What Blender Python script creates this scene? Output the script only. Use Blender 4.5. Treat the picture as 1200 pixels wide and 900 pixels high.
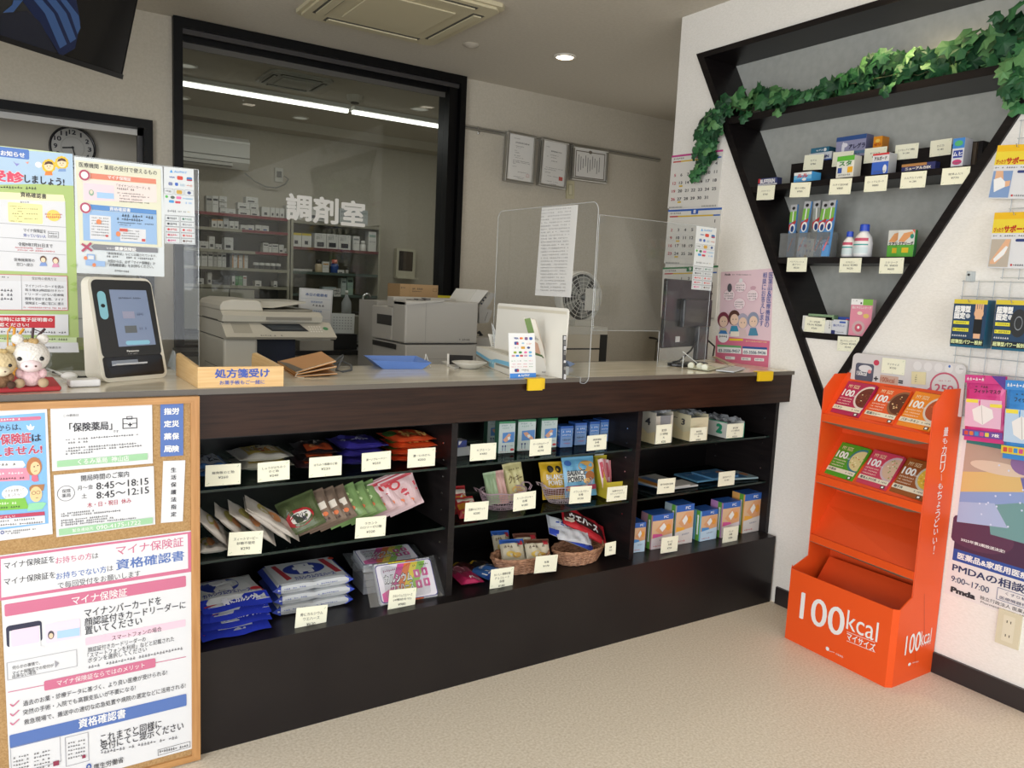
import bpy,math,random
from math import sin,cos,pi,radians
from mathutils import Vector as V,Matrix
for o in list(bpy.data.objects):
    bpy.data.objects.remove(o)
SC=bpy.context.scene
COL=SC.collection
# -- camera
CF=V((0.54307806,0.83059989,-0.12316676))
CR=V((0.83919625,-0.54188274,0.04596477))
CU=V((0.02856361,0.12832354,0.99132093))
CP=V((-2.7734239,-2.1086,1.3))
FPX=925.305
cd=bpy.data.cameras.new('camera')
cam=bpy.data.objects.new('camera',cd)
COL.objects.link(cam)
cd.sensor_width=36
cd.lens=FPX/1200*36
cd.clip_start=0.05
cam.matrix_world=Matrix(((CR.x,CU.x,-CF.x,CP.x),(CR.y,CU.y,-CF.y,CP.y),(CR.z,CU.z,-CF.z,CP.z),(0,0,0,1)))
SC.camera=cam
# -- light and exposure
SC.view_settings.view_transform='Standard'
SC.view_settings.look='None'
SC.view_settings.exposure=0.0
SC.view_settings.gamma=1.0
SC.view_settings.use_curve_mapping=False
W=bpy.data.worlds.new('daylight')
SC.world=W
W.use_nodes=True
W.node_tree.nodes['Background'].inputs[0].default_value=(0.80,0.88,1.0,1)
W.node_tree.nodes['Background'].inputs[1].default_value=0.9
def area(name,loc,rot,sx,sy,power,col=(1,1,1)):
    l=bpy.data.lights.new(name,'AREA')
    l.shape='RECTANGLE'
    l.size,l.size_y,l.energy,l.color=sx,sy,power,col
    o=bpy.data.objects.new(name,l)
    o.location=loc
    o.rotation_euler=rot
    COL.objects.link(o)
    return o
area('shopfront_daylight',(-2.6,-4.93,1.25),(radians(90),0,0),4.4,2.1,80,(0.97,0.985,1.0))
area('side_window_daylight',(-5.35,-2.4,1.35),(radians(90),0,radians(-90)),3.0,1.9,128,(0.97,0.985,1.0))
area('staff_side_light',(1.5,1.6,1.4),(radians(90),0,radians(90)),1.0,1.2,5,(1.0,0.97,0.92))  # unseen warm area light in front of the windowless staff end wall
def spot(name,loc,power,col=(1.0,0.86,0.68),size=150,blend=0.6,rad=0.045,rot=(0,0,0)):
    l=bpy.data.lights.new(name,'SPOT')
    l.energy,l.color,l.spot_size,l.spot_blend,l.shadow_soft_size=power,col,radians(size),blend,rad
    o=bpy.data.objects.new(name,l)
    o.location=loc
    o.rotation_euler=rot
    COL.objects.link(o)
    return o
# -- pixel to point
def ray(px,py):
    return CF+CR*((px-600)/FPX)-CU*((py-450)/FPX)
def at(px,py,ax,val):
    d=ray(px,py)
    return CP+d*((val-CP[ax])/d[ax])
def X(px,py,v=0.0):return at(px,py,0,v)
def Y(px,py,v=0.0):return at(px,py,1,v)
def Z(px,py,v=0.0):return at(px,py,2,v)
def hz(P,py):
    """height of the vertical line through P at picture row py"""
    k=(450-py)/FPX
    d=V((P[0],P[1],0))-V((CP.x,CP.y,CP.z))
    return (k*d.dot(CF)-d.dot(CU))/(CU.z-k*CF.z)
def prow(P):
    d=V(P)-CP
    return 450-FPX*d.dot(CU)/d.dot(CF)
# -- materials
MC={}
def lin(c):
    return c/12.92 if c<=0.04045 else ((c+0.055)/1.055)**2.4
def rgb(h):
    h=h.lstrip('#')
    return tuple(lin(int(h[i:i+2],16)/255) for i in (0,2,4))+(1,)
def M(h,r=0.5,metal=0.0,emit=0.0,spec=0.5,coat=0.0):
    k=(h,r,metal,emit,spec,coat)
    if k in MC:
        return MC[k]
    m=bpy.data.materials.new('paint_'+h.lstrip('#'))
    m.use_nodes=True
    p=m.node_tree.nodes['Principled BSDF']
    p.inputs['Base Color'].default_value=rgb(h)
    p.inputs['Roughness'].default_value=r
    p.inputs['Metallic'].default_value=metal
    p.inputs['Specular IOR Level'].default_value=spec
    p.inputs['Coat Weight'].default_value=coat
    if emit:
        p.inputs['Emission Color'].default_value=rgb(h)
        p.inputs['Emission Strength'].default_value=emit
    MC[k]=m
    return m
def noisy(name,c1,c2,scale,rough,kind='noise',stretch=(1,1,1),bump=0.0,ramp=(0.35,0.65),detail=6,spec=0.5,coat=0.0,metal=0.0):
    m=bpy.data.materials.new(name)
    m.use_nodes=True
    nt=m.node_tree
    p=nt.nodes['Principled BSDF']
    tc=nt.nodes.new('ShaderNodeTexCoord')
    mp=nt.nodes.new('ShaderNodeMapping')
    mp.inputs['Scale'].default_value=stretch
    nt.links.new(tc.outputs['Object'],mp.inputs[0])
    if kind=='noise':
        n=nt.nodes.new('ShaderNodeTexNoise')
        n.inputs['Scale'].default_value=scale
        n.inputs['Detail'].default_value=detail
        out=n.outputs['Fac']
    elif kind=='wave':
        n=nt.nodes.new('ShaderNodeTexWave')
        n.inputs['Scale'].default_value=scale
        n.inputs['Distortion'].default_value=6
        n.inputs['Detail'].default_value=detail
        out=n.outputs['Fac']
    else:
        n=nt.nodes.new('ShaderNodeTexVoronoi')
        n.inputs['Scale'].default_value=scale
        out=n.outputs['Distance']
    nt.links.new(mp.outputs[0],n.inputs['Vector'])
    cr=nt.nodes.new('ShaderNodeValToRGB')
    cr.color_ramp.elements[0].position,cr.color_ramp.elements[1].position=ramp
    cr.color_ramp.elements[0].color=rgb(c1)
    cr.color_ramp.elements[1].color=rgb(c2)
    nt.links.new(out,cr.inputs[0])
    nt.links.new(cr.outputs[0],p.inputs['Base Color'])
    p.inputs['Roughness'].default_value=rough
    p.inputs['Specular IOR Level'].default_value=spec
    p.inputs['Coat Weight'].default_value=coat
    p.inputs['Metallic'].default_value=metal
    if bump:
        b=nt.nodes.new('ShaderNodeBump')
        b.inputs['Strength'].default_value=bump
        b.inputs['Distance'].default_value=0.002
        nt.links.new(out,b.inputs['Height'])
        nt.links.new(b.outputs[0],p.inputs['Normal'])
    return m
def clear(name,tint,gloss=0.08,rough=0.0,haze=0.0):
    """thin clear sheet: see-through with a fresnel-like reflection"""
    m=bpy.data.materials.new(name)
    m.use_nodes=True
    nt=m.node_tree
    nt.nodes.remove(nt.nodes['Principled BSDF'])
    out=nt.nodes['Material Output']
    t=nt.nodes.new('ShaderNodeBsdfTransparent')
    t.inputs[0].default_value=rgb(tint)
    g=nt.nodes.new('ShaderNodeBsdfGlossy')
    g.inputs['Roughness'].default_value=rough
    lw=nt.nodes.new('ShaderNodeLayerWeight')
    lw.inputs[0].default_value=0.12
    mm=nt.nodes.new('ShaderNodeMath')
    mm.operation='MULTIPLY_ADD'
    mm.inputs[1].default_value=0.32
    mm.inputs[2].default_value=gloss
    nt.links.new(lw.outputs['Fresnel'],mm.inputs[0])
    mx=nt.nodes.new('ShaderNodeMixShader')
    nt.links.new(mm.outputs[0],mx.inputs[0])
    nt.links.new(t.outputs[0],mx.inputs[1])
    nt.links.new(g.outputs[0],mx.inputs[2])
    last=mx
    if haze:
        d=nt.nodes.new('ShaderNodeBsdfDiffuse')
        d.inputs[0].default_value=(0.9,0.92,0.95,1)
        m2=nt.nodes.new('ShaderNodeMixShader')
        m2.inputs[0].default_value=haze
        nt.links.new(mx.outputs[0],m2.inputs[1])
        nt.links.new(d.outputs[0],m2.inputs[2])
        last=m2
    nt.links.new(last.outputs[0],out.inputs[0])
    return m
# -- text
TC={}
def glyphs(s,bold=0.0):
    k=s
    if k in TC:
        return TC[k]
    c=bpy.data.curves.new('t','FONT')
    c.body=s
    c.size=1
    c.resolution_u=4 if s.isascii() else 2
    c.space_line=1.15
    o=bpy.data.objects.new('t',c)
    me=bpy.data.meshes.new_from_object(o)
    vs=[(v.co.x,v.co.y) for v in me.vertices]
    fs=[tuple(p.vertices) for p in me.polygons]
    bpy.data.objects.remove(o)
    bpy.data.curves.remove(c)
    bpy.data.meshes.remove(me)
    if vs:
        x0=min(v[0] for v in vs);x1=max(v[0] for v in vs)
        y0=min(v[1] for v in vs);y1=max(v[1] for v in vs)
    else:
        x0=y0=0;x1=y1=1
    TC[k]=(vs,fs,x0,x1,y0,y1)
    return TC[k]
# -- mesh builder
class B:
    def __init__(s):
        s.v=[];s.f=[];s.mi=[];s.ms=[]
    def m(s,mat):
        if isinstance(mat,str):
            mat=M(mat)
        if mat not in s.ms:
            s.ms.append(mat)
        return s.ms.index(mat)
    def add(s,vs,fs,mat):
        k=len(s.v);i=s.m(mat)
        s.v+=[tuple(v) for v in vs]
        for f in fs:
            s.f.append(tuple(k+j for j in f));s.mi.append(i)
    def hex(s,bot,top,mat):
        """bot, top: four points each, counter-clockwise seen from above"""
        s.add(list(bot)+list(top),[(3,2,1,0),(4,5,6,7),(0,1,5,4),(1,2,6,5),(2,3,7,6),(3,0,4,7)],mat)
    def box(s,a,b,mat):
        x0,y0,z0=a;x1,y1,z1=b
        s.hex([(x0,y0,z0),(x1,y0,z0),(x1,y1,z0),(x0,y1,z0)],[(x0,y0,z1),(x1,y0,z1),(x1,y1,z1),(x0,y1,z1)],mat)
    def slab(s,O,u,v,w,h,n,d,mat):
        """box with front face at O spanned by u*w and v*h, going back by -n*d"""
        O=V(O);p=[O,O+u*w,O+u*w+v*h,O+v*h]
        q=[a-n*d for a in p]
        s.add(p+q,[(0,1,2,3),(7,6,5,4),(1,0,4,5),(2,1,5,6),(3,2,6,7),(0,3,7,4)],mat)
    def prism(s,pts,d,mat,caps=True):
        n=len(pts);d=V(d)
        vs=[V(p) for p in pts]+[V(p)+d for p in pts]
        fs=[(i,(i+1) % n,n+(i+1) % n,n+i) for i in range(n)]
        if caps:
            fs+=[tuple(range(n))[::-1],tuple(range(n,2*n))]
        s.add(vs,fs,mat)
    def tube(s,path,r,mat,n=8,closed=False,taper=None):
        path=[V(p) for p in path];N=len(path);rings=[]
        up=V((0,0,1))
        prev=None
        for i,p in enumerate(path):
            a=path[(i-1) % N] if (closed or i>0) else p
            b=path[(i+1) % N] if (closed or i<N-1) else p
            t=(b-a)
            if t.length<1e-9:t=V((0,0,1))
            t.normalize()
            if prev is None:
                x=t.cross(up)
                if x.length<0.05:x=t.cross(V((1,0,0)))
            else:
                x=prev-t*prev.dot(t)
            x.normalize();prev=x
            y=t.cross(x)
            rr=r if taper is None else r*taper[i]
            rings.append([p+(x*cos(2*pi*k/n)+y*sin(2*pi*k/n))*rr for k in range(n)])
        vs=[q for g in rings for q in g];fs=[]
        L=N if closed else N-1
        for i in range(L):
            j=(i+1) % N
            for k in range(n):
                l=(k+1) % n
                fs.append((i*n+k,i*n+l,j*n+l,j*n+k))
        if not closed:
            fs+=[tuple(range(n))[::-1],tuple((N-1)*n+k for k in range(n))]
        s.add(vs,fs,mat)
    def lathe(s,prof,c,mat,n=24,axis=None,cap=True):
        c=V(c);ax=V(axis).normalized() if axis is not None else V((0,0,1))
        x=ax.orthogonal().normalized() if axis is not None else V((1,0,0));y=ax.cross(x)
        vs=[c+ax*h+(x*cos(2*pi*k/n)+y*sin(2*pi*k/n))*r for r,h in prof for k in range(n)]
        fs=[]
        for i in range(len(prof)-1):
            for k in range(n):
                l=(k+1) % n
                fs.append((i*n+k,i*n+l,(i+1)*n+l,(i+1)*n+k))
        if cap:
            fs+=[tuple(range(n))[::-1],tuple((len(prof)-1)*n+k for k in range(n))]
        s.add(vs,fs,mat)
    def ball(s,c,r,mat,n=12,sc=(1,1,1)):
        c=V(c);vs=[];fs=[]
        for i in range(n+1):
            th=pi*i/n
            for k in range(n*2):
                ph=pi*k/n
                vs.append(c+V((sin(th)*cos(ph)*r*sc[0],sin(th)*sin(ph)*r*sc[1],cos(th)*r*sc[2])))
        m2=n*2
        for i in range(n):
            for k in range(m2):
                fs.append((i*m2+k,(i+1)*m2+k,(i+1)*m2+(k+1) % m2,i*m2+(k+1) % m2))
        s.add(vs,fs,mat)
    def obj(s,name,parent=None,label=None,cat=None,group=None,kind=None,smooth=False,bevel=0,org=None):
        xs=[v[0] for v in s.v];ys=[v[1] for v in s.v];zs=[v[2] for v in s.v]
        if org is None:
            org=((min(xs)+max(xs))/2,(min(ys)+max(ys))/2,min(zs))
        me=bpy.data.meshes.new(name)
        me.from_pydata([(a-org[0],b-org[1],c-org[2]) for a,b,c in s.v],[],s.f)
        for m in s.ms:me.materials.append(m)
        me.polygons.foreach_set('material_index',s.mi)
        if smooth is True:
            me.polygons.foreach_set('use_smooth',[True]*len(s.f))
        me.update()
        o=bpy.data.objects.new(name,me)
        COL.objects.link(o)
        if parent is not None:
            w=V((0,0,0));p=parent
            while p is not None:
                w+=p.location;p=p.parent
            o.parent=parent
            o.location=V(org)-w
        else:
            o.location=org
        if bevel:
            md=o.modifiers.new('edges','BEVEL')
            md.width=bevel;md.segments=2;md.limit_method='ANGLE';md.angle_limit=radians(40)
        tag(o,label,cat,group,kind)
        return o
def tag(o,label=None,cat=None,group=None,kind=None):
    if label:o['label']=label
    if cat:o['category']=cat
    if group:o['group']=group
    if kind:o['kind']=kind
    return o
def thing(name,loc,label,cat,group=None):
    o=bpy.data.objects.new(name,None)
    o.empty_display_size=0.05
    COL.objects.link(o)
    o.location=loc
    return tag(o,label,cat,group)
def struct(name,b,**k):
    return b.obj(name,kind='structure',**k)
# -- flat graphics on a plane
class G:
    """draws printed shapes on a plane. px mode: coordinates are read off the picture (crop = x0, y0, scale)
    and land on the real plane; unit mode: fractions of the sheet (0,0 top left)."""
    def __init__(s,b,O,u,v,W=None,H=None,crop=None,warp=None,base=0.0004):
        s.b=b;s.O=V(O);s.u=u.normalized();s.v=v.normalized();s.n=s.u.cross(s.v).normalized()
        s.W=W;s.H=H;s.crop=crop;s.warp=warp;s.base=base;s.k=0
    def L(s,x,y):
        if s.crop:
            px=s.crop[0]+x/s.crop[2];py=s.crop[1]+y/s.crop[2]
            d=ray(px,py)
            P=CP+d*((s.O-CP).dot(s.n)/d.dot(s.n))-s.O
            return P.dot(s.u),P.dot(s.v)
        return x*s.W,(1-y)*s.H
    def pt(s,a,b,lv):
        w=s.warp(a/s.W,b/s.H) if s.warp else 0
        return s.O+s.u*a+s.v*b+s.n*(s.base+lv*0.00022+s.k*0.000004+w)
    def _put(s,pts,fs,mat,lv):
        s.k+=1
        if s.W and not s.crop:pts=[(min(max(a,0),s.W),min(max(b,0),s.H)) for a,b in pts]
        s.b.add([s.pt(a,b,lv) for a,b in pts],fs,mat)
    def span(s,q):
        x0,y0,x1,y1,h=q
        a0,b0=s.L(x0,y0);a1,b1=s.L(x1,y1)
        mx,my=(x0+x1)/2,(y0+y1)/2
        hh=abs(s.L(mx,my+h/2)[1]-s.L(mx,my-h/2)[1])
        b=(b0+b1)/2
        return a0,a1,b-hh/2,b+hh/2
    def rect(s,q,mat,lv=1):
        a0,a1,b0,b1=s.span(q)
        n=7 if s.warp else 1
        pts=[(a0+(a1-a0)*i/n,b0+(b1-b0)*j/n) for j in range(n+1) for i in range(n+1)]
        fs=[(j*(n+1)+i,j*(n+1)+i+1,(j+1)*(n+1)+i+1,(j+1)*(n+1)+i) for j in range(n) for i in range(n)]
        s._put(pts,fs,mat,lv)
    def R(s,x0,y0,x1,y1,mat,lv=1):
        """plain rectangle in unit mode"""
        s.rect((x0,(y0+y1)/2,x1,(y0+y1)/2,y1-y0),mat,lv)
    def rr(s,q,mat,lv=1,rad=0.3):
        a0,a1,b0,b1=s.span(q)
        r=rad*min(a1-a0,b1-b0)
        pts=[]
        for cx,cy,t in ((a1-r,b0+r,-90),(a1-r,b1-r,0),(a0+r,b1-r,90),(a0+r,b0+r,180)):
            for k in range(5):
                t2=radians(t+k*22.5)
                pts.append((cx+r*cos(t2),cy+r*sin(t2)))
        s._put(pts,[tuple(range(len(pts)))],mat,lv)
    def frame(s,q,mat,t=0.06,lv=1):
        """outline box; t = line width as part of the height"""
        x0,y0,x1,y1,h=q
        a0,a1,b0,b1=s.span(q)
        w=t*(b1-b0)
        o=[(a0,b0),(a1,b0),(a1,b1),(a0,b1)];i=[(a0+w,b0+w),(a1-w,b0+w),(a1-w,b1-w),(a0+w,b1-w)]
        s._put(o+i,[(k,(k+1) % 4,4+(k+1) % 4,4+k) for k in range(4)],mat,lv)
    def poly(s,pts,mat,lv=1):
        p=[s.L(x,y) for x,y in pts]
        ar=sum(p[i][0]*p[(i+1) % len(p)][1]-p[(i+1) % len(p)][0]*p[i][1] for i in range(len(p)))
        if ar<0:p=p[::-1]
        s._put(p,[tuple(range(len(p)))],mat,lv)
    def ell(s,x,y,rx,ry,mat,lv=1,n=20,ring=None):
        a,b=s.L(x,y)
        ra=abs(s.L(x+rx,y)[0]-s.L(x-rx,y)[0])/2
        rb=abs(s.L(x,y+ry)[1]-s.L(x,y-ry)[1])/2
        o=[(a+ra*cos(2*pi*k/n),b+rb*sin(2*pi*k/n)) for k in range(n)]
        if ring:
            i=[(a+ra*ring*cos(2*pi*k/n),b+rb*ring*sin(2*pi*k/n)) for k in range(n)]
            s._put(o+i,[(k,(k+1) % n,n+(k+1) % n,n+k) for k in range(n)],mat,lv)
        else:
            s._put(o,[tuple(range(n))],mat,lv)
    def line(s,x0,y0,x1,y1,w,mat,lv=2):
        a0,b0=s.L(x0,y0);a1,b1=s.L(x1,y1)
        d=V((a1-a0,b1-b0));L=d.length
        if L<1e-9:return
        sc=abs(s.L(x0,y0+1)[1]-s.L(x0,y0)[1]) if s.crop else s.H
        p=V((-d.y,d.x))/L*w*sc/2
        s._put([(a0-p.x,b0-p.y),(a1-p.x,b1-p.y),(a1+p.x,b1+p.y),(a0+p.x,b0+p.y)],[(0,1,2,3)],mat,lv)
    def txt(s,q,t,mat,lv=2,bold=0.0,italic=0.0):
        vs,fs,x0,x1,y0,y1=glyphs(t,bold)
        a0,a1,b0,b1=s.span(q)
        kx=(a1-a0)/(x1-x0 or 1);ky=(b1-b0)/(y1-y0 or 1)
        if ky>3.0*kx:ky=3.0*kx
        if kx>1.5*ky:a0+=(kx-1.5*ky)*(x1-x0)/2;kx=1.5*ky
        cy=(b0+b1)/2;my=(y0+y1)/2
        sh_=[(0,0)]
        if bold>0:sh_=[(-bold,-bold*0.6),(bold,bold*0.6)]
        if bold>0.015:sh_+=[(-bold,bold*0.6),(bold,-bold*0.6)]
        if bold>0.025:sh_+=[(-bold,0),(bold,0),(0,bold),(0,-bold)]
        for j,(ox,oy) in enumerate(sh_):
            s._put([(a0+(x+ox-x0)*kx+italic*(y-y0)*ky,cy+(y+oy-my)*ky) for x,y in vs],fs,mat,lv+j*0.04)
    def vtxt(s,x0,y0,x1,y1,w,t,mat,lv=2,bold=0.0):
        """vertical writing from (x0,y0) down to (x1,y1); w = glyph width"""
        n=len(t);p=0.92/n
        for i,c in enumerate(t):
            if c==' ':continue
            f=(i+0.5)/n
            cx,cy=x0+(x1-x0)*f,y0+(y1-y0)*f
            h=abs(y1-y0)*p
            if c in 'ー―|':
                s.line(cx,cy-h*0.4,cx,cy+h*0.4,w*0.12,mat,lv)
            else:
                k={'ょ':0.7,'!':0.15,'い':0.9}.get(c,1)
                s.txt((cx-w*k/2,cy,cx+w*k/2,cy,h*(0.7 if c in 'ょもい' else 1)),c,mat,lv,bold)
    def greek(s,q,mat,n=14,lv=2,seed=None,fill=0.7):
        """a row of unreadable small print"""
        x0,y0,x1,y1,h=q
        rn=random.Random(seed if seed is not None else int(abs(x0*31+y0*17+h*7)*100))
        for i in range(n):
            f0=i/n;f1=(i+fill)/n
            xa,ya=x0+(x1-x0)*f0,y0+(y1-y0)*f0
            xb,yb=x0+(x1-x0)*f1,y0+(y1-y0)*f1
            k=rn.random()
            if k<0.12:continue
            s.rect((xa,ya,xb,yb,h*(0.28 if k<0.45 else 0.2)),mat,lv)
            if k>0.3:
                s.rect((xa+(xb-xa)*0.35,ya-h*0.3,xa+(xb-xa)*0.65,yb-h*0.3,h*0.4),mat,lv)
            if k>0.5:
                s.rect((xa,ya+h*0.3,xb,yb+h*0.3,h*0.16),mat,lv)
def sheet(name,corners,mat,label,cat,group=None,thick=0.0006,ax=None,val=None,crop=None,parent=None,back=None):
    """paper on a plane from its picture corners TL, TR, BL; returns builder, graphics, frame"""
    f=(lambda p:at(p[0],p[1],ax,val))
    tl,tr,bl=(f(p) for p in corners[:3])
    if len(corners)>3:
        br=f(corners[3])
        u=((tr-tl)+(br-bl))/2;v=((tl-bl)+(tr-br))/2
        c=(tl+tr+bl+br)/4
    else:
        u=tr-tl;v=tl-bl;c=(tr+bl)/2
    w=u.length;u.normalize();v=v-u*v.dot(u);h=v.length;v.normalize()
    O=c-u*w/2-v*h/2
    b=B();n=u.cross(v)
    b.slab(O,u,v,w,h,n,thick,mat)
    return b,O,u,v,w,h
def stand(p0,p1,z,row,lean=0.0,hgt=None):
    """frame of an upright face resting on height z: picture points of its bottom left and right, row of its top left"""
    A=Z(p0[0],p0[1],z);Bp=Z(p1[0],p1[1],z)
    u=Bp-A;w=u.length;u.normalize()
    back=V((-u.y,u.x,0))
    v=V((0,0,1))*cos(lean)+back*sin(lean)
    if hgt is None:
        lo,hi=0.0,2.0
        for _ in range(40):
            m=(lo+hi)/2
            if prow(A+v*m)>row:lo=m
            else:hi=m
        hgt=lo
    return A,u,v,w,hgt,u.cross(v)
# == surfaces
m_floor=noisy('speckled_vinyl_floor','#ebe3d5','#cfc4b0',130,0.42,ramp=(0.3,0.7),detail=3,spec=0.35)
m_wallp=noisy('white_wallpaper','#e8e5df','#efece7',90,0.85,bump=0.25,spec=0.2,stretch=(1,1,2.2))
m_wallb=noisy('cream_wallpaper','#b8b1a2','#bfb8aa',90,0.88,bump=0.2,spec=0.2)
m_ceil=noisy('ceiling_board','#c6bfb1','#ccc5b8',60,0.9,spec=0.2)
m_grey=noisy('grey_niche_paint','#a9aba6','#b1b3ae',30,0.8,spec=0.2)
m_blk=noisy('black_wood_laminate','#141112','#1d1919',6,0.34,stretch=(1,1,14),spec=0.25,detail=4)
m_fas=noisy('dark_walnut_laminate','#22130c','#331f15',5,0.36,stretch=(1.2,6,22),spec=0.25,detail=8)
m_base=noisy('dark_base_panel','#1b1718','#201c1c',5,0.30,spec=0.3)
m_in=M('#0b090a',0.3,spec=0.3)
m_stone=noisy('cream_stone_worktop','#e2dccb','#cfc8b5',5,0.12,stretch=(0.6,3,1),detail=8,spec=0.5)
m_edge=M('#5a544c',0.3)
m_wood=noisy('light_oak_frame','#bf8f5b','#ab7a48',5,0.45,stretch=(20,20,1.2),detail=5)
m_woodh=noisy('light_oak_frame_rail','#c49560','#ae7f4d',5,0.45,stretch=(1.2,20,20),detail=5)
m_cork=noisy('cork','#bd9c70','#9c7a50',260,0.9,ramp=(0.25,0.75),detail=4,spec=0.1)
m_tray=noisy('pale_beech','#dcb983','#cfa76d',4,0.4,stretch=(2,2,40),detail=5)
m_glass=clear('shelf_glass','#b9cbc5',0.03)
m_gedge=M('#1d2c27',0.15,spec=0.4)
m_win=clear('window_glass','#e9ebe8',0.03)
m_acr=clear('acrylic_sheet','#fbfcfc',0.02,haze=0.015)
m_acre=clear('acrylic_edge','#eef4f4',0.12,haze=0.3)
m_film=clear('clear_film','#f2f4f6',0.10,rough=0.08,haze=0.04)
m_alu=M('#b9b8b2',0.3,metal=0.9)
m_chr=M('#d8dadc',0.15,metal=1.0)
m_frm=M('#050506',0.42,spec=0.2)
m_white=M('#e9e8e4',0.45)
# == room shell
CEZ=2.605
b=B();b.box((-6,-5.4,-0.1),(2.2,2.5,0),m_floor);b.box((-6,2.5,-0.1),(2.2,5.4,0),m_floor)
struct('floor',b)
b=B();b.box((-6,-5.4,CEZ),(2.2,5.4,CEZ+0.1),m_ceil)
struct('ceiling',b)
def wall_x(name,x0,x1,y0,y1,z0,z1,mat):
    b=B();b.box((x0,y0,z0),(x1,y1,z1),mat);return struct(name,b)
def quad_wall(b,holes,y,d,x0,x1,z0,z1,mat):
    """wall in the plane y with rectangular holes (x0,x1,z0,z1), thickness d to +y"""
    xs=sorted({x0,x1} | {h[0] for h in holes} | {h[1] for h in holes})
    zs=sorted({z0,z1} | {h[2] for h in holes} | {h[3] for h in holes})
    for i in range(len(xs)-1):
        for j in range(len(zs)-1):
            cx,cz=(xs[i]+xs[i+1])/2,(zs[j]+zs[j+1])/2
            if any(h[0]<cx<h[1] and h[2]<cz<h[3] for h in holes):continue
            b.box((xs[i],y,zs[j]),(xs[i+1],y+d,zs[j+1]),mat)
WX0,WX1,WZ0,WZ1=-1.975,-0.236,0.89,2.603
LX0,LX1,LZ0,LZ1=-3.6,-2.075,1.0,2.064
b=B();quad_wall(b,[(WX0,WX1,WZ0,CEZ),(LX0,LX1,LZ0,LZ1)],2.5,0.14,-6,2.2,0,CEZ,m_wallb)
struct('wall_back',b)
TL=lambda z:0.544*z-0.632
TR=lambda z:-0.579*z+0.335
TZ=2.41;NZ=1.146;ND=0.205
b=B()
import bmesh
bm=bmesh.new()
outer=[(-5.4,0),(0.8,0),(0.8,CEZ),(-5.4,CEZ)]
e_=0.014
inner=[(TL(NZ)-e_,NZ+0.01),(TL(TZ)-e_,TZ-0.012),(TR(TZ)+e_,TZ-0.012),(TR(NZ)+e_,NZ+0.01)]
es=[]
for lp in (outer,inner):
    vs=[bm.verts.new((0,y,z)) for y,z in lp]
    for i in range(4):es.append(bm.edges.new((vs[i],vs[(i+1) % 4])))
bmesh.ops.triangle_fill(bm,use_beauty=True,edges=es)
bm.verts.index_update()
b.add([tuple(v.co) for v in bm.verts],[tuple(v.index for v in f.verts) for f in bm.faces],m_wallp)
bm.free()
b.add([(0,0.8,0),(0.25,0.8,0),(0.25,0.8,CEZ),(0,0.8,CEZ)],[(0,1,2,3)],m_wallp)
b.add([(0.25,0.8,0),(0.25,-5.4,0),(0.25,-5.4,CEZ),(0.25,0.8,CEZ)],[(0,1,2,3)],m_wallp)
struct('wall_right',b)
b=B();b.box((0.25,0.74,0),(2.2,0.8,CEZ),m_wallb);struct('wall_staff_side',b)
wall_x('wall_staff_end',1.62,1.7,0.8,2.5,0,CEZ,m_wallb)
wall_x('wall_dispensary_back',-6,2.2,5.0,5.1,0,CEZ,m_wallb)
b=B();b.box((-6,4.78,2.53),(2.2,5.0,CEZ),m_wallb);struct('trim_1',b)
wall_x('wall_dispensary_right',1.3,1.4,2.64,5.0,0,CEZ,m_wallb)
wall_x('wall_dispensary_left',-6,-5.9,2.64,5.0,0,CEZ,m_wallb)
b=B()
b.box((-6,3.05,0),(-2.78,3.11,CEZ),M('#b9b3a6',0.8));b.box((-2.77,3.05,0),(-2.06,3.11,CEZ),M('#b9b3a6',0.8))
b.box((-2.06,2.64,0),(-2.0,3.11,CEZ),M('#b9b3a6',0.8))
struct('wall_clock_side',b)
b=B();quad_wall(b,[(-4.9,-0.3,0.12,2.35)],-5.05,0.12,-6,0.25,0,CEZ,m_wallp)
struct('wall_front',b)
b=B()
for x in (-4.9,-3.4,-1.85,-0.35):b.box((x,-5.02,0.12),(x+0.05,-4.97,2.35),m_frm)
for z in (0.12,2.30):b.box((-4.9,-5.02,z),(-0.3,-4.97,z+0.05),m_frm)
struct('window_1',b)
b=B()
xs=[(-5.4,-0.0),(2.6,0)]
for a in ((-5.4,-4.0),(-0.8,5.4)):b.box((-5.55,a[0],0),(-5.45,a[1],CEZ),m_wallb)
b.box((-5.55,-4.0,0),(-5.45,-0.8,0.35),m_wallb);b.box((-5.55,-4.0,2.35),(-5.45,-0.8,CEZ),m_wallb)
struct('wall_left',b)
b=B();b.box((-0.012,-5.0,0),(0.0,-0.022,0.074),M('#2b2526',0.35));struct('baseboard_right',b)
b=B();b.box((-3.9,2.488,0),(1.6,2.5,0.07),M('#2b2526',0.4));struct('baseboard_back',b)
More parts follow.
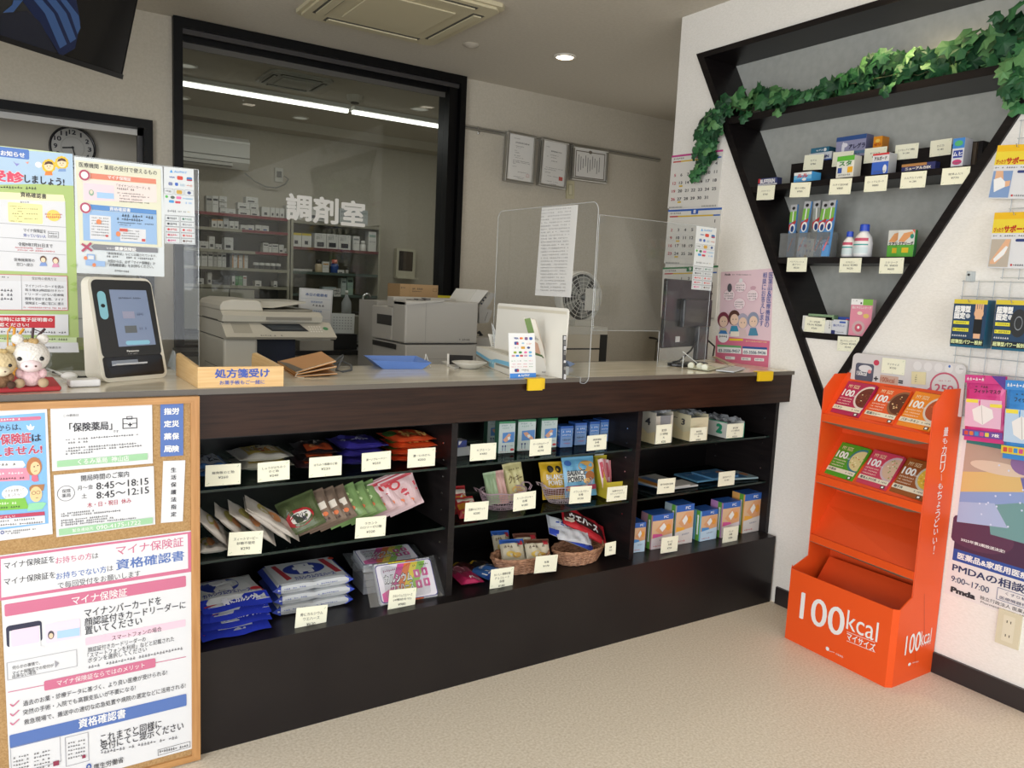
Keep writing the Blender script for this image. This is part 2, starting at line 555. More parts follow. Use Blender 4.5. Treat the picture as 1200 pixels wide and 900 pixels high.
def win_frame():
    b=B();y0,y1=2.455,2.66
    b.box((WX0,y0,WZ0),(WX0+0.045,y1,WZ1),m_frm)
    b.box((WX1-0.040,y0,WZ0),(WX1,y1,WZ1),m_frm)
    b.box((WX1-0.105,y0+0.03,WZ0),(WX1-0.045,y1-0.03,WZ1),m_frm)
    b.box((WX0+0.045,y0,WZ1-0.05),(WX1-0.04,y1,WZ1),m_frm)
    b.box((WX0+0.045,y0+0.025,WZ1-0.075),(WX1-0.04,y0+0.04,WZ1-0.05),M('#4c4a4a',0.35,metal=0.5))
    b.box((WX0+0.045,y0+0.07,WZ1-0.10),(WX1-0.04,y1-0.03,WZ1-0.05),m_frm)
    b.box((WX0+0.045,y0+0.09,WZ1-0.13),(WX1-0.1,y0+0.10,WZ1-0.10),M('#5d5b57',0.4,metal=0.4))
    b.box((WX0,y0,WZ0-0.035),(WX1,y1,WZ0+0.01),m_frm)
    f=struct('window_2',b)
    g=B();g.box((WX0+0.045,2.55,WZ0),(WX1-0.1,2.558,WZ1-0.1),m_win)
    g.obj('pane',parent=f)
    return f
window_2=win_frame()
b=B()
for a,c in (((LX0,LZ0),(LX0+0.04,LZ1)),((LX1-0.04,LZ0),(LX1,LZ1)),((LX0+0.04,LZ1-0.045),(LX1-0.04,LZ1)),((LX0+0.04,LZ0-0.03),(LX1-0.04,LZ0+0.01))):
    b.box((a[0],2.47,a[1]),(c[0],2.66,c[1]),m_frm)
b.box((LX0+0.04,2.54,LZ1-0.075),(LX1-0.04,2.575,LZ1-0.045),M('#a5a39e',0.35,metal=0.6))
b.box((LX1-0.065,2.54,LZ0),(LX1-0.04,2.575,LZ1-0.045),M('#3c3b3c',0.35,metal=0.4))
struct('window_3',b)
# ---- window lettering
b=B()
g=G(b,(WX0,2.549,0),V((1,0,0)),V((0,0,1)),crop=(330,220,6.923))
m_let=M('#f4f2ec',0.5)
g.txt((42,155,238,165,205),'調',m_let,bold=0.032)
g.txt((262,180,455,190,205),'剤',m_let,bold=0.032)
g.txt((488,205,672,212,195),'室',m_let,bold=0.032)
b.obj('window_lettering',label='large white lettering for the dispensing room stuck on the staff window glass',cat='lettering')
# == display counter
DX=(-2.355,-1.57,-0.787,0.0)
def counter():
    t=thing('display_counter',(-1.9,0.2,0),'long dark brown pharmacy counter with pale stone top and three open display bays','counter')
    L=-3.9
    b=B();b.box((L,-0.008,0.999),(-0.001,0.445,1.003),m_stone);b.obj('worktop',t)
    b=B();b.box((L,-0.011,0.988),(-0.001,-0.008,1.0028),m_edge);b.box((L,-0.008,0.988),(-0.001,0.44,0.999),m_edge);b.obj('worktop_edge',t)
    b=B();b.box((L,0,0.872),(-0.002,0.03,0.988),m_fas);b.obj('fascia',t)
    b=B();b.box((L,0,0.0),(-0.014,0.02,0.291),m_base);b.box((L,0.0201,0.271),(-0.014,0.44,0.291),m_base);b.obj('base_panel',t)
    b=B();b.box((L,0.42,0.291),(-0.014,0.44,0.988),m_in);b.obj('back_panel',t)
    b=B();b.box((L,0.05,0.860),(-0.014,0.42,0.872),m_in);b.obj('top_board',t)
    for i,x in enumerate(DX):
        b=B();x1=x+0.011 if i<3 else-0.002
        b.box((x-0.011 if i<3 else-0.022,0.05,0.291),(x1,0.42,0.872),m_blk)
        for zz in [0.40+0.055*k for k in range(8)]:
            for yy in (0.10,0.36):
                b.box((x-0.0125 if i<3 else-0.0235,yy,zz),(x1+0.0015,yy+0.005,zz+0.005),m_chr)
        b.obj('divider',t)
    for k in range(3):
        for z in (0.716,0.517):
            b=B();b.box((DX[k]+0.013,0.072,z-0.007),(DX[k+1]-(0.013 if k<2 else 0.024),0.40,z),m_glass)
            b.box((DX[k]+0.013,0.069,z-0.007),(DX[k+1]-(0.013 if k<2 else 0.024),0.072,z),m_gedge)
            b.obj('glass_shelf',t)
            for xx in (DX[k]+0.012,DX[k+1]-(0.024 if k<2 else 0.034)):
                b=B();b.box((xx,0.10,z-0.017),(xx+0.012,0.112,z-0.0075),m_chr);b.obj('shelf_pin',t)
    b=B();b.box((-3.9,0.05,0),(-3.88,0.42,0.988),m_base);b.obj('end_panel',t)
    return t
counter()
# == triangular niche shelf
def tri_shelf():
    t=thing('niche_shelf',(0.09,-0.15,0.86),'black V-shaped wall shelf with grey back recessed into the right wall','shelf')
    th=0.034
    li=lambda z:TL(z)-0.038;ri=lambda z:TR(z)+0.036
    pr=-0.012
    def board(pts,x0,x1,nm):
        b=B();b.prism([(x0,y,z) for y,z in pts],(x1-x0,0,0),m_blk);b.obj(nm,t)
    za=(0.335+0.632)/(0.544+0.579)
    zi=(0.335+0.036+0.632+0.038)/(0.544+0.579)
    board([(TL(NZ),NZ),(li(NZ),NZ),(li(TZ-0.025),TZ-0.025),(TL(TZ-0.025),TZ-0.025)],pr,ND,'left_board')
    board([(TR(NZ),NZ),(TR(TZ-0.025),TZ-0.025),(ri(TZ-0.025),TZ-0.025),(ri(NZ),NZ)],pr,ND,'right_board')
    board([(TL(za),za),(li(zi),zi),(li(NZ),NZ),(TL(NZ),NZ)],pr,0.0,'left_trim')
    board([(TR(za),za),(TR(NZ),NZ),(ri(NZ),NZ),(ri(zi),zi)],pr,0.0,'right_trim')
    board([(TL(TZ),TZ),(TL(TZ-0.025),TZ-0.025),(TR(TZ-0.025),TZ-0.025),(TR(TZ),TZ)],pr,ND,'top_board')
    for z,d,nm in ((2.090,0.028,'shelf'),(1.776,0.024,'shelf'),(1.471,0.025,'shelf'),(1.170,0.025,'shelf')):
        b=B();b.prism([(pr+0.006,li(z)-0.0005,z),(pr+0.006,li(z-d)-0.0005,z-d),(pr+0.006,ri(z-d)+0.0005,z-d),(pr+0.006,ri(z)+0.0005,z)],(ND-pr-0.008,0,0),m_blk);b.obj(nm,t)
    b=B();b.prism([(ND,TL(NZ),NZ),(ND,TL(TZ),TZ),(ND,TR(TZ),TZ),(ND,TR(NZ),NZ)],(0.008,0,0),m_grey);b.obj('back_panel',t)
    b=B();b.box((0.085,-0.625,1.7765),(0.20,0.165,1.870),m_blk);b.obj('riser',t)
    return t
tri_shelf()
spot('niche_lamp',(0.15,-0.42,2.125),2.4,(1.0,0.78,0.45),170,1.0,0.02,rot=(radians(180),radians(0),0))
spot('wall_wash_lamp',(-0.13,-0.30,2.47),26,(1.0,0.78,0.45),110,0.8,0.03)
def arm_lamp():
    y,z=-0.30,2.50;t=thing('arm_lamp',(-0.06,y,z),'small white arm spotlight on the right wall above the V-shaped shelf','lamp');m=M('#d8d4c8',0.4)
    b=B();b.lathe([(0.03,0),(0.03,0.012),(0.012,0.02)],(0,y,z),m,20,axis=(-1,0,0));b.obj('wall_plate',t)
    b=B();b.tube([(-0.01,y,z),(-0.08,y,z+0.03),(-0.14,y,z+0.02)],0.005,m,8);b.obj('arm',t)
    b=B();b.lathe([(0.018,0.0),(0.022,0.03),(0.034,0.075)],(-0.14,y,z+0.03),m,20,axis=(0.35,0,-1),cap=False);b.obj('lamp_shade',t)
    b=B();b.ball((-0.125,y,z-0.02),0.016,M('#ffd9a0',0.5,emit=12),8);b.obj('bulb',t)
arm_lamp()
# == cork notice board
BY=-0.024
m_paper=M('#dcdee2',0.6);m_ink=M('#33333a',0.7);m_pink=M('#c9708f',0.6);m_blue=M('#5573b4',0.6)
m_lg=M('#9ccaa0',0.6);m_red=M('#c23a4c',0.6);m_wt=M('#ececec',0.6)
def board():
    t=thing('notice_board',(-2.8,-0.01,0),'cork notice board in a light wood frame leaning on the counter front','notice board')
    x0,x1,z0,z1=-3.262,-2.3535,0.004,0.987
    b=B();b.box((x0+0.02,BY+0.002,z0+0.015),(x1-0.02,-0.002,z1-0.015),m_cork);b.obj('cork_sheet',t)
    w=0.021
    for (a,c,nm,m) in ((((x0,z0),(x0+w,z1)),0,'frame_stile',m_wood),(((x1-w,z0),(x1,z1)),0,'frame_stile',m_wood),
                          (((x0,z1-0.017),(x1,z1)),1,'frame_rail',m_woodh),(((x0,z0),(x1,z0+0.017)),1,'frame_rail',m_woodh)):
        b=B();(ax,az),(bx,bz)=a
        d=0.0165
        if c==0:
            s=1 if ax==x0 else-1;e=ax if ax==x0 else bx;i=e+s*w
            pts=[(e,az),(i,az+d),(i,bz-d),(e,bz)]
        else:
            top=az>0.5;e=bz if top else az;i=e-d if top else e+d
            pts=[(ax,e),(ax+w,i),(bx-w,i),(bx,e)]
        b.prism([(p[0],-0.001,p[1]) for p in pts],(0,BY-0.004,0),m);b.obj(nm,t)
    return t
board()
CA=(0,460,3.75)
def px(c,x,y):return (c[0]+x/c[2],c[1]+y/c[2])
def sh(crop,tl,tr,bl,br=None,ax=1,val=BY,mat=None,thick=0.0006,world_bl=None):
    f=[px(crop,*tl),px(crop,*tr),px(crop,*bl)]+([px(crop,*br)] if br else [])
    b,O,u,v,w,h=sheet('',f,mat or m_paper,'','',ax=ax,val=val,thick=thick)
    return b,G(b,O,u,v,w,h,crop=crop),(O,u,v,w,h)
b,g,_=sh(CA,(-190,88),(210,68),(-195,677),(228,622))
g.poly([(-180,115),(197,88),(213,575),(-185,628)],M('#7fb4e4',0.6),1)
g.rr((-160,130,181,112,16),m_pink,2,0.5);g.greek((-60,124,92,116,9),m_wt,12,3)
g.txt((-70,158,92,152,28),'これからは、',m_ink,3,0.01)
g.poly([(116,142),(128,150),(134,136),(140,150),(152,146),(146,162),(130,166),(120,158)],m_wt,2)
g.txt((-92,213,136,198,48),'今の保険証',m_wt,3,0.05);g.txt((-92,213,136,198,46),'今の保険証',M('#b8425e',0.6),4,0.03)
g.txt((140,200,180,197,30),'は',m_ink,4,0.02)
g.txt((-100,268,184,247,42),'使えません!',m_wt,3,0.05);g.txt((-100,268,184,247,40),'使えません!',M('#b8425e',0.6),4,0.03)
g.poly([(-120,300),(100,300),(112,318),(100,330),(-120,336)],m_wt,2);g.greek((-60,318,90,314,12),m_ink,9,3)
g.poly([(-120,340),(128,330),(130,384),(-120,396)],M('#dc8fa6',0.6),2);g.greek((-60,360,105,352,12),M('#f6e6ea'),12,3);g.greek((-60,382,110,374,10),m_ink,14,3)
g.ell(150,325,34,42,M('#b5764b',0.6),3);g.ell(155,332,22,29,M('#edc89a',0.6),4)
g.ell(150,325,3,3,m_ink,5);g.ell(166,320,3,3,m_ink,5);g.line(150,345,163,343,2,m_ink,5)
g.poly([(140,362),(165,360),(170,388),(150,392),(138,385)],M('#cf6d86',0.6),3)
g.ell(66,440,58,32,m_wt,2);g.txt((22,432,106,426,13),'そのまま使って',m_ink,3);g.txt((22,452,92,447,13),'しまったら?',m_ink,3)
g.poly([(-120,475),(110,462),(128,510),(-120,526)],M('#7cbb4b',0.6),2);g.greek((-60,490,75,484,12),M('#e9f4de'),12,3);g.greek((-60,510,90,500,9),m_ink,14,3)
g.poly([(128,418),(140,405),(196,402),(190,430),(130,432)],M('#a8764e',0.6),3);g.ell(158,446,27,34,M('#eec793',0.6),4)
g.ell(148,440,9,8,m_ink,5,ring=0.8);g.ell(168,438,9,8,m_ink,5,ring=0.8);g.line(157,462,168,461,2,m_ink,5)
g.poly([(126,486),(188,480),(204,485),(186,512),(120,520)],M('#8fd0a8',0.6),3)
g.poly([(-120,548),(195,522),(197,538),(-120,564)],M('#b8425e',0.6),2);g.txt((-30,552,65,544,12),'ください!',m_wt,3)
g.poly([(-120,566),(197,540),(198,572),(-120,604)],m_paper,2);g.greek((-60,570,165,552,9),m_ink,22,3);g.greek((-60,586,190,568,9),m_ink,24,3)
g.ell(10,614,8,8,M('#3a4f94'),2,ring=0.6);g.greek((24,610,160,598,8),m_ink,16,2);g.greek((24,620,90,614,8),m_ink,8,2)
b.obj('paper_poster',label='sky blue poster with two cartoon faces pinned at the left of the cork board',cat='poster',group='papers pinned to the cork board')
b,g,_=sh(CA,(218,68),(666,48),(232,345),(674,312))
g.txt((278,102,346,98,11),'この薬局は',m_ink)
g.txt((305,154,492,144,38),'「保険薬局」',m_ink,bold=0.02)
g.txt((497,172,521,170,12),'です',m_ink)
g.frame((538,137,603,133,46),m_ink,0.08,1);g.frame((556,112,582,110,14),m_ink,0.2,1)
g.rect((540,138,601,134,3),m_ink,2);g.ell(571,141,11,11,m_paper,3);g.rect((562,141,580,140,6),m_ink,4);g.rect((568,141,574,141,17),m_ink,4)
for y,x1 in ((208,610),(222,388),(246,612),(258,625),(270,410)):
    g.greek((288,y,x1,y-(x1-288)*0.075,9),m_ink,int((x1-288)/11))
g.poly([(250,300),(648,266),(648,294),(251,328)],m_lg,1)
g.txt((342,304,566,287,24),'くるみ薬局  神山店',m_wt,3,0.01)
b.obj('paper_notice',label='white notice with a first aid case symbol and green strip on the cork board',cat='notice',group='papers pinned to the cork board')
b,g,_=sh(CA,(236,362),(676,324),(248,637),(682,578))
g.txt((356,377,566,357,26),'開局時間のご案内',m_ink,bold=0.008)
g.ell(290,443,39,34,m_ink,1,28,ring=0.95)
g.txt((272,434,310,430,17),'保険',m_ink);g.txt((272,454,310,450,17),'薬局',m_ink)
g.txt((340,420,408,413,20),'月～金',m_ink);g.txt((423,410,652,390,30),'8:45～18:15',m_ink,bold=0.01)
g.txt((358,455,382,453,20),'土',m_ink);g.txt((424,449,654,430,30),'8:45～12:15',m_ink,bold=0.01)
g.txt((383,493,576,476,22),'木・日・祝日  休み',M('#b23a55',0.7),bold=0.01)
for y,x1 in ((531,415),(541,540),(560,475),(570,500),(580,600)):
    g.greek((268,y+3,x1,y-(x1-268)*0.09,9),m_ink,int((x1-268)/9))
g.poly([(258,600),(670,548),(670,574),(260,628)],m_lg,1)
g.txt((318,606,410,594,15),'緊急連絡先',m_wt,3);g.txt((424,592,618,570,18),'090-4175-1722',m_wt,3)
b.obj('paper_notice',label='white opening hours notice with green strip below the first aid notice',cat='notice',group='papers pinned to the cork board')
b,g,_=sh(CA,(702,52),(803,48),(708,282),(808,276),mat=m_blue)
for i,(l,r) in enumerate(('指労','定災','薬保','局険')):
    y=82+i*55
    g.txt((721,y+1,753,y,28),l,m_wt,bold=0.03);g.txt((756,y,786,y-1,28),r,m_wt,bold=0.03)
b.obj('small_sign',label='small blue sign with white lettering at the top right of the cork board',cat='sign',group='papers pinned to the cork board')
b,g,_=sh(CA,(710,302),(810,297),(714,572),(808,566))
for i,c in enumerate('生活保護法指定'):
    y=340+i*32.5;g.txt((751,y,774,y-1,20),c,m_ink,bold=0.02)
b.obj('small_sign',label='small white sign with a column of black characters below the blue sign',cat='sign',group='papers pinned to the cork board')
CB=(0,620,3.2125)
tl,tr,br=(at(*px(CB,*q),1,BY) for q in ((-3,100),(722,5),(730,825)))
u=(tr-tl);w=u.length;u.normalize();v=(tr-br);v=v-u*v.dot(u);h=v.length;v.normalize()
O=tl-v*h
b=B();b.slab(O,u,v,w,h,u.cross(v),0.0006,m_paper);g=G(b,O,u,v,w,h,crop=CB)
g.poly([(-2,104),(721,9),(723,160),(-2,270)],m_pink,1);g.poly([(3,113),(706,18),(708,148),(5,258)],m_paper,2)
g.txt((15,134,205,116,26),'マイナ保険証を',m_ink,3,0.01);g.txt((209,117,345,102,25),'お持ちの方',m_pink,3,0.015);g.txt((348,101,370,99,20),'は',m_ink,3)
g.txt((437,79,690,49,36),'マイナ保険証',m_pink,3,0.012)
g.txt((15,195,208,174,26),'マイナ保険証を',m_ink,3,0.01);g.txt((211,176,400,152,25),'お持ちでない方',m_blue,3,0.015);g.txt((404,149,426,146,20),'は',m_ink,3)
g.txt((437,133,692,100,38),'資格確認書',m_blue,3,0.02)
g.txt((217,211,528,167,24),'で毎回受付をお願いします',m_ink,3)
g.rr((17,304,700,198,44),m_pink,1,0.12);g.txt((270,268,478,238,32),'マイナ保険証',m_wt,3,0.01)
g.txt((318,312,606,272,30),'マイナンバーカードを',m_ink,3,0.01);g.txt((318,346,698,288,30),'顔認証付きカードリーダーに',m_ink,3,0.01);g.txt((320,380,534,346,30),'置いてください',m_ink,3,0.01)
g.rr((24,408,158,380,80),M('#2f3148',0.5),1,0.14);g.poly([(35,384),(150,362),(154,446),(36,470)],m_paper,2);g.rr((42,412,148,394,62),M('#e6cfe2',0.6),3,0.1)
g.poly([(20,470),(165,438),(165,446),(20,480)],m_paper,4)
g.rr((172,393,302,372,72),M('#e3d5e6',0.6),1,0.08);g.poly([(215,384),(300,370),(300,400),(215,412)],M('#a9cbe8',0.6),2);g.ell(192,398,12,16,M('#4d4a55'),3);g.ell(192,401,8,10,M('#e7c9ae'),4)
g.rr((322,424,698,352,27),M('#e8c6d6',0.6),1,0.1);g.txt((421,411,608,374,19),'スマートフォンの場合',m_ink,3)
g.txt((330,452,548,416,19),'顔認証付きカードリーダーの',m_ink,3);g.txt((330,476,655,412,19),'「スマートフォンを利用」などと記載された',m_ink,3);g.txt((330,492,552,454,19),'ボタンを選択してください',m_ink,3)
g.greek((333,520,690,448,12),M('#6a6a70'),32,2)
g.frame((26,536,290,484,66),M('#a8a8ae'),0.03,1)
for i,s_ in enumerate(('何らかの事情で、','マイナ保険証での受付が','出来ない場合')):
    g.txt((46,520+i*17,(150,202,136)[i],(504,500,538)[i]+(0,17*1,0)[i]-0,14),s_,m_ink,3)
g.poly([(206,494),(222,504),(208,522)],M('#9a9aa2'),2)
g.line(30,614,700,480,3,m_pink,1);g.rr((166,588,585,504,36),m_pink,2,0.15);g.txt((214,578,544,512,20),'マイナ保険証ならではのメリット',m_wt,4)
for (y0,y1,x1,s_) in ((652,542,628,'過去のお薬・診療データに基づく、より良い医療が受けられる!'),(688,598,510,'突然の手術・入院でも高額支払いが不要になる!'),(722,592,698,'救急現場で、搬送中の適切な応急処置や病院の選定などに活用される!')):
    g.txt((86+(y0>700)*4,y0,x1,y1,20),s_,m_ink,3,0.004)
    g.line(38,y0+6,48,y0+15,4,m_pink,3);g.line(48,y0+15,72,y0-8,4,m_pink,3)
g.rr((36,797,702,645,48),m_blue,1,0.1);g.txt((296,731,472,694,34),'資格確認書',m_wt,3,0.02)
g.txt((378,781,608,738,32),'これまでと同様に',m_ink,3,0.01);g.txt((378,812,690,744,32),'受付にてご提示ください',m_ink,3,0.01)
g.greek((380,842,670,782,13),M('#6a6a70'),25,2)
g.frame((594,838,716,812,22),m_ink,0.06,1);g.greek((600,837,710,814,12),m_ink,13,2)
g.frame((40,870,228,828,100),M('#8f8f98'),0.015,1);g.frame((246,838,334,818,110),M('#8f8f98'),0.015,1)
for i in range(5):
    g.greek((50,862+i*14,110,848+i*14,8),m_ink,6,2);g.greek((128,846+i*14,190,832+i*14,8),m_ink,6,2);g.greek((256,806+i*14,322,792+i*14,7),m_ink,7,2)
g.rect((200,882,222,878,18),M('#8d3550'),2);g.rect((309,856,322,853,12),M('#8d3550'),2)
g.ell(334,893,10,12,M('#3556a0'),2,ring=0.5);g.txt((352,891,464,870,22),'厚生労働省',m_ink,3,0.01)
b.obj('paper_poster',label='large white poster with pink and blue header bars at the bottom of the cork board',cat='poster',group='papers pinned to the cork board',org=None)
# == left acrylic screen with posters
P1Y=0.43
def screen_y(name,poly,y,label,feet=(),th=0.003):
    t=thing(name,((poly[0][0]+poly[-1][0])/2,y,1.003),label,'acrylic screen')
    b=B();b.prism([(x,y,z) for x,z in poly],(0,th,0),m_acr);b.obj('clear_sheet',t)
    b=B()
    n=len(poly)
    for i in range(n):
        p,q=V((poly[i][0],y+th/2,poly[i][1])),V((poly[(i+1) % n][0],y+th/2,poly[(i+1) % n][1]))
        b.tube([p,q],0.0011,m_acre,6)
    b.obj('polished_edge',t)
    for x in feet:
        b=B()
        b.prism([(x-0.0015,y-0.10,1.0032),(x-0.0015,y+0.10,1.0032),(x-0.0015,y+0.012,1.06),(x-0.0015,y-0.012,1.06)],(0.003,0,0),m_acre)
        b.obj('foot',t)
    return t
screen_y('acrylic_screen',[(-3.05,1.003),(-3.05,1.60),(-2.262,1.60),(-2.262,1.003)],P1Y,'clear acrylic screen on the left end of the counter, posters taped to it',feet=(-2.9,-2.335))
PY_=P1Y-0.0015
CG=(0,170,6.92)
tl=Y(-62,168,PY_);tr=Y(85,180.5,PY_);br=Y(92,412,PY_)
u=V((1,0,0));w=tr.x-tl.x;h=tr.z-br.z;O=V((tl.x,PY_,br.z))
b=B();b.slab(O,u,V((0,0,1)),w,h,V((0,-1,0)),0.0006,M('#cfe0b4',0.6));g=G(b,O,u,V((0,0,1)),w,h,crop=CG)
sky=M('#b0cbe4',0.6);grn=M('#adc47c',0.6)
g.poly([(-400,0),(588,72),(596,330),(-400,330)],sky,1);g.poly([(-400,330),(300,315),(596,330),(640,1560),(-400,1560)],grn,1)
g.rr((-200,35,236,75,82),M('#5a7fc6',0.6),2,0.15);g.txt((6,66,200,80,40),'お知らせ',m_wt,4,0.03)
for (x,y) in ((395,170),(500,145)):
    for k in range(12):
        a=k*pi/6;g.ell(x+40*cos(a),y+40*sin(a),17,17,M('#ecc23c',0.6),2)
    g.ell(x,y,38,38,M('#f2d9b6',0.6),3);g.poly([(x-38,y-8),(x-26,y-32),(x,y-40),(x+26,y-32),(x+38,y-8),(x,y-18)],M('#5a3f35'),4)
    g.ell(x-12,y+2,4,4,m_ink,5);g.ell(x+12,y+2,4,4,m_ink,5);g.line(x-8,y+18,x+8,y+18,3,M('#b5493f'),5)
g.poly([(370,212),(420,212),(426,245),(362,245)],M('#e8863e'),2);g.poly([(478,190),(530,190),(536,215),(470,215)],M('#7f9fd0'),2)
g.ell(312,160,28,24,m_wt,2);g.poly([(105,130),(130,150),(160,150),(135,172)],M('#8f8fd0'),2);g.poly([(205,138),(235,135),(225,155)],M('#e5a08e'),2)
g.txt((-230,240,190,255,90),'を受診',m_wt,3,0.06);g.txt((-230,240,190,255,86),'を受診',M('#d9526c',0.6),4,0.04)
g.txt((200,278,520,298,62),'しましょう!',m_ink,4,0.03)
g.greek((-200,335,300,352,26),m_ink,22,3)
g.poly([(-400,360),(515,405),(528,458),(-400,425)],M('#f1ecc0',0.6),2);g.txt((166,405,375,412,40),'資格確認書',m_ink,4,0.02)
g.poly([(-400,425),(528,458),(545,1040),(-400,1000)],m_paper,2)
g.greek((165,463,240,465,14),m_ink,4,3);g.rr((65,545,345,560,160),M('#efe9a8',0.6),3,0.08)
for i in range(7):g.greek((80+(i % 3)*30,495+i*20,180+(i % 2)*130,500+i*20,9),M('#6b6850'),12,4)
g.ell(434,572,55,46,M('#f0d26c',0.6),3);g.greek((365,560,505,565,16),m_red,12,4);g.greek((372,582,500,586,20),m_red,8,4)
for y in (645,760,870):g.line(-400,y-8-30,535,y+22,3,M('#8f9096'),3)
g.txt((190,690,372,700,30),'マイナ保険証を',m_ink,4);g.txt((190,732,372,740,28),'持っていない人',M('#3f58a6'),4,0.01)
g.frame((388,725,475,729,52),M('#8b8b92'),0.06,3);g.greek((398,716,465,720,14),m_ink,5,4);g.greek((398,738,465,740,14),m_ink,5,4)
g.txt((146,806,426,816,32),'令和9年7月31日まで',m_ink,4,0.01)
g.greek((110,830,350,840,14),m_red,20,4);g.greek((130,850,445,864,14),m_red,26,4)
g.crop=(0,290,6.92)
g.txt((116,98,280,106,26),'医療機関等の',m_ink,4);g.txt((132,136,268,142,26),'窓口へ提示',m_ink,4)
for x,y,hc,cc in ((350,95,'#5b4334','#7f9bd2'),(450,105,'#7a3f3a','#d694b4')):
    g.ell(x,y,26,28,M(hc),4);g.ell(x,y+6,19,20,M('#f2d6b8'),5);g.poly([(x-30,y+55),(x-18,y+26),(x+20,y+26),(x+32,y+55)],M(cc),4)
g.poly([(-400,205),(545,230),(552,512),(-400,505)],M('#c8606c'),3);g.poly([(-400,210),(541,235),(548,506),(-400,500)],m_paper,4)
g.poly([(-400,212),(541,236),(543,280),(-400,262)],M('#d4d4d6'),5);g.line(172,222,178,505,3,M('#8f9096'),6)
g.txt((258,250,456,257,24),'受診時の使用方法',m_ink,6);g.greek((0,240,75,243,20),m_ink,5,6)
for i,s_ in enumerate(('マイナンバーカードを読み','取る端末(顔認証付きカー','ドリーダー)がない医療機','関等を受診する際、マイナ','保険証と一緒に窓口に提示')):
    g.txt((204,311+i*35,516,318+i*34.5,24),s_,m_ink,6,0.006)
for i in range(3):g.greek((-120,345+i*35,108,350+i*34,24),m_ink,9,6)
g.greek((190,485,540,493,14),m_red,30,6)
g.poly([(-400,540),(552,543),(556,712),(-400,700)],m_paper,3);g.poly([(-400,548),(445,554),(445,652),(-400,648)],M('#c22f3a',0.6),4)
g.txt((-60,580,425,586,32),'利用時には電子証明書の',m_wt,6,0.02);g.txt((-60,624,232,628,30),'確認ください!',m_wt,6,0.02)
g.greek((-100,680,540,690,20),m_ink,30,5);g.greek((-100,736,550,745,20),M('#4f5a45'),34,3)
g.poly([(-400,765),(630,770),(640,850),(-400,848)],m_paper,3);g.txt((370,808,495,812,18),'国保連合会',m_ink,5)
for y in (300,345,570,150):g.poly([(565,y),(600,y-20),(625,y-8),(600,y+12)],M('#9fbd66'),2)
b.obj('paper_poster',label='green and sky blue poster with sunflower children taped to the left screen',cat='poster',group='papers on the left acrylic screen')
CW=(80,180,6)
b,g,_=sh(CW,(35,20),(668,90),(62,838),(678,868),val=PY_,mat=M('#d9e0e3',0.55))
g.poly([(50,45),(650,110),(658,660),(80,640)],M('#dedec8',0.6),1)
g.txt((75,80,622,133,34),'医療機関・薬局の受付で使えるもの',m_ink,3,0.012)
g.poly([(130,135),(616,180),(618,215),(134,175)],M('#dd8a74',0.6),2);g.txt((278,164,440,182,26),'マイナ保険証',m_wt,4,0.02)
g.poly([(100,180),(620,220),(622,345),(104,330)],M('#eadcd8',0.6),2);g.poly([(108,205),(322,225),(324,330),(110,325)],M('#ead3dc',0.6),3)
g.poly([(200,270),(320,280),(322,320),(202,312)],M('#a6c9ea',0.6),4);g.ell(162,275,18,22,M('#8faf9b'),4);g.ell(162,270,10,13,M('#e9d7c3'),5)
g.txt((340,222,576,246,20),'「マイナンバーカード」を',m_ink,4);g.greek((342,245,480,258,16),m_ink,10,4)
for i in range(4):g.greek((345+(i>0)*15,275+i*20,530+(i % 2)*40,290+i*20,11),m_ink,18,4)
g.poly([(130,355),(618,398),(620,430),(134,392)],M('#5e90cd',0.6),3);g.txt((290,386,436,400,26),'資格確認書',m_wt,5,0.02)
g.poly([(100,392),(620,432),(624,640),(106,610)],M('#9bbce2',0.6),2)
g.poly([(150,430),(298,442),(302,608),(154,600)],m_paper,3);g.poly([(362,520),(544,534),(546,625),(364,615)],m_paper,3)
for i in range(7):g.greek((164,450+i*20,286,458+i*20,9),m_ink,12,4)
for i in range(4):g.greek((375,540+i*18,500,548+i*18,9),m_ink,12,4)
g.ell(214,480,18,18,M('#e58a5c'),5);g.ell(350,565,16,18,M('#e58a5c'),5);g.rect((360,536,416,540,20),M('#cf5a4f'),5);g.rect((516,609,540,610,18),M('#c9504f'),5);g.rect((262,578,280,580,14),M('#c9504f'),5)
g.greek((340,432,600,452,24),m_ink,14,4);g.greek((342,458,560,474,20),m_ink,13,4);g.greek((346,484,600,500,10),m_ink,24,4);g.greek((358,500,440,506,10),m_ink,8,4)
for x,y in ((113,152),(120,382)):g.ell(x,y,41,40,m_wt,4);g.ell(x,y,39,38,M('#b4536c',0.6),5,28,ring=0.66)
g.poly([(160,652),(180,636),(626,664),(628,698),(180,676)],M('#85868c',0.6),2);g.txt((266,664,322,668,14),'従来の',m_wt,4);g.txt((326,666,476,676,26),'健康保険証',m_wt,4,0.03)
g.line(94,634,166,684,15,M('#b4536c',0.6),4);g.line(160,628,96,688,15,M('#b4536c',0.6),4)
g.poly([(130,705),(186,710),(186,790),(132,785)],M('#8fb0dc'),3);g.poly([(138,715),(178,718),(178,745),(138,742)],m_paper,4);g.poly([(120,748),(258,758),(258,795),(122,785)],M('#9dbce4'),3);g.ell(121,734,13,13,M('#e58a5c'),5);g.ell(181,783,13,13,M('#e58a5c'),5)
g.txt((270,700,620,720,18),'「被保険者証」などと記載されています。',m_ink,3);g.greek((270,722,600,742,16),m_ink,24,3)
g.txt((275,756,610,772,22),'次回からは、必ず「マイナ保険証」か',m_ink,3,0.008);g.txt((275,782,598,796,22),'「資格確認書」をお持ちください。',m_ink,3,0.008)
g.greek((326,822,428,830,16),m_ink,9,3)
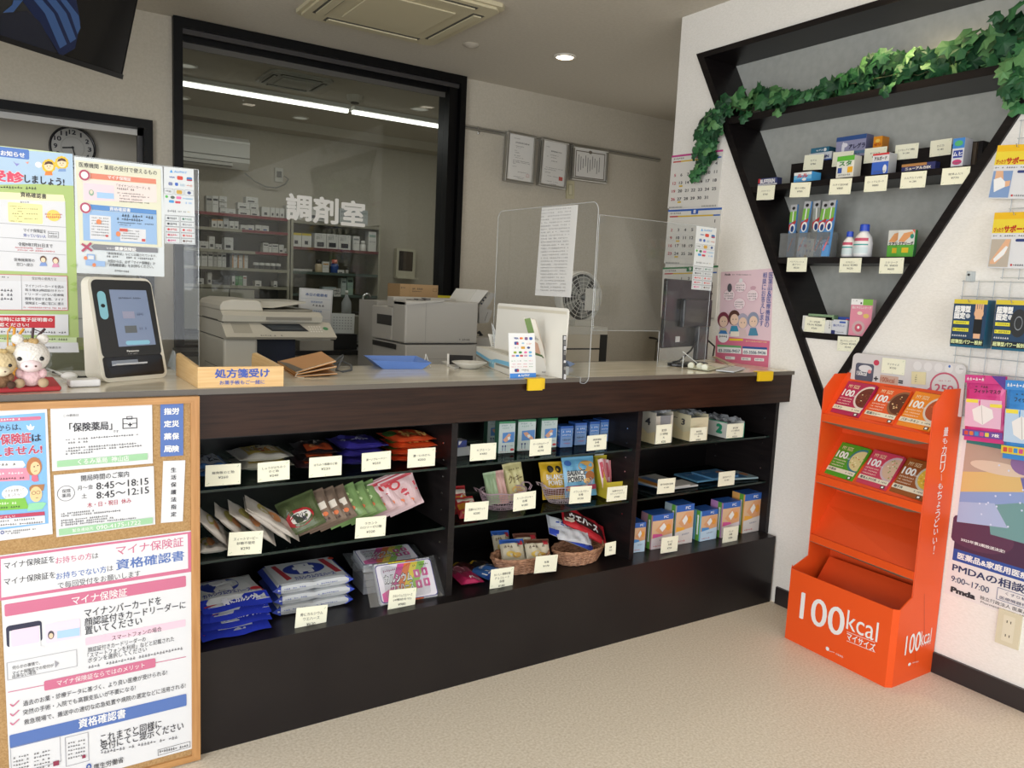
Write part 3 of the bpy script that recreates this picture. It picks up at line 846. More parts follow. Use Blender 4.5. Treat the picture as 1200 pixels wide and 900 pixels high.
b.obj('paper_poster',label='white poster with two red rings and a red cross on the left acrylic screen',cat='poster',group='papers on the left acrylic screen')
def pay_strip(crop,tl,tr,bl,br,ax,val,label,k):
    """strip of payment marks: k maps the unit rows"""
    b,g0,(O,u,v,w,h)=sh(crop,tl,tr,bl,br,ax=ax,val=val,mat=M('#d8dde0',0.5))
    g=G(b,O,u,v,w,h)
    g.poly([(0.22,0.07),(0.27,0.03),(0.32,0.07)],M('#3f9be0'),1);g.txt((0.36,0.052,0.78,0.052,0.03),'AirPAY',M('#3f9be0'),2)
    g.txt((0.2,0.128,0.38,0.128,0.02),'VISA',M('#2a4fa0'),2,0.02);g.rr((0.45,0.13,0.64,0.13,0.05),M('#cf4a3a'),1);g.rr((0.76,0.135,0.94,0.135,0.05),M('#3f78b4'),1);g.rect((0.76,0.148,0.94,0.148,0.018),M('#b8454a'),2)
    g.rr((0.17,0.215,0.30,0.215,0.042),M('#7480a8'),1);g.rr((0.38,0.215,0.48,0.215,0.042),M('#3f68c0'),1);g.greek((0.55,0.22,0.7,0.22,0.04),M('#8fb0c8'),4,1);g.greek((0.76,0.22,0.95,0.22,0.04),M('#d08a78'),5,1)
    for x0 in (0.03,0.36,0.69):g.frame((x0,0.315,x0+0.29,0.315,0.075),M('#8b8f94'),0.05,1)
    g.rr((0.42,0.315,0.60,0.315,0.05),M('#c9a24a'),2);g.greek((0.08,0.315,0.26,0.315,0.03),m_ink,4,2);g.ell(0.83,0.315,0.06,0.02,M('#4a5a90'),2)
    g.ell(0.1,0.385,0.045,0.018,M('#5cb85c'),1);g.ell(0.29,0.39,0.07,0.02,M('#5a6a62'),1);g.rr((0.41,0.39,0.57,0.39,0.035),M('#e07aa8'),1);g.greek((0.62,0.395,0.95,0.395,0.025),M('#55a8d8'),7,1)
    g.rr((0.17,0.445,0.33,0.445,0.035),M('#4a9ad8'),1);g.rr((0.37,0.45,0.54,0.45,0.03),M('#c84a5a'),1);g.greek((0.6,0.45,0.92,0.45,0.03),M('#58a0e0'),6,1)
    g.greek((0.12,0.57,0.4,0.57,0.035),M('#6a7076'),5,1);g.greek((0.45,0.57,0.72,0.57,0.02),M('#6a7076'),6,1);g.greek((0.76,0.57,0.9,0.57,0.02),M('#c0a838'),3,1)
    g.rect((0.02,0.625,0.98,0.625,0.004),M('#8b8f94'),1)
    cols=(('#5a6068','#5a8a78'),('#3a3f46','#9a9ea4'),('#d0454a','#d0454a'),('#c8405a','#c8504a'),('#d0508a','#6a4f48'))
    for r in range(5):
        y=0.665+r*0.073
        for c in (0,1):
            x0=0.03+c*0.49
            g.frame((x0,y,x0+0.46,y,0.07),M('#7e8288'),0.05,1)
            g.greek((x0+0.16,y,x0+0.38,y,0.035),M(cols[r][c]),5,2);g.ell(x0+0.1,y,0.04,0.014,M(cols[r][c]),2)
    return b.obj('payment_sticker',label=label,cat='sticker')
pay_strip(CW,(668,90),(890,112),(674,632),(886,640),1,PY_,'tall payment sticker beside the white poster on the left acrylic screen',0)
# == back of the room and dispensary
ORD=['first','second','third','fourth','fifth','sixth','seventh','eighth','ninth','tenth','eleventh','twelfth','thirteenth','fourteenth']
AX,AY,AZ=V((1,0,0)),V((0,1,0)),V((0,0,1))
# ---- ceiling air conditioner cassette
def cassette(x0,y0,w,z,label,closed_col,dark_col,drop=0.03):
    t=thing('ceiling_air_conditioner',(x0+w/2,y0+w/2,z-drop),label,'air conditioner')
    b=B();m=M(closed_col,0.5)
    b.prism([(x0+a,y0+c,z-0.0005) for a,c in ((0.03,0),(w-0.03,0),(w,0.03),(w,w-0.03),(w-0.03,w),(0.03,w),(0,w-0.03),(0,0.03))],(0,0,-drop*0.6),m)
    b.prism([(x0+0.02+a*(w-0.04)/w,y0+0.02+c*(w-0.04)/w,z-drop*0.6) for a,c in ((0.03,0),(w-0.03,0),(w,0.03),(w,w-0.03),(w-0.03,w),(0.03,w),(0,w-0.03),(0,0.03))],(0,0,-drop*0.4),m)
    b.obj('housing',t)
    k=w/0.95
    b=B();i0=0.22*k;b.box((x0+i0,y0+i0,z-drop-0.008),(x0+w-i0,y0+w-i0,z-drop),M(closed_col,0.6));b.obj('intake_grille',t,bevel=0.004)
    for q in range(4):
        b=B();a0,a1,c0,c1=0.17*w,0.83*w,0.065*w,0.145*w
        r=[(a0,c0,a1,c1),(a0,w-c1,a1,w-c0),(c0,a0,c1,a1),(w-c1,a0,w-c0,a1)][q]
        b.box((x0+r[0],y0+r[1],z-drop-0.002),(x0+r[2],y0+r[3],z-drop+0.001),M(dark_col,0.5))
        o=b.obj('air_outlet',t)
        b=B();lv=(x0+r[0]+0.01,y0+r[1]+0.012,x0+r[2]-0.01,y0+r[3]-0.018)
        b.box((lv[0],lv[1],z-drop-0.009),(lv[2],lv[3],z-drop-0.003),m);b.obj('louvre',o)
    return t
cassette(-1.50,1.20,0.77,CEZ,'beige ceiling air conditioner cassette set in the ceiling above the staff side','#c9c0a2','#4b4a44')
P=Z(552,52,CEZ);t=None
b=B();b.lathe([(0.012,-0.02),(0.03,-0.012),(0.045,-0.004),(0.047,0)],(P.x,P.y,CEZ-0.0005),M('#b8b0a2'));b.obj('sprinkler_cap',label='small round plate on the ceiling beside the air conditioner cassette',cat='sprinkler cap',smooth=True)
def downlight(px_,py_,label,on=True,r=0.05,power=3):
    P=Z(px_,py_,CEZ)
    t=thing('downlight',(P.x,P.y,CEZ-0.012),label,'ceiling light')
    b=B();b.lathe([(r,-0.008),(r+0.014,-0.006),(r+0.016,0),(r,0)],(P.x,P.y,CEZ-0.0008),M('#d9d4c8',0.4),32,cap=False);b.obj('trim_ring',t)
    b=B();b.lathe([(0.0005,-0.005),(r,-0.005),(r,-0.002),(0.0005,-0.002)],(P.x,P.y,CEZ-0.001),M('#fff1dc',0.5,emit=6.0 if on else 0.0) if on else M('#e8e6dc',0.5,emit=0.25),32);b.obj('lens',t)
    if power:spot('downlight_lamp',(P.x,P.y,CEZ-0.02),power,(1,0.9,0.75),130,0.7,r)
downlight(662,66,'round ceiling light glowing over the staff side near the right wall',power=9)
for x_,y_,lb in ((-2.3,0.9,'added unseen round ceiling light over the card reader end of the staff side'),(-1.1,0.75,'added unseen round ceiling light over the middle of the counter')):  # two downlights out of view, added to brighten the staff side
    t=thing('downlight',(x_,y_,CEZ-0.012),lb,'ceiling light');b=B();b.lathe([(0.05,-0.008),(0.064,-0.006),(0.066,0),(0.05,0)],(x_,y_,CEZ-0.0008),M('#d9d4c8',0.4),32,cap=False);b.obj('trim_ring',t);b=B();b.lathe([(0.0005,-0.005),(0.05,-0.005)],(x_,y_,CEZ-0.001),M('#fff1dc',0.5,emit=6.0),32,cap=False);b.obj('lens',t);spot('downlight_lamp',(x_,y_,CEZ-0.02),9,(1,0.9,0.75),130,0.7,0.05)
# ---- hanging television, top left
u=V((0.8103,0.586,0)).normalized();nb=V((u.y,-u.x,0))
tilt=radians(17)
B0=Z(143,93,2.1)
v=(AZ*cos(tilt)+nb*sin(tilt)).normalized()
n=u.cross(v)
if n.dot(CP-B0)<0:n=-n
Wt,Ht=0.98,0.58
O=B0-u*Wt
t=thing('television',(O.x+u.x*Wt/2,O.y+u.y*Wt/2,2.1),'black flat television hung from the ceiling at the top left','television')
b=B();b.slab(O,u,v,Wt,Ht,n,0.045,m_frm);b.obj('housing',t,bevel=0.004)
b=B();b.slab(O+u*0.0+v*0.0,u,v,Wt,0.02,n,-0.004,M('#08080a',0.3));b.obj('lower_bezel',t)
b=B();b.slab(O+u*0.012+v*0.022,u,v,Wt-0.024,Ht-0.034,n,-0.002,M('#07080c',0.15,coat=0.5))
g=G(b,O+n*0.002,u,v,Wt,Ht,crop=(0,0,7.06))
sb=M('#1c3468',0.25,emit=0.25);s2=M('#33507f',0.3,emit=0.12);s3=M('#06183f',0.3,emit=0.08)
g.poly([(180,0),(625,-30),(665,180),(620,400),(500,470),(400,300)],s3,1)
g.poly([(275,-5),(345,-5),(445,110),(552,365),(495,400),(370,110)],s2,2);g.poly([(385,-5),(460,-5),(548,110),(628,320),(580,355),(478,110)],s2,2)
g.poly([(495,-5),(545,-5),(650,130),(665,230),(640,285),(580,110)],s2,2)
g.poly([(0,120),(220,90),(330,180),(480,460),(0,300)],M('#141826',0.25,emit=0.1),1);g.poly([(20,105),(100,40),(110,0),(190,0),(110,100)],s2,2)
b.obj('screen',t)
b=B();c0=O+u*Wt/2+v*0.35-n*0.06
b.tube([c0,(c0.x,c0.y,CEZ-0.001)],0.02,m_frm,12);b.slab(c0-u*0.12-v*0.1,u,v,0.24,0.2,n,-0.02,m_frm);b.obj('ceiling_mount',t)
# ---- wall clock behind the pass window
yc=3.048
P=Y(84.8,173.5,yc);rc=(Y(111.6,173,yc)-Y(57,173,yc)).length/2
t=thing('wall_clock',(P.x,yc-0.02,P.z-rc),'round black rimmed wall clock with roman style numerals seen through the pass window','clock')
b=B();b.lathe([(rc-0.012,0.02),(rc-0.006,0.032),(rc,0.028),(rc,0.0)],P,M('#141416',0.25),48,axis=(0,-1,0),cap=False);b.obj('rim',t,smooth=True)
b=B();b.lathe([(0.001,0.018),(rc-0.008,0.018),(rc-0.008,0.0)],P,M('#b4b2ab',0.5),48,axis=(0,-1,0))
g=G(b,V((P.x-rc,yc-0.0205,P.z-rc)),AX,AZ,2*rc,2*rc)
for k in range(12):
    a=radians(90-30*(k+1));x,y=0.5+0.36*cos(a),0.5-0.36*sin(a)
    s_=str(k+1);g.txt((x-0.035*len(s_),y,x+0.035*len(s_),y,0.10),s_,m_ink,1,0.03)
g.ell(0.5,0.5,0.25,0.25,M('#8f8d88'),1,40,ring=0.97)
b.obj('dial',t)
b=B();g=G(b,V((P.x-rc,yc-0.023,P.z-rc)),AX,AZ,2*rc,2*rc)
g.line(0.5,0.5,0.28,0.53,0.035,M('#111114'),1);b.obj('hour_hand',t)
b=B();g=G(b,V((P.x-rc,yc-0.0235,P.z-rc)),AX,AZ,2*rc,2*rc)
g.line(0.5,0.5,0.58,0.86,0.025,M('#111114'),1);g.ell(0.5,0.5,0.03,0.03,M('#111114'),2);b.obj('minute_hand',t)
# ---- picture rail, framed certificates, switch plate on the back wall
CR_=(570,130,7.5)
z0=Y(545,148.5,2.49).z
b=B();xa,xb=Y(545,148,2.49).x,Y(773,187,2.49).x
b.box((xa,2.484,z0-0.014),(xb,2.4995,z0+0.012),m_alu);b.box((xa,2.480,z0-0.002),(xb,2.486,z0+0.003),M('#6a6862'))
b.obj('picture_rail',label='thin aluminium picture rail along the top of the back wall',cat='picture rail')
P=Y(560,152,2.48);b=B();b.tube([(P.x,2.479,P.z+0.02),(P.x,2.47,P.z),(P.x+0.004,2.466,P.z-0.02),(P.x-0.004,2.464,P.z-0.03),(P.x-0.01,2.466,P.z-0.018)],0.003,m_chr,8)
b.obj('rail_hook',label='empty metal hook hanging at the left end of the picture rail',cat='hook')
def certificate(tl,tr,bl,br,label,kind):
    yv=2.455
    cs=[px(CR_,*q) for q in (tl,tr,bl,br)]
    b,O,u,v,w,h=sheet('',cs,M('#d6d4cf',0.5),'','',ax=1,val=yv,thick=0.004)
    c=(O+u*w/2)
    t=thing('framed_certificate',(c.x,yv,O.z),label,'framed certificate','framed certificates')
    g=G(b,O,u,v,w,h)
    if kind==0:
        g.greek((0.24,0.12,0.45,0.12,0.02),m_ink,8);g.txt((0.3,0.2,0.78,0.2,0.03),'保険薬局指定通知書',m_ink)
        for y,x0,x1 in ((0.27,0.3,0.6),(0.3,0.34,0.5),(0.36,0.28,0.4),(0.4,0.3,0.45),(0.46,0.28,0.5),(0.5,0.32,0.6),(0.56,0.25,0.85),(0.59,0.25,0.85),(0.62,0.25,0.35),(0.68,0.24,0.45),(0.78,0.44,0.8),(0.88,0.3,0.7),(0.91,0.45,0.65)):g.greek((x0,y,x1,y,0.016),m_ink,int((x1-x0)*36))
        g.frame((0.74,0.83,0.84,0.83,0.055),M('#b8605a'),0.1)
    elif kind==1:
        g.txt((0.35,0.25,0.78,0.25,0.025),'薬局開設許可証',m_ink)
        for y,x0,x1 in ((0.17,0.15,0.35),(0.33,0.35,0.65),(0.37,0.2,0.3),(0.38,0.35,0.6),(0.45,0.4,0.62),(0.6,0.22,0.85),(0.64,0.15,0.6),(0.7,0.2,0.4),(0.77,0.3,0.45),(0.77,0.5,0.7),(0.88,0.25,0.7),(0.93,0.4,0.65)):g.greek((x0,y,x1,y,0.016),m_ink,int((x1-x0)*36))
        g.rect((0.72,0.79,0.86,0.79,0.08),M('#b9574f'),2);g.frame((0.06,0.5,0.95,0.5,0.9),M('#b9b2a5'),0.006)
    else:
        g.frame((0.1,0.52,0.92,0.52,0.78),M('#6f675c'),0.035);g.ell(0.5,0.14,0.05,0.05,M('#6f675c'),2)
        for i in range(10):
            x=0.18+i*0.065;g.line(x,0.25+(i % 3)*0.05,x,0.75-(i % 4)*0.06,0.018,m_ink,2)
    b.obj('certificate_sheet',t)
    fw=0.016
    for q,(a0,a1) in enumerate((((0,0),(w,fw)),((0,h-fw),(w,h)),((0,fw),(fw,h-fw)),((w-fw,fw),(w,h-fw)))):
        b=B();b.slab(O+u*a0[0]+v*a0[1]+AY*0.012,u,v,a1[0]-a0[0],a1[1]-a0[1],V((0,-1,0)),-0.022,m_alu);b.obj('frame_rail',t,bevel=0.003)
    b=B();b.slab(O+u*0.002+v*0.002+AY*0.004,u,v,w-0.004,h-0.004,V((0,-1,0)),0.025,M('#8d8a80'));b.obj('backing_board',t)
    for f in (0.3,0.7):
        b=B();b.tube([O+u*w*f+v*(h-0.01)+AY*0.02,(O.x+w*f,2.48,z0)],0.002,m_chr,6);b.obj('hanging_wire',t)
certificate((188,166),(440,228),(155,618),(405,648),'leftmost portrait certificate in a silver frame on the back wall',0)
certificate((496,225),(735,285),(447,655),(685,688),'middle portrait certificate with a red seal in a silver frame',1)
certificate((770,297),(1082,352),(733,602),(1043,637),'landscape certificate with an ornate border at the right of the rail',2)
b,g,_=sh(CR_,(708,612),(778,616),(700,770),(770,774),val=2.491,mat=M('#bdb696',0.4),thick=0.009)
g=G(b,*_[0:3],_[3],_[4]);g.frame((0.25,0.5,0.75,0.5,0.6),M('#8f8a70'),0.03);g.rr((0.33,0.5,0.67,0.5,0.5),M('#c9c3a6'),2,0.1)
b.obj('switch_plate',label='beige switch plate on the back wall under the framed certificates',cat='switch plate')
# ---- dispensary: ceiling lights, air conditioners
cassette(-1.27,3.15,0.42,CEZ,'small ceiling cassette with a hanging flap inside the dispensary','#b4b2a9','#26261f',0.02)
for px_,py_,lb in ((218,76,'round ceiling light at the far left of the dispensary ceiling'),(492,127,'round ceiling light near the right end of the strip light'),(352,137.5,'small round ceiling light behind the strip light'),(212,114,'partly hidden round ceiling light beside the wall air conditioner')):
    downlight(px_,py_,lb,on=False,power=0,r=0.055)
def strip(x0,x1,label):
    t=thing('strip_light',((x0+x1)/2,3.84,CEZ-0.075),label,'ceiling light','strip lights in the dispensary')
    b=B();b.box((x0,3.79,CEZ-0.03),(x1,3.90,CEZ-0.0005),M('#d8d8d2'));b.obj('housing',t)
    b=B();b.prism([(x0+0.005,3.82,CEZ-0.03),(x0+0.005,3.825,CEZ-0.055),(x0+0.005,3.855,CEZ-0.055),(x0+0.005,3.865,CEZ-0.03)],(x1-x0-0.01,0,0),M('#fbfbf6',0.5,emit=3.2));b.obj('diffuser',t)
    area('strip_lamp',((x0+x1)/2,3.845,CEZ-0.08),(0,0,0),x1-x0,0.06,5.5*(x1-x0))
strip(-1.9,-0.49,'long white strip light lit across the left of the dispensary ceiling')
strip(-0.46,0.95,'second white strip light lit toward the right of the dispensary ceiling')
P=Z(416,112,CEZ)
b=B();b.lathe([(0.001,-0.05),(0.04,-0.048),(0.055,-0.03),(0.06,0)],(P.x,P.y,CEZ-0.0005),M('#bdb8aa'));b.lathe([(0.03,-0.056),(0.03,-0.04)],(P.x,P.y,CEZ),M('#2a2826'),16);b.obj('smoke_detector',label='round smoke detector on the dispensary ceiling beside the strip light',cat='smoke detector')
a0=Y(212,152,4.74);a1=Y(293,163,4.74);a2=Y(291,199,4.74)
x0,x1,za,zb=a1.x-0.80,a1.x,a1.z,a2.z
t=thing('wall_air_conditioner',((x0+x1)/2,4.86,zb),'white wall air conditioner high on the dispensary back wall','air conditioner')
b=B();b.prism([(x0,4.98,zb+0.02),(x0,4.80,zb),(x0,4.745,zb+0.05),(x0,4.74,za-0.03),(x0,4.78,za),(x0,4.98,za)],(x1-x0,0,0),M('#cfcdc6',0.4));b.obj('housing',t)
b=B();b.box((x0+0.03,4.750,zb+0.01),(x1-0.14,4.76,zb+0.055),M('#3e3e3c'));b.prism([(x0+0.03,4.745,zb+0.04),(x0+0.03,4.72,zb+0.015),(x0+0.03,4.722,zb+0.012),(x0+0.03,4.75,zb+0.035)],(x1-x0-0.17,0,0),M('#c4c2bb'));b.obj('outlet_flap',t)
b=B();b.box((x0,4.736,zb+0.085),(x1,4.741,zb+0.09),M('#6e6d69'));b.box((x0,4.735,za-0.045),(x1,4.741,za-0.036),M('#efeee8'));b.obj('front_seam',t)
b=B();p0=Y(287,204,4.93);pts=[Y(x,y,4.95) for x,y in ((287,203),(298,212),(312,219),(324,220),(334,216),(338,210),(333,206))]
b.tube(pts,0.006,M('#8d8b85'),6);b.obj('power_cord',label='grey cord looping from the wall air conditioner to the outlet',cat='cord')
P=Y(327,205,4.985);b=B();b.box((P.x-0.035,4.985,P.z-0.06),(P.x+0.035,4.999,P.z+0.06),M('#c9c6bc'));b.box((P.x-0.02,4.975,P.z-0.02),(P.x+0.02,4.985,P.z+0.03),M('#77756f'))
b.obj('wall_outlet',label='white wall outlet with a plug beside the air conditioner in the dispensary',cat='outlet')
# ---- medicine racks
RY=4.70;RB=4.97
def rack(name,corner_l,corner_r,rows,label,back,rail):
    """rows: list of (picture row at left front, at right front); colour by row"""
    xl=corner_l;xr=corner_r
    t=thing(name,((xl+xr)/2,RY,0.0),label,'shelf unit')
    m=M('#a39e8c',0.5)
    for x in (xl,xr-0.02):
        b=B();b.box((x,RY,0.0),(x+0.02,RB,rows[0][0]-(0 if rail else-0.02)),m);b.obj('side_panel',t)
    b=B();b.box((xl,RB,0.0),(xr,RB+0.01,rows[0][0]),M(back,0.6));b.obj('back_panel',t)
    for z,c in rows:
        b=B();b.box((xl+0.02,RY+0.004,z-0.018),(xr-0.02,RB-0.001,z),m)
        b.box((xl+0.02,RY+0.001,z-0.02),(xr-0.02,RY+0.006,z+0.004),M(c,0.4));b.obj('shelf',t)
    return t
xL0,xL1=Y(205,240,RY).x,Y(340,262,RY).x
CS=(220,220,6.923)
zr=[Y(*px(CS,500,q),RY).z for q in (226,346,518,658,800)]
rack('medicine_rack',xL0,xL1,list(zip(zr,('#7e2f35','#9a9683','#9a9683','#9a9683','#9a9683'))),'grey steel medicine rack with a red top edge at the left of the dispensary','#4d4a40',True)
b=B();xm=Y(*px(CS,440,345),RY).x;b.box((xm,RY-0.003,zr[1]-0.018),(xL1-0.02,RY,zr[1]+0.004),M('#7e2f35',0.4))
xm2=Y(*px(CS,548,525),RY).x;b.box((xm2,RY-0.003,zr[2]-0.018),(xL1-0.02,RY,zr[2]+0.004),M('#7e2f35',0.4));b.obj('edge_tape',label='red tape on the right halves of two shelves of the left medicine rack',cat='tape')
b=B();b.box((xL0+0.02,RY-0.012,zr[4]-0.36),((xL0+xL1)/2-0.05,RY-0.002,zr[4]-0.03),M('#a9a697',0.5));b.box(((xL0+xL1)/2-0.04,RY-0.012,zr[4]-0.36),(xL1-0.3,RY-0.002,zr[4]-0.03),M('#a9a697',0.5))
b.obj('cabinet_doors',label='pair of grey steel cabinet doors under the left medicine rack shelves',cat='cabinet door')
CT=(330,220,6.923)
xR0,xR1=xL1+0.01,Y(*px(CT,808,330),RY).x
zq=[Y(*px(CT,500,q),RY).z for q in (298,505,697,872)]
rack('medicine_rack',xR0,xR1,[(zq[0],'#8b8778'),(zq[1],'#6b3a3a'),(zq[2],'#4c5a52'),(zq[3],'#4c5a52')],'glass shelved medicine rack under the white window lettering','#7b7767',False)
mw='#cfcdc7'
def dbox(crop,x0,x1,y0,y1,z,front,label,grp,dep=0.09,y=None,mark='#3a3a3e',style=0,name='medicine_box',cat='medicine box',off=0.0):
    """small carton on a rack shelf from its picture box"""
    y=y or RY+0.03+off
    yb=(y0+y1)/2
    xa=Y(*px(crop,x0,yb),y).x;xb=Y(*px(crop,x1,yb),y).x
    h=Y(*px(crop,(x0+x1)/2,y0),y).z-Y(*px(crop,(x0+x1)/2,y1),y).z
    b=B();b.box((xa,y,z+0.0008),(xb,y+dep,z+h),M(front,0.5))
    g=G(b,(xa,y,z),AX,AZ,xb-xa,h)
    if style==0:g.rect((0.15,0.7,0.7,0.7,0.22),M(mark),1);g.greek((0.15,0.25,0.85,0.25,0.12),M('#77777a'),4,1)
    elif style==1:
        g.R(0,0,1,0.16,M(mark),1);g.rect((0.3,0.65,0.65,0.65,0.25),M('#33343a'),1)
    elif style==2:g.rect((0.1,0.22,0.9,0.22,0.12),M(mark),1);g.greek((0.1,0.5,0.9,0.5,0.1),M('#8a8a8c'),5,1)
    elif style==3:g.R(0,0.0,0.28,1,M(mark),1);g.greek((0.35,0.4,0.9,0.4,0.2),M('#8a8a8c'),4,1)
    elif style==4:g.rect((0.2,0.72,0.8,0.72,0.3),M(mark),1);g.txt((0.12,0.28,0.6,0.28,0.2),'2017',M('#6d6d70'),1);g.greek((0.1,0.1,0.9,0.1,0.06),M('#4f4f52'),6,1)
    return b.obj(name,label=label,cat=cat,group=grp)
def row(crop,boxes,z,where,kind,grp,**k):
    for i,bx in enumerate(boxes):
        kk=dict(k);kk.update(bx[5] if len(bx)>5 else {})
        dbox(crop,bx[0],bx[1],bx[2],bx[3],z,bx[4],f'{kind}, {ORD[i]} from the left {where}',grp,**kk)
row(CS,[(150,200,50,186,'#a9a79f'),(202,250,50,188,mw)],zr[0],'on top of the left medicine rack','tall pale medicine carton','cartons on top of the racks',style=2)
for i,(x,y0,y1) in enumerate(((256,62,105),(256,106,148),(262,150,196),(326,156,200))):
    dz={0:2,1:1,2:0,3:0}[i]*0.048
    dbox(CS,x,x+62,y0,y1,zr[0]+dz,mw,'flat white medicine box, '+('topmost of the','middle of the','lowest of the','right of the')[i]+' short stack on the rack','stacked flat boxes',mark='#8d8b88')
zz=[0.0,0.052,0.104]
for i,(x0,x1,lv) in enumerate(((412,508,0),(512,582,0),(406,503,1),(506,575,1),(472,570,2))):
    dbox(CS,x0,x1,165,215,zr[0]+zz[lv],mw,'box of the middle pile on the left rack, '+('bottom left','bottom right','second layer left','second layer right','top')[i],'middle pile of boxes',mark='#3a3740')
row(CS,[(600,668,145,228,mw),(672,708,150,232,mw),(711,745,152,235,mw),(748,785,155,238,mw)],zr[0],'in the dark labelled row on the rack','white medicine box','boxes on top of the racks',style=1,mark='#cfcdc7')
row(CT,[(35,90,135,245,mw),(95,160,140,250,mw),(235,290,150,262,mw),(300,360,165,272,mw)],zq[0]+0.012,'behind the window lettering on the right rack','white medicine box','boxes on top of the racks',style=0)
row(CT,[(470,585,170,290,'#b9bcbb'),(590,700,180,300,'#b4b7b6')],zq[0]+0.012,'behind the last window letter on the right rack','pale plastic bin','bins on the right rack',style=2,mark='#9aa0a0',name='plastic_bin',cat='bin')
orange='#b98344'
row(CS,[(195,238,250,320,mw,dict(style=1,mark=orange)),(242,285,252,325,mw,dict(style=1,mark=orange)),(290,332,242,330,'#b9b9b5'),(338,378,268,334,mw),(382,412,270,338,mw),(430,484,300,342,mw),(486,540,300,345,mw,dict(mark='#2f4a8a')),(550,600,300,350,mw),(604,658,303,352,mw,dict(mark='#2f4a8a'))],zr[1],'on the second shelf of the left rack','small medicine box','boxes on the second shelf')
row(CS,[(95,170,425,488,mw),(175,220,390,495,mw),(225,250,450,497,mw),(252,275,452,498,mw),(298,370,400,505,mw),(612,655,440,520,mw,dict(style=2)),(658,682,452,523,mw,dict(style=2)),(686,735,450,525,mw,dict(style=2)),(742,780,455,527,mw),(784,815,485,530,mw)],zr[2],'on the third shelf of the left rack','white medicine box','boxes on the third shelf')
row(CS,[(70,106,512,632,mw),(110,160,512,634,mw),(166,205,514,636,mw),(210,240,520,638,'#b6b4ae'),(243,275,516,639,mw),(280,312,518,640,mw),(360,400,540,645,mw,dict(style=3,mark=orange)),(404,445,542,647,mw,dict(style=3,mark=orange)),(449,488,543,650,mw,dict(style=3,mark=orange))],zr[3],'on the fourth shelf of the left rack','upright medicine box','boxes on the fourth shelf',style=2)
row(CS,[(78,130,728,778,mw),(162,195,682,782,mw),(360,384,712,790,mw),(386,408,712,791,'#4c8a52',dict(style=2,mark='#7ab07c')),(410,446,712,792,'#4c8a52',dict(style=2,mark='#7ab07c')),(449,478,708,793,mw,dict(style=2,mark='#a0504a')),(548,598,748,796,mw),(698,726,750,800,mw)],zr[4],'on the lowest shelf of the left rack','medicine box','boxes on the lowest shelf')
for i in range(5):
    x=px(CS,553+i*45,640)
    P=Y(x[0],x[1],RY+0.05);b=B();b.lathe([(0.020,0),(0.024,0.004),(0.024,0.03),(0.018,0.036)],(P.x,RY+0.05,zr[3]+0.001),M('#3a3a3c',0.4));b.lathe([(0.022,0.034),(0.022,0.052),(0.018,0.056)],(P.x,RY+0.05,zr[3]+0.001),M('#dcdad4'))
    b.obj('medicine_jar',label=f'small jar with white cap, {ORD[i]} from the left on the fourth shelf',cat='jar',group='white capped jars',smooth=False)
row(CT,[(82,160,370,485,mw,dict(style=1,mark='#c9b33c')),(164,242,375,490,mw,dict(style=1,mark='#c9b33c')),(268,362,375,498,mw,dict(style=4)),(365,460,382,505,mw,dict(style=4)),(463,560,390,512,mw,dict(style=4)),(580,632,400,520,mw,dict(style=2,mark='#8a8a8c')),(705,768,365,530,mw,dict(style=2,mark='#8fa59a'))],zq[1],'on the upper glass shelf of the right rack','white medicine carton','cartons on the upper glass shelf')
for x,y,h,c,cap,lb in ((658,495,0.095,'#d4d2cc','#d4d2cc','small white bottle between two cartons on the upper glass shelf'),(300,672,0.11,'#b9a888','#26211e','brown labelled bottle with dark cap on the middle glass shelf'),(428,690,0.12,'#1f3f7c','#c9604a','blue bottle with a red and white cap on the middle glass shelf'),(530,690,0.05,'#a9a79f','#3c3a36','tiny dark capped jar at the right of the middle glass shelf')):
    z=zq[1] if y<600 else zq[2]
    P=Y(*px(CT,x,y),RY+0.06);r=h*0.3
    b=B();b.lathe([(r*0.95,0),(r,0.004),(r,h*0.6),(r*0.55,h*0.72)],(P.x,RY+0.06,z+0.001),M(c,0.3));b.lathe([(r*0.7,h*0.7),(r*0.7,h),(r*0.6,h)],(P.x,RY+0.06,z+0.001),M(cap,0.4));b.obj('medicine_bottle',label=lb,cat='bottle',smooth=True)
row(CT,[(333,385,592,682,mw,dict(style=2,mark='#c08a3a')),(455,508,660,690,mw)],zq[2],'on the middle glass shelf of the right rack','small white box','boxes on the middle glass shelf')
row(CT,[(335,445,752,815,'#9aa8a8',dict(style=2,mark='#c9d2d2')),(485,525,730,868,'#a9b4ae',dict(style=2,mark='#4c5a5a')),(532,580,725,872,'#8fa598',dict(style=2,mark='#35403c'))],zq[3],'on the lowest glass shelf of the right rack','pale green carton','cartons on the lowest glass shelf')
b=B();P=Y(*px(CT,150,665),RY+0.05)
for k in range(4):b.box((P.x-0.1,RY+0.02,zq[2]+0.001+k*0.006),(P.x+0.1,RY+0.2,zq[2]+0.0055+k*0.006),M('#c6c4bd'))
b.obj('paper_stack',label='flat stack of white papers at the left of the middle glass shelf',cat='papers')
P=Y(655/6.923+0+330-0,345,RY)
b,g,_=sh(CT,(412,818),(470,815),(430,880),(490,884),val=RY-0.01,mat=M('#cfcdc6'));g.greek((425,835,470,832,30),m_ink,5);g.greek((432,860,480,858,20),m_ink,5)
b.obj('note_card',label='small white note with black marks hung on the lowest glass shelf edge',cat='note')
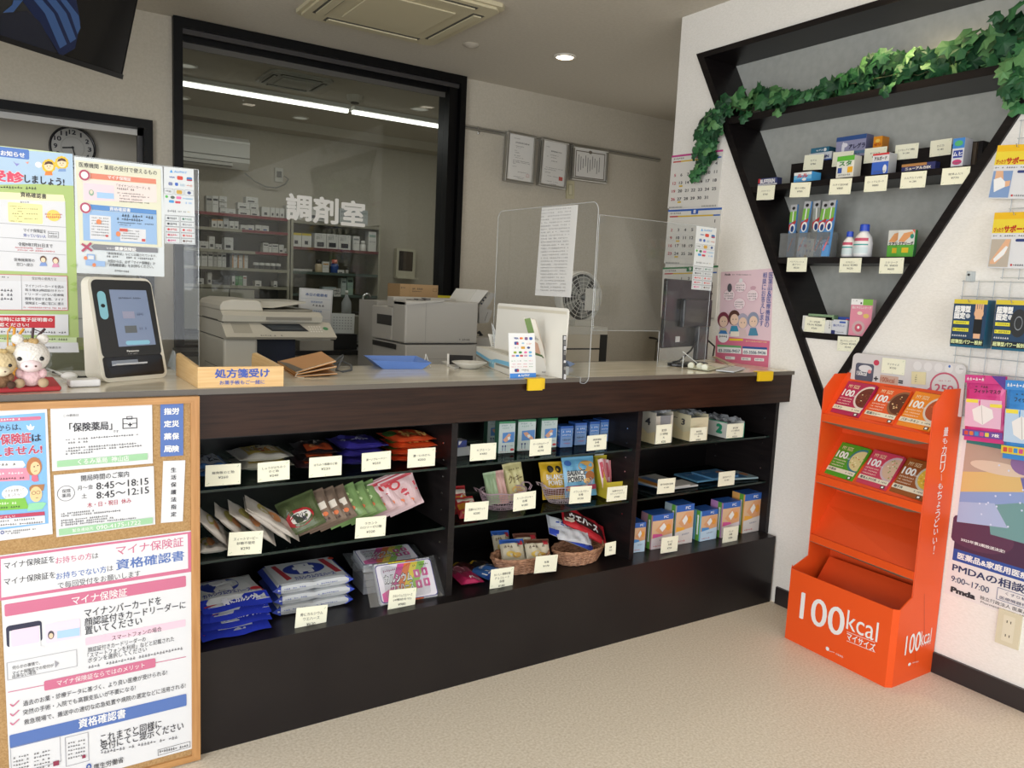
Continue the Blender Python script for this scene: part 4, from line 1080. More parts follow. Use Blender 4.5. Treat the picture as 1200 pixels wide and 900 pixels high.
# ---- mirror, carton and yellow case on the sill side, dispensary
CM=(440,270,5.293)
def slab_px(name,crop,tl,tr,bl,br,y,dep,mat,label,cat,art=None,**k):
    b,g,f=sh(crop,tl,tr,bl,br,val=y,mat=mat,thick=dep)
    if art:art(g,G(b,f[0],f[1],f[2],f[3],f[4]),b,f)
    return b.obj(name,label=label,cat=cat,**k)
def mir(gp,gu,b,f):
    gu.rr((0.12,0.42,0.86,0.42,0.68),M('#4a4038',0.1,spec=0.8),1,0.04);gu.R(0.12,0.1,0.36,0.75,M('#2a2625',0.1),2)
    O=f[0];b.box((O.x-0.012,O.y-0.07,O.z-0.012),(O.x+f[3]+0.012,O.y,O.z+0.004),M('#c9c3ae'))
slab_px('wall_mirror',CM,(130,108),(248,122),(130,292),(246,298),4.93,0.06,M('#c9c3ae',0.4),'small cream framed mirror with a ledge on the dispensary back wall','mirror',mir)
def ctn(gp,gu,b,f):
    gu.greek((0.32,0.25,0.6,0.25,0.12),m_ink,7);gu.greek((0.32,0.4,0.6,0.4,0.1),m_ink,8);gu.greek((0.02,0.22,0.14,0.22,0.1),m_ink,3);gu.greek((0.3,0.85,0.55,0.85,0.06),m_ink,8)
    gu.frame((0.86,0.28,0.97,0.28,0.2),M('#6b5335'),0.12);gu.line(0.25,0,0.25,1,0.01,M('#8a6c46'))
t_c=slab_px('cardboard_box',CM,(152,330),(388,342),(152,440),(386,446),1.78,0.16,M('#a98a62',0.7),'brown cardboard carton behind the grey packing machine','box',ctn)
# ---- worktop under the window inside the dispensary with sink, taps and items
b=B();b.box((-1.97,2.70,0.86),(1.0,3.25,0.90),M('#3a3833',0.4));b.box((-1.97,2.72,0.0),(1.0,3.2,0.86),M('#b5b1a4',0.5))
b.obj('dispensary_bench',label='low dispensary bench with dark top behind the big window',cat='bench')
b=B();b.box((-0.95,2.28,0.0),(-0.24,2.452,0.86),M('#b5b1a4',0.5));b.box((-1.99,2.22,0.86),(-0.24,2.452,0.885),M('#161616',0.4));b.box((-1.97,2.28,0.0),(-0.97,2.452,0.86),M('#b5b1a4',0.5))
b.obj('low_cabinet',label='grey low cabinet with a black top along the big window',cat='cabinet')
CK=(380,330,6)
b=B();P=Y(*px(CK,205,215),4.3);P2=Y(*px(CK,395,215),4.3)
b.box((P.x,4.05,P.z-0.26),(P2.x,4.45,P.z),M('#44423c',0.35,metal=0.5));b.box((P.x,4.05,0.0),(P2.x,4.45,P.z-0.26),M('#8f8b7e'));b.box((P.x+0.03,4.08,P.z-0.002),(P2.x-0.03,4.42,P.z+0.001),M('#2c2b28',0.3))
b.obj('sink',label='dark steel sink unit by the dispensary back wall behind the desk calendar',cat='sink')
b=B();q=[Y(*px(CK,x,y),4.3) for x,y in ((273,205),(272,110),(285,92),(305,88),(320,98),(322,110))];b.tube([(p.x,4.3,p.z) for p in q],0.012,m_chr,10)
b.obj('faucet',label='curved chrome faucet rising above the dark sink',cat='faucet',smooth=True)
b=B();q=Y(*px(CK,285,275),4.03);b.tube([(q.x-0.04,4.03,q.z+0.02),(q.x,4.0,q.z),(q.x+0.05,4.02,q.z-0.02)],0.014,m_chr,8);b.ball((q.x-0.03,4.0,q.z+0.05),0.02,m_chr,8)
b.obj('tap',label='small chrome tap on the front of the dark sink unit',cat='tap',smooth=True)
P=Y(*px(CK,155,215),4.2);b=B();b.lathe([(0.035,0),(0.04,0.01),(0.04,0.1),(0.015,0.15),(0.012,0.17)],(P.x,4.2,P.z-0.02),clear('bottle_plastic','#c9cdca',0.1,haze=0.35));b.lathe([(0.013,0.168),(0.013,0.2)],(P.x,4.2,P.z-0.02),M('#d8d6d0'))
b.obj('pump_bottle',label='clear plastic bottle standing left of the dark sink',cat='bottle',smooth=True)
zf=Y(*px(CK,0,0),4.2).z
b=B();b.box((-1.0,3.98,0.0),(P.x+0.09,4.5,P.z-0.022),M('#8f8b7e',0.5));b.obj('sink_cabinet',label='beige cabinet left of the sink that carries the clear bottle',cat='cabinet')
# ---- copier
def copier():
    y0=1.65
    xs=Y(262,397,y0-0.0).x
    cream=M('#d3cfc2',0.45);dk=M('#2c2f34',0.4);nv=M('#101a30',0.5);sh_=M('#b5b1a4',0.5)
    xl=xs;W_=0.505;D_=0.56
    t=thing('copier',(xl+W_/2,y0+D_/2,0),'cream office copier with document feeder behind the left of the counter','copier')
    z=lambda py_,x=262:hz((xl,y0),py_)
    zt,zl,zm,zp=z(351),z(377.5),z(397),z(399)
    b=B();b.box((xl,y0,0.02),(xl+0.155,y0+D_,zm),cream);b.obj('side_column',t,bevel=0.012)
    b=B();b.box((xl+0.155,y0+0.10,0.02),(xl+W_-0.14,y0+D_,zm-0.001),nv);b.obj('lower_body',t)
    b=B();b.prism([(xl,y0+0.02,zm),(xl,y0-0.03,zm),(xl,y0-0.05,zm+0.012),(xl,y0+0.06,zl),(xl,y0+D_,zl),(xl,y0+D_,zm)],(W_+0.02,0,0),cream);b.obj('scanner_body',t)
    O=V((xl,y0-0.05,zm+0.012));vv=(V((xl,y0+0.06,zl))-O);hh=vv.length;vv.normalize()
    b=B();g=G(b,O,AX,vv,W_+0.02,hh)
    g.R(0.08,0.1,0.24,0.75,sh_,1);g.poly([(0.34,0.12),(0.70,0.12),(0.76,0.62),(0.42,0.62)],dk,1);g.poly([(0.38,0.2),(0.68,0.2),(0.72,0.54),(0.44,0.54)],M('#4a5055',0.2),2)
    for i in range(5):
        for j in range(3):g.ell(0.78+i*0.025,0.3+j*0.16,0.008,0.05,M('#f1efe8'),2,8)
    g.ell(0.93,0.42,0.025,0.11,M('#5a9a6a'),2);g.greek((0.3,0.9,0.5,0.9,0.08),m_ink,10,1);b.obj('control_panel',t)
    b=B();b.prism([(xl,y0+0.03,zl+0.002),(xl,y0+0.02,zl+0.03),(xl,y0+0.06,zl+0.05),(xl,y0+D_,zl+0.05),(xl,y0+D_,zl+0.002)],(W_-0.03,0,0),cream)
    b.box((xl+0.20,y0+0.018,zl+0.012),(xl+0.42,y0+0.03,zl+0.026),M('#8f8b7f'));b.obj('platen_cover',t)
    b=B()
    pf=[(0.0,zl+0.05),(0.0,zt-0.03),(0.012,zt-0.012),(0.05,zt),(0.17,zt-0.002),(0.19,zt-0.012),(0.2,zl+0.05)]
    b.prism([(xl+a,y0+0.07,h) for a,h in pf],(0,D_-0.1,0),cream);b.obj('document_feeder',t,bevel=0.006)
    b=B();b.prism([(xl+0.2,y0+0.12,zl+0.065),(xl+0.26,y0+0.12,zl+0.065),(xl+0.43,y0+0.14,zt-0.012),(xl+0.43,y0+0.14,zt-0.004),(xl+0.2,y0+0.12,zt-0.008)],(0,D_-0.22,0),M('#c6c2b4',0.5))
    b.obj('input_tray',t)
    b=B();b.prism([(xl+0.21,y0+0.10,zl+0.052),(xl+0.45,y0+0.10,zl+0.052),(xl+0.45,y0+0.10,zl+0.062),(xl+0.21,y0+0.10,zl+0.056)],(0,D_-0.2,0),M('#8b887c',0.5));b.obj('output_tray',t)
    b=B();g=G(b,(xl,y0+D_,0.4),V((0,-1,0)),AZ,D_,zt-0.4)
    for zz_ in (zl,zm):g.line(0,(zt-zz_)/(zt-0.4),1,(zt-zz_)/(zt-0.4),0.005,M('#4d4b45'),1)
    g.frame((0.3,0.62,0.9,0.62,0.42),M('#8b887c'),0.012,1)
    for i in range(8):g.line(0.35,0.66+i*0.018,0.65,0.66+i*0.018,0.004,M('#8b887c'),2)
    g.R(0.78,0.5,0.86,0.56,M('#3c3b38'),2);g.line(0.2,0.13,0.8,0.13,0.01,M('#5a5850'),2);b.obj('side_vents',t)
    return t
copier()
# ---- grey packing machine
def packer():
    y0=1.3;xa,xb=-1.163,-0.765;D_=0.52
    gy=M('#b3b0a9',0.45);dk=M('#2d2c2b',0.4)
    zt=1.21;zm=1.004
    t=thing('packing_machine',((xa+xb)/2,y0+D_/2,0.0),'grey boxy medicine packing machine behind the middle of the counter','machine')
    b=B();b.box((xa+0.008,y0+0.004,zm-0.16),(xb,y0+0.40,zm-0.004),gy);b.obj('lower_body',t,bevel=0.006)
    b=B();b.box((xa+0.02,y0+0.03,0.0),(xb-0.02,y0+0.38,zm-0.16),M('#a09d96',0.5));b.obj('base_cabinet',t)
    b=B();b.box((xa,y0,zm+0.002),(xb,y0+0.15,zt),gy);b.obj('upper_body',t,bevel=0.008)
    b=B();b.box((xa,y0+0.151,zm+0.002),(xb-0.02,y0+0.40,zt-0.04),gy);b.box((xa+0.01,y0+0.16,zt-0.039),(xb-0.04,y0+0.24,zt+0.012),gy);b.obj('rear_body',t,bevel=0.006)
    b=B();b.box((xa-0.002,y0+0.155,zt-0.13),(xa+0.001,y0+0.33,zt-0.08),dk);b.obj('outlet_slot',t)
    b=B();b.box((xa-0.002,y0+0.10,zm-0.035),(xa+0.001,y0+0.38,zm-0.01),dk);b.obj('drawer_slot',t)
    b=B();g=G(b,(xa,y0,zm),AX,AZ,xb-xa,zt-zm);g.line(0.27,0,0.27,1,0.008,M('#8f8c86'));g.line(0,0.99,1,0.99,0.02,M('#3c3b39'));g.greek((0.74,0.9,0.96,0.9,0.05),M('#2c2c2c'),10)
    g2=G(b,(xa,y0+0.004,zm-0.16),AX,AZ,xb-xa,0.156);g2.line(0,0.45,1,0.45,0.012,M('#8f8c86'));b.obj('panel_lines',t)
    b=B();b.prism([(xa+0.0,y0-0.008,zt-0.022),(xa+0.20,y0-0.008,zt+0.0),(xa+0.20,y0-0.008,zt+0.008),(xa+0.0,y0-0.008,zt-0.01)],(0,0.14,0),M('#bfbcb5',0.4))
    for i in range(3):b.box((xa+0.04+i*0.04,y0+0.03,zt-0.005+i*0.004),(xa+0.065+i*0.04,y0+0.08,zt+0.004+i*0.004),M('#6f6d69'))
    b.obj('operation_panel',t)
    return t
packer()
b=B();b.box((-0.765+0.005,1.36,0),(-0.62,1.72,1.03),M('#a5a29b',0.5));b.obj('printer_stand',label='narrow grey stand at the right of the packing machine',cat='stand')
# ---- slim label printer rising right of the machine
q=[Y(*px(CK,x,y),1.42) for x,y in ((985,145),(1060,55),(1140,60),(1175,85),(1070,230),(1075,285),(1130,285),(1155,205))]
t=thing('document_scanner',(q[0].x+0.05,1.45,1.03),'pale upright scanner with a slanted paper tray right of the packing machine','scanner')
b=B();b.prism([(p.x,1.40,p.z) for p in (Y(*px(CK,x,y),1.42) for x,y in ((990,160),(1060,55),(1142,62),(1060,165)))][::-1],(0,0.22,0),M('#d9d7d0',0.4));b.obj('paper_tray',t)
b=B();b.prism([(p.x,1.38,p.z) for p in (Y(*px(CK,x,y),1.42) for x,y in ((1062,180),(1148,75),(1176,88),(1110,190),(1156,200),(1125,285),(1062,290)))][::-1],(0,0.24,0),M('#a9a7a2',0.4));b.obj('body',t)
b=B();g=G(b,(0,1.379,0),AX,AZ,1,1,crop=CK)
for x,y in ((1105,155),(1118,132),(1134,112)):g.ell(x,y,7,7,m_ink)
g.line(1128,275,1150,215,3,m_ink);b.obj('buttons',t)
b=B();pts=[Y(*px(CK,x,y),1.5) for x,y in ((1085,355),(1105,375),(1080,395),(1100,415),(1095,440))];b.tube(pts,0.010,M('#18181a'),8)
b.obj('power_cord',label='black cord bunched behind the right end of the packing machine',cat='cord')
slab_px('storage_case',CK,(797,95),(898,102),(797,134),(896,138),1.80,0.06,M('#c9bd25',0.5),'bright yellow case behind the packing machine beside the window jamb','case')
zk=min(o.location.z for o in bpy.data.objects if o.name in ('storage_case','cardboard_box'))-0.001
b=B();b.box((-1.12,1.74,0),(-0.60,1.98,zk),M('#a5a29b',0.5));b.obj('added_support_cabinet',label='added grey support cabinet behind the packing machine carrying the cardboard carton',cat='cabinet')  # invented cabinet, added to keep the carton and yellow case from floating
# ---- duty sign, desk calendar
def duty(gp,gu,b,f):
    gu.frame((0.02,0.5,0.98,0.5,0.98),M('#bdbdb9'),0.01)
    gu.txt((0.18,0.12,0.84,0.12,0.06),'本日の勤務者',M('#3b5a94'),2,0.02)
    for y in (0.2,0.4,0.6,0.68,0.77,0.86):gu.line(0.06,y,0.94,y,0.005,M('#a9b4c4'))
    gu.txt((0.35,0.26,0.7,0.26,0.04),'管理薬剤師',M('#3b6aa4'));gu.txt((0.35,0.44,0.7,0.44,0.04),'登録販売者',M('#3b6aa4'))
    gu.greek((0.4,0.33,0.78,0.33,0.045),m_ink,4);gu.greek((0.4,0.53,0.7,0.53,0.045),m_ink,3)
CD=(200,330,6)
slab_px('duty_sign',CD,(897,42),(1130,58),(900,400),(1133,412),2.27,0.008,M('#d6d8d8',0.4),'white duty roster sign with blue heading standing on the low cabinet behind the copier','sign',duty)
def cal(gp,gu,b,f):
    for j in range(5):
        for i in range(7):gu.rect((0.08+i*0.125,0.2+j*0.14,0.13+i*0.125,0.2+j*0.14,0.05),M('#8f9698'))
slab_px('desk_calendar',CK,(50,222),(205,228),(50,362),(218,366),2.36,0.01,M('#cfd6d5',0.5),'white desk calendar on a black stand on the low cabinet','calendar',cal)
b=B();P0=Y(*px(CK,50,368),2.34);P1_=Y(*px(CK,218,370),2.34);b.box((P0.x,2.31,0.886),(P1_.x,2.40,P0.z+0.002),M('#17181a',0.4));b.obj('calendar_stand',label='black stand carrying the white desk calendar',cat='stand')
P0=Y(*px(CD,897,400),2.27);P1_=Y(*px(CD,1133,410),2.27)
b=B();b.box((P0.x,2.24,0.886),(P1_.x,2.32,P1_.z-0.003),M('#a8a59b',0.5));b.obj('added_sign_pedestal',label='added grey pedestal carrying the duty roster sign',cat='pedestal')  # pedestal added to fill the gap between low cabinet and sign
# ---- things seen through the left screen
t=thing('refrigerator',(-2.75,1.9,0),'pale grey tall cabinet seen through the left acrylic screen','cabinet')
P0=Y(93,330,1.6);P1_=Y(117,330,1.6)
b=B();b.box((P0.x-0.5,1.6,0),(P1_.x+0.06,2.2,Y(100,322,1.6).z),M('#b9bab8',0.45));b.obj('body',t,bevel=0.02)
b=B();b.box((P0.x-0.5,1.597,Y(100,374,1.6).z),(P1_.x+0.06,1.6,Y(100,372.5,1.6).z),M('#8b8c8a'));b.obj('door_gap',t)
b=B();P0=Y(60,410,1.1);P1_=Y(114,410,1.1);b.box((P0.x-0.3,1.1,0),(P1_.x,1.5,P0.z),M('#6f7052',0.6));b.box((P0.x-0.3,1.095,P0.z),(P1_.x+0.005,1.5,P0.z+0.012),M('#8f9a52',0.5))
b.obj('low_drawer_cabinet',label='olive topped low cabinet under the pale cabinet behind the left screen',cat='cabinet')
# ---- fan and drawer unit behind the middle screen
FP=Y(678,348,1.9)
fz=FP.z;r=(Y(703,348,1.9)-Y(655,348,1.9)).length/2
t=thing('electric_fan',(FP.x,1.9,Y(678,381,1.9).z),'white circulator fan standing on the drawer unit behind the middle screen','fan')
b=B();b.lathe([(r*0.75,-0.10),(r,-0.03),(r,0.03),(r*0.96,0.04),(r*0.88,0.03)],(FP.x,1.9,fz),M('#e8e6de',0.4),32,axis=(0,-1,0),cap=False);b.lathe([(0.001,0.0),(r*0.9,0.0)],(FP.x,1.9,fz),M('#4a4843'),32,axis=(0,-1,0),cap=False);b.obj('housing',t)
b=B()
for k in range(6):b.tube([(FP.x+r*(0.2+0.14*k)*cos(a),1.855,fz+r*(0.2+0.14*k)*sin(a)) for a in [i*pi/12 for i in range(24)]],0.0018,M('#e0ded6'),5,closed=True)
for k in range(16):
    a=k*pi/8;b.tube([(FP.x+0.02*cos(a),1.852,fz+0.02*sin(a)),(FP.x+r*0.93*cos(a),1.86,fz+r*0.93*sin(a))],0.0016,M('#e0ded6'),5)
b.obj('front_grille',t)
b=B()
for k in range(5):
    a=k*2*pi/5;c,s_=cos(a),sin(a)
    b.add([(FP.x,1.885,fz),(FP.x+r*0.8*cos(a-0.3),1.875,fz+r*0.8*sin(a-0.3)),(FP.x+r*0.85*c,1.885,fz+r*0.85*s_),(FP.x+r*0.8*cos(a+0.35),1.90,fz+r*0.8*sin(a+0.35))],[(0,1,2,3)],M('#9fa09a',0.4))
b.obj('blade',t)
b=B();b.box((FP.x-0.02,1.86,t.location.z+0.03),(FP.x+0.02,1.94,fz-r*0.9),M('#e8e6de'));b.box((FP.x+r*0.1,1.845,fz-r*0.5),(FP.x+r*0.75,1.852,fz+r*0.35),M('#e4e2da'));b.box((FP.x-0.07,1.83,t.location.z),(FP.x+0.07,1.99,t.location.z+0.035),M('#c9c7be'));b.obj('base',t)
zt=t.location.z-0.002
x0,x1=Y(645,420,1.75).x,Y(706,420,1.75).x
t=thing('drawer_unit',((x0+x1)/2,1.9,0),'cream and black drawer unit with the fan on top behind the middle screen','drawer unit')
b=B();b.box((x0-0.05,1.75,0),(x1+0.03,2.15,Y(680,388,1.75).z-0.02),M('#232220',0.5));b.obj('body',t)
b=B();b.box((x0-0.07,1.74,Y(680,388,1.75).z-0.02),(x1+0.02,2.16,zt),M('#dedacf',0.5));b.obj('top_tray',t)
for k,(pa,pb) in enumerate(((392,408),(410,424),(426,440))):
    b=B();za_,zb_=Y(670,pa,1.74).z,Y(670,pb,1.74).z
    b.box((x0-0.03,1.738,zb_),(x1-0.04,1.75,za_),M('#dcd2be',0.5));d=b.obj('drawer',t)
    b=B();b.box((x0-0.02,1.73,(za_+zb_)/2+0.005),(x0+0.08,1.738,(za_+zb_)/2+0.02),M('#77746a'));b.obj('label_holder',d)
for i,(x,c,h,lb) in enumerate(((643,'#b9c4c4',0.09,'pale bottle at the far left beside the fan'),(652,'#3f7fb4',0.11,'blue bottle standing left of the fan'))):
    P=Y(x,381,1.95);b=B();b.lathe([(0.018,0),(0.02,0.005),(0.02,h*0.6),(0.007,h*0.75),(0.007,h)],(P.x,1.95,zt+0.001),M(c,0.3));b.obj('pump_bottle',label=lb,cat='bottle',smooth=True)
P=Y(766,396,2.47);b=B();b.tube([(P.x-0.02,2.494,P.z),(P.x-0.02,2.44,P.z),(P.x,2.42,P.z-0.01),(P.x,2.42,P.z-0.03)],0.008,M('#2a2827'),8);b.tube([(P.x-0.005,2.43,P.z-0.02),(P.x-0.01,2.43,P.z-0.25)],0.006,M('#6f6a5c'),6)
b.obj('wall_hook',label='dark hook with a strap low on the back wall left of the monitor',cat='hook')
# == things on the counter top
CZ=1.0034
def zprism(b,pts,h,mat,z=CZ):
    b.prism([(p[0],p[1],z) for p in pts],(0,0,h),mat)
# ---- red mat and crocheted animals
b=B();q=[Z(-30,462,CZ),Z(72,458,CZ),Z(63,447,CZ),Z(-30,444,CZ)];zprism(b,q,0.012,M('#b5373c',0.85));b.obj('red_cushion',label='flat red fabric cushion under the crocheted animals at the left end of the counter',cat='cushion',bevel=0.004)
def croc(base,s,body,face,muz,label,seated_col,tuft):
    """seated crocheted animal; base point, s = total height"""
    x,y,z=base
    t=thing('crochet_animal',base,label,'soft toy','crocheted toys on the red cushion')
    d=V((CP.x-x,CP.y-y,0)).normalized();r=V((-d.y,d.x,0))
    def P(a,f,h):return V(base)+r*a*s+d*f*s+AZ*h*s
    bd=noisy('knit_'+body.strip('#'),body,body,160,0.95,kind='voronoi',bump=0.8,spec=0.1);fc=noisy('knit_'+face.strip('#'),face,face,160,0.95,kind='voronoi',bump=0.8,spec=0.1);mz=M(muz,0.9)
    b=B();b.ball(P(0,0,0.20),0.21*s,bd,12,(1,0.9,0.95));b.obj('body',t,smooth=True)
    b=B();b.ball(P(0,0.04,0.60),0.33*s,fc,14,(1,0.92,0.95));h=b.obj('head',t,smooth=True)
    b=B();b.ball(P(0,0.26,0.44),0.185*s,mz,12,(1.0,0.85,0.72));b.obj('muzzle',h,smooth=True)
    for a in (-1,1):
        b=B();b.ball(P(0.21*a,0.0,0.93),0.105*s,fc,8,(1.05,0.7,1.0));b.obj('ear',h,smooth=True)
        b=B();b.ball(P(0.185*a,0.30,0.575),0.043*s,M('#141416',0.15),8);b.obj('eye',h,smooth=True)
        b=B();b.ball(P(0.08*a,0.42,0.44),0.02*s,M('#5a3f3a',0.5),6);b.obj('nostril',h,smooth=True)
        b=B();b.ball(P(0.20*a,0.18,0.085),0.095*s,M(seated_col,0.95),8);b.obj('foot',t,smooth=True)
        b=B();b.ball(P(0.20*a,0.10,0.27),0.07*s,bd,8,(1,1,1.4));b.obj('arm',t,smooth=True)
    b=B()
    rn=random.Random(4)
    for k in range(9):b.ball(P(rn.uniform(-0.10,0.10),rn.uniform(0.0,0.2),0.86+rn.uniform(-0.02,0.06)),0.06*s,M(tuft,0.95),6)
    b.obj('forelock',h,smooth=True)
    return t
b0=Z(37,453,CZ+0.012);croc((b0.x,b0.y,CZ+0.013),0.118,'#d9b9bd','#dedbd6','#e6d3d6','white crocheted pony with tan forelock sitting on the red cushion','#b09a7c','#a98d5e')
b0=Z(2,455,CZ+0.012);croc((b0.x,b0.y,CZ+0.013),0.094,'#7d6048','#cdbb95','#ddd2b8','brown and cream crocheted animal cut by the left edge of the picture','#4a3328','#b39c6c')
b=B();yv=0.30
for pts in (((17,384),(16,400),(18,420),(20,437)),((28,385),(22,393),(21,402),(19,415)),((9,388),(9,402),(9,418))):b.tube([Y(x,y,yv) for x,y in pts],0.0035 if pts[0][0] !=9 else 0.0015,M('#d79a2c',0.6),8)
b.tube([V(Y(16,386,yv))+V((0.004,0,0)),Y(13,383,yv),Y(10,388,yv)],0.003,M('#d79a2c',0.6),8)
P=Y(20,437,yv);b.lathe([(0.012,0),(0.014,0.004),(0.004,0.03)],(P.x,yv,CZ),M('#c98c28',0.6),12)
b.tube([P,(P.x,yv,CZ+0.02)],0.0035,M('#d79a2c',0.6),8)
b.obj('cord_ornament',label='yellow twisted cord ornament standing behind the crocheted animals',cat='ornament')
b=B();yv=0.29
for pts in (((39,384),(38,395),(38,410),(38,440)),((53,385),(46,392),(40,402),(38,408)),((40,386),(48,389),(51,398),(52,408))):b.tube([Y(x,y,yv) for x,y in pts],0.0032 if pts[-1] !=(52,408) else 0.0012,M('#3a2026',0.5),8)
P=Y(38,440,yv);b.lathe([(0.012,0),(0.014,0.004),(0.004,0.03)],(P.x,yv,CZ),M('#2e1a20',0.6),12)
b.tube([P,(P.x,yv,CZ+0.02)],0.0035,M('#3a2026',0.5),8)
b.obj('cord_ornament',label='dark brown twisted cord ornament standing behind the white crocheted pony',cat='ornament')
# ---- white handheld and cables
A,u,v,w,h,n=stand((82,454.5),(118.5,453),CZ,445.5)
b=B();b.slab(A+AZ*0.0005,u,AZ,w,h*0.95,n,0.045,M('#e2e2e4',0.35));b.obj('battery_pack',label='small white oblong device lying left of the face card reader',cat='device',bevel=0.004)
b=B();b.tube([Z(x,y,CZ+0.006) for x,y in ((55,432),(66,436),(76,440))],0.003,M('#dcdcda',0.4),8);p=Z(81,442,CZ+0.01);b.ball((p.x,p.y,CZ+0.0125),0.012,M('#e0e0de',0.4),8,(1.6,0.8,0.9))
b.obj('white_cable',label='white cable with a plug behind the small white device',cat='cable',smooth=True)
b=B();b.tube([Z(x,y,CZ+0.004) for x,y in ((62,436),(72,438),(84,441),(96,442),(108,441),(116,439))],0.003,M('#19191b',0.4),8);b.obj('black_cable',label='black cable running behind the white device to the card reader',cat='cable',smooth=True)
# ---- face card reader
def reader():
    A,u,v,w,h,n=stand((120,449),(197,442),CZ,324,lean=radians(13))
    bk=V((-u.y,u.x,0))
    t=thing('card_reader',(A.x+u.x*w/2,A.y+u.y*w/2,CZ),'black and cream face recognition card reader standing on the counter','card reader')
    wh=M('#d9d6c9',0.35);dk=M('#26272a',0.3)
    N=6;out=[]
    r=0.022
    for cx,cy,a0 in ((w-r,r,-90),(w-r-0.006,h-r,0),(r+0.003,h-r,90),(r,r,180)):
        for k in range(N+1):
            a=radians(a0+90*k/N);out.append((cx+r*cos(a),cy+r*sin(a)))
    f=[A+u*x+v*y for x,y in out]
    b=B()
    back=[]
    for (x,y),p in zip(out,f):
        dep=0.07-0.045*(y/h)
        back.append(V((p.x,p.y,p.z))+bk*dep)
    k=len(f);b.add(f+back,[tuple(range(k)),tuple(range(k,2*k))[::-1]]+[(i+k,(i+1) % k+k,(i+1) % k,i) for i in range(k)],wh)
    b.obj('housing',t)
    b=B();g=G(b,A,u,v,w,h,base=0.0008)
    g.rr((0.055,0.40,0.955,0.40,0.75),dk,2,0.09)
    b.obj('front_panel',t)
    b=B();g=G(b,A,u,v,w,h,base=0.0014);g.poly([(0.30,0.12),(0.86,0.12),(0.88,0.665),(0.31,0.67)],M('#75829c',0.15,emit=0.30),2)
    g.greek((0.42,0.20,0.76,0.20,0.02),m_ink,14,4);g.rect((0.44,0.365,0.62,0.365,0.07),M('#8d8ea4',emit=0.2),4);g.greek((0.66,0.36,0.76,0.36,0.03),M('#5b6580'),4,4)
    g.rect((0.44,0.505,0.62,0.505,0.07),M('#5f6468',emit=0.15),4);g.greek((0.66,0.50,0.78,0.50,0.03),M('#5b6580'),4,4);g.rr((0.42,0.637,0.79,0.637,0.04),M('#7fb0c4',0.3,emit=0.3),4,0.5)
    b.obj('display',t)
    b=B();g=G(b,A,u,v,w,h,base=0.0016);g.rr((0.115,0.27,0.235,0.27,0.27),M('#86bfcf',0.3),2,0.5);g.ell(0.175,0.275,0.03,0.018,M('#16181c',0.1),4);b.obj('camera_strip',t)
    b=B();g=G(b,A,u,v,w,h,base=0.0016);g.txt((0.42,0.715,0.60,0.715,0.018),'Panasonic',M('#e8e8e6'),2,0.02);g.greek((0.43,0.742,0.58,0.742,0.008),M('#c8c8c6'),12,2);b.obj('lettering',t)
    b=B();g=G(b,A,u,v,w,h,base=0.0012);g.rr((0.05,0.86,0.95,0.86,0.20),M('#0d0e12',0.2),2,0.14);g.poly([(0.08,0.77),(0.92,0.77),(0.90,0.93),(0.14,0.93)],M('#141a26',0.2),3);g.rect((0.17,0.825,0.56,0.825,0.05),M('#8b93a0',0.4),4);b.obj('card_tray',t)
    b=B();c=A+u*w*0.17+v*h*0.15+n*0.001;b.slab(c,u,v,w*0.46,0.004,n,-0.02,M('#c2c6cc',0.4));b.obj('tray_lip',t)
reader()
# ---- prescription tray
def presc():
    A=Z(231.7,455,CZ);Bp=Z(332.2,452.6,CZ);Cb=Z(206.7,440,CZ)
    u=(Bp-A);w=u.length;u.normalize();bk=V((-u.y,u.x,0));D=(Cb-A).dot(bk)
    sk=(Cb-A).dot(u)
    h=hz(A,430.3)-CZ
    n=u.cross(AZ)
    t=thing('prescription_tray',(A.x+u.x*w/2,A.y+u.y*w/2+D/2,CZ),'pale wooden prescription tray with blue lettering at the counter front','tray')
    b=B();b.slab(A,u,AZ,w,h,n,0.008,m_tray);b.obj('front_board',t)
    b=B();g=G(b,A,u,AZ,w,h);bl=M('#3a55a8',0.5)
    g.txt((0.195,0.33,0.825,0.30,0.42),'処方箋受け',bl,2,0.03);g.txt((0.245,0.77,0.77,0.745,0.21),'お薬手帳もご一緒に',bl,2,0.015);b.obj('lettering',t)
    bkv=bk*D+u*sk
    for x0,nm in ((0.0,'side_board'),(w-0.008,'side_board')):
        b=B();o=A+u*x0+bk*0.008
        pr_=[(0,0),(1,0),(1,h*0.9),(0.97,h*1.15),(0.9,h*1.22),(0.0,h*0.98)]
        b.prism([o+bkv*a+AZ*z for a,z in pr_],u*0.008,m_tray);b.obj(nm,t)
    b=B();zz=AZ*0.004;p=[A+u*0.008+bk*0.008,A+u*(w-0.008)+bk*0.008,A+u*(w-0.008)+bkv,A+u*0.008+bkv];b.prism(p,zz,M('#a8a49a',0.4));b.obj('tray_floor',t)
presc()
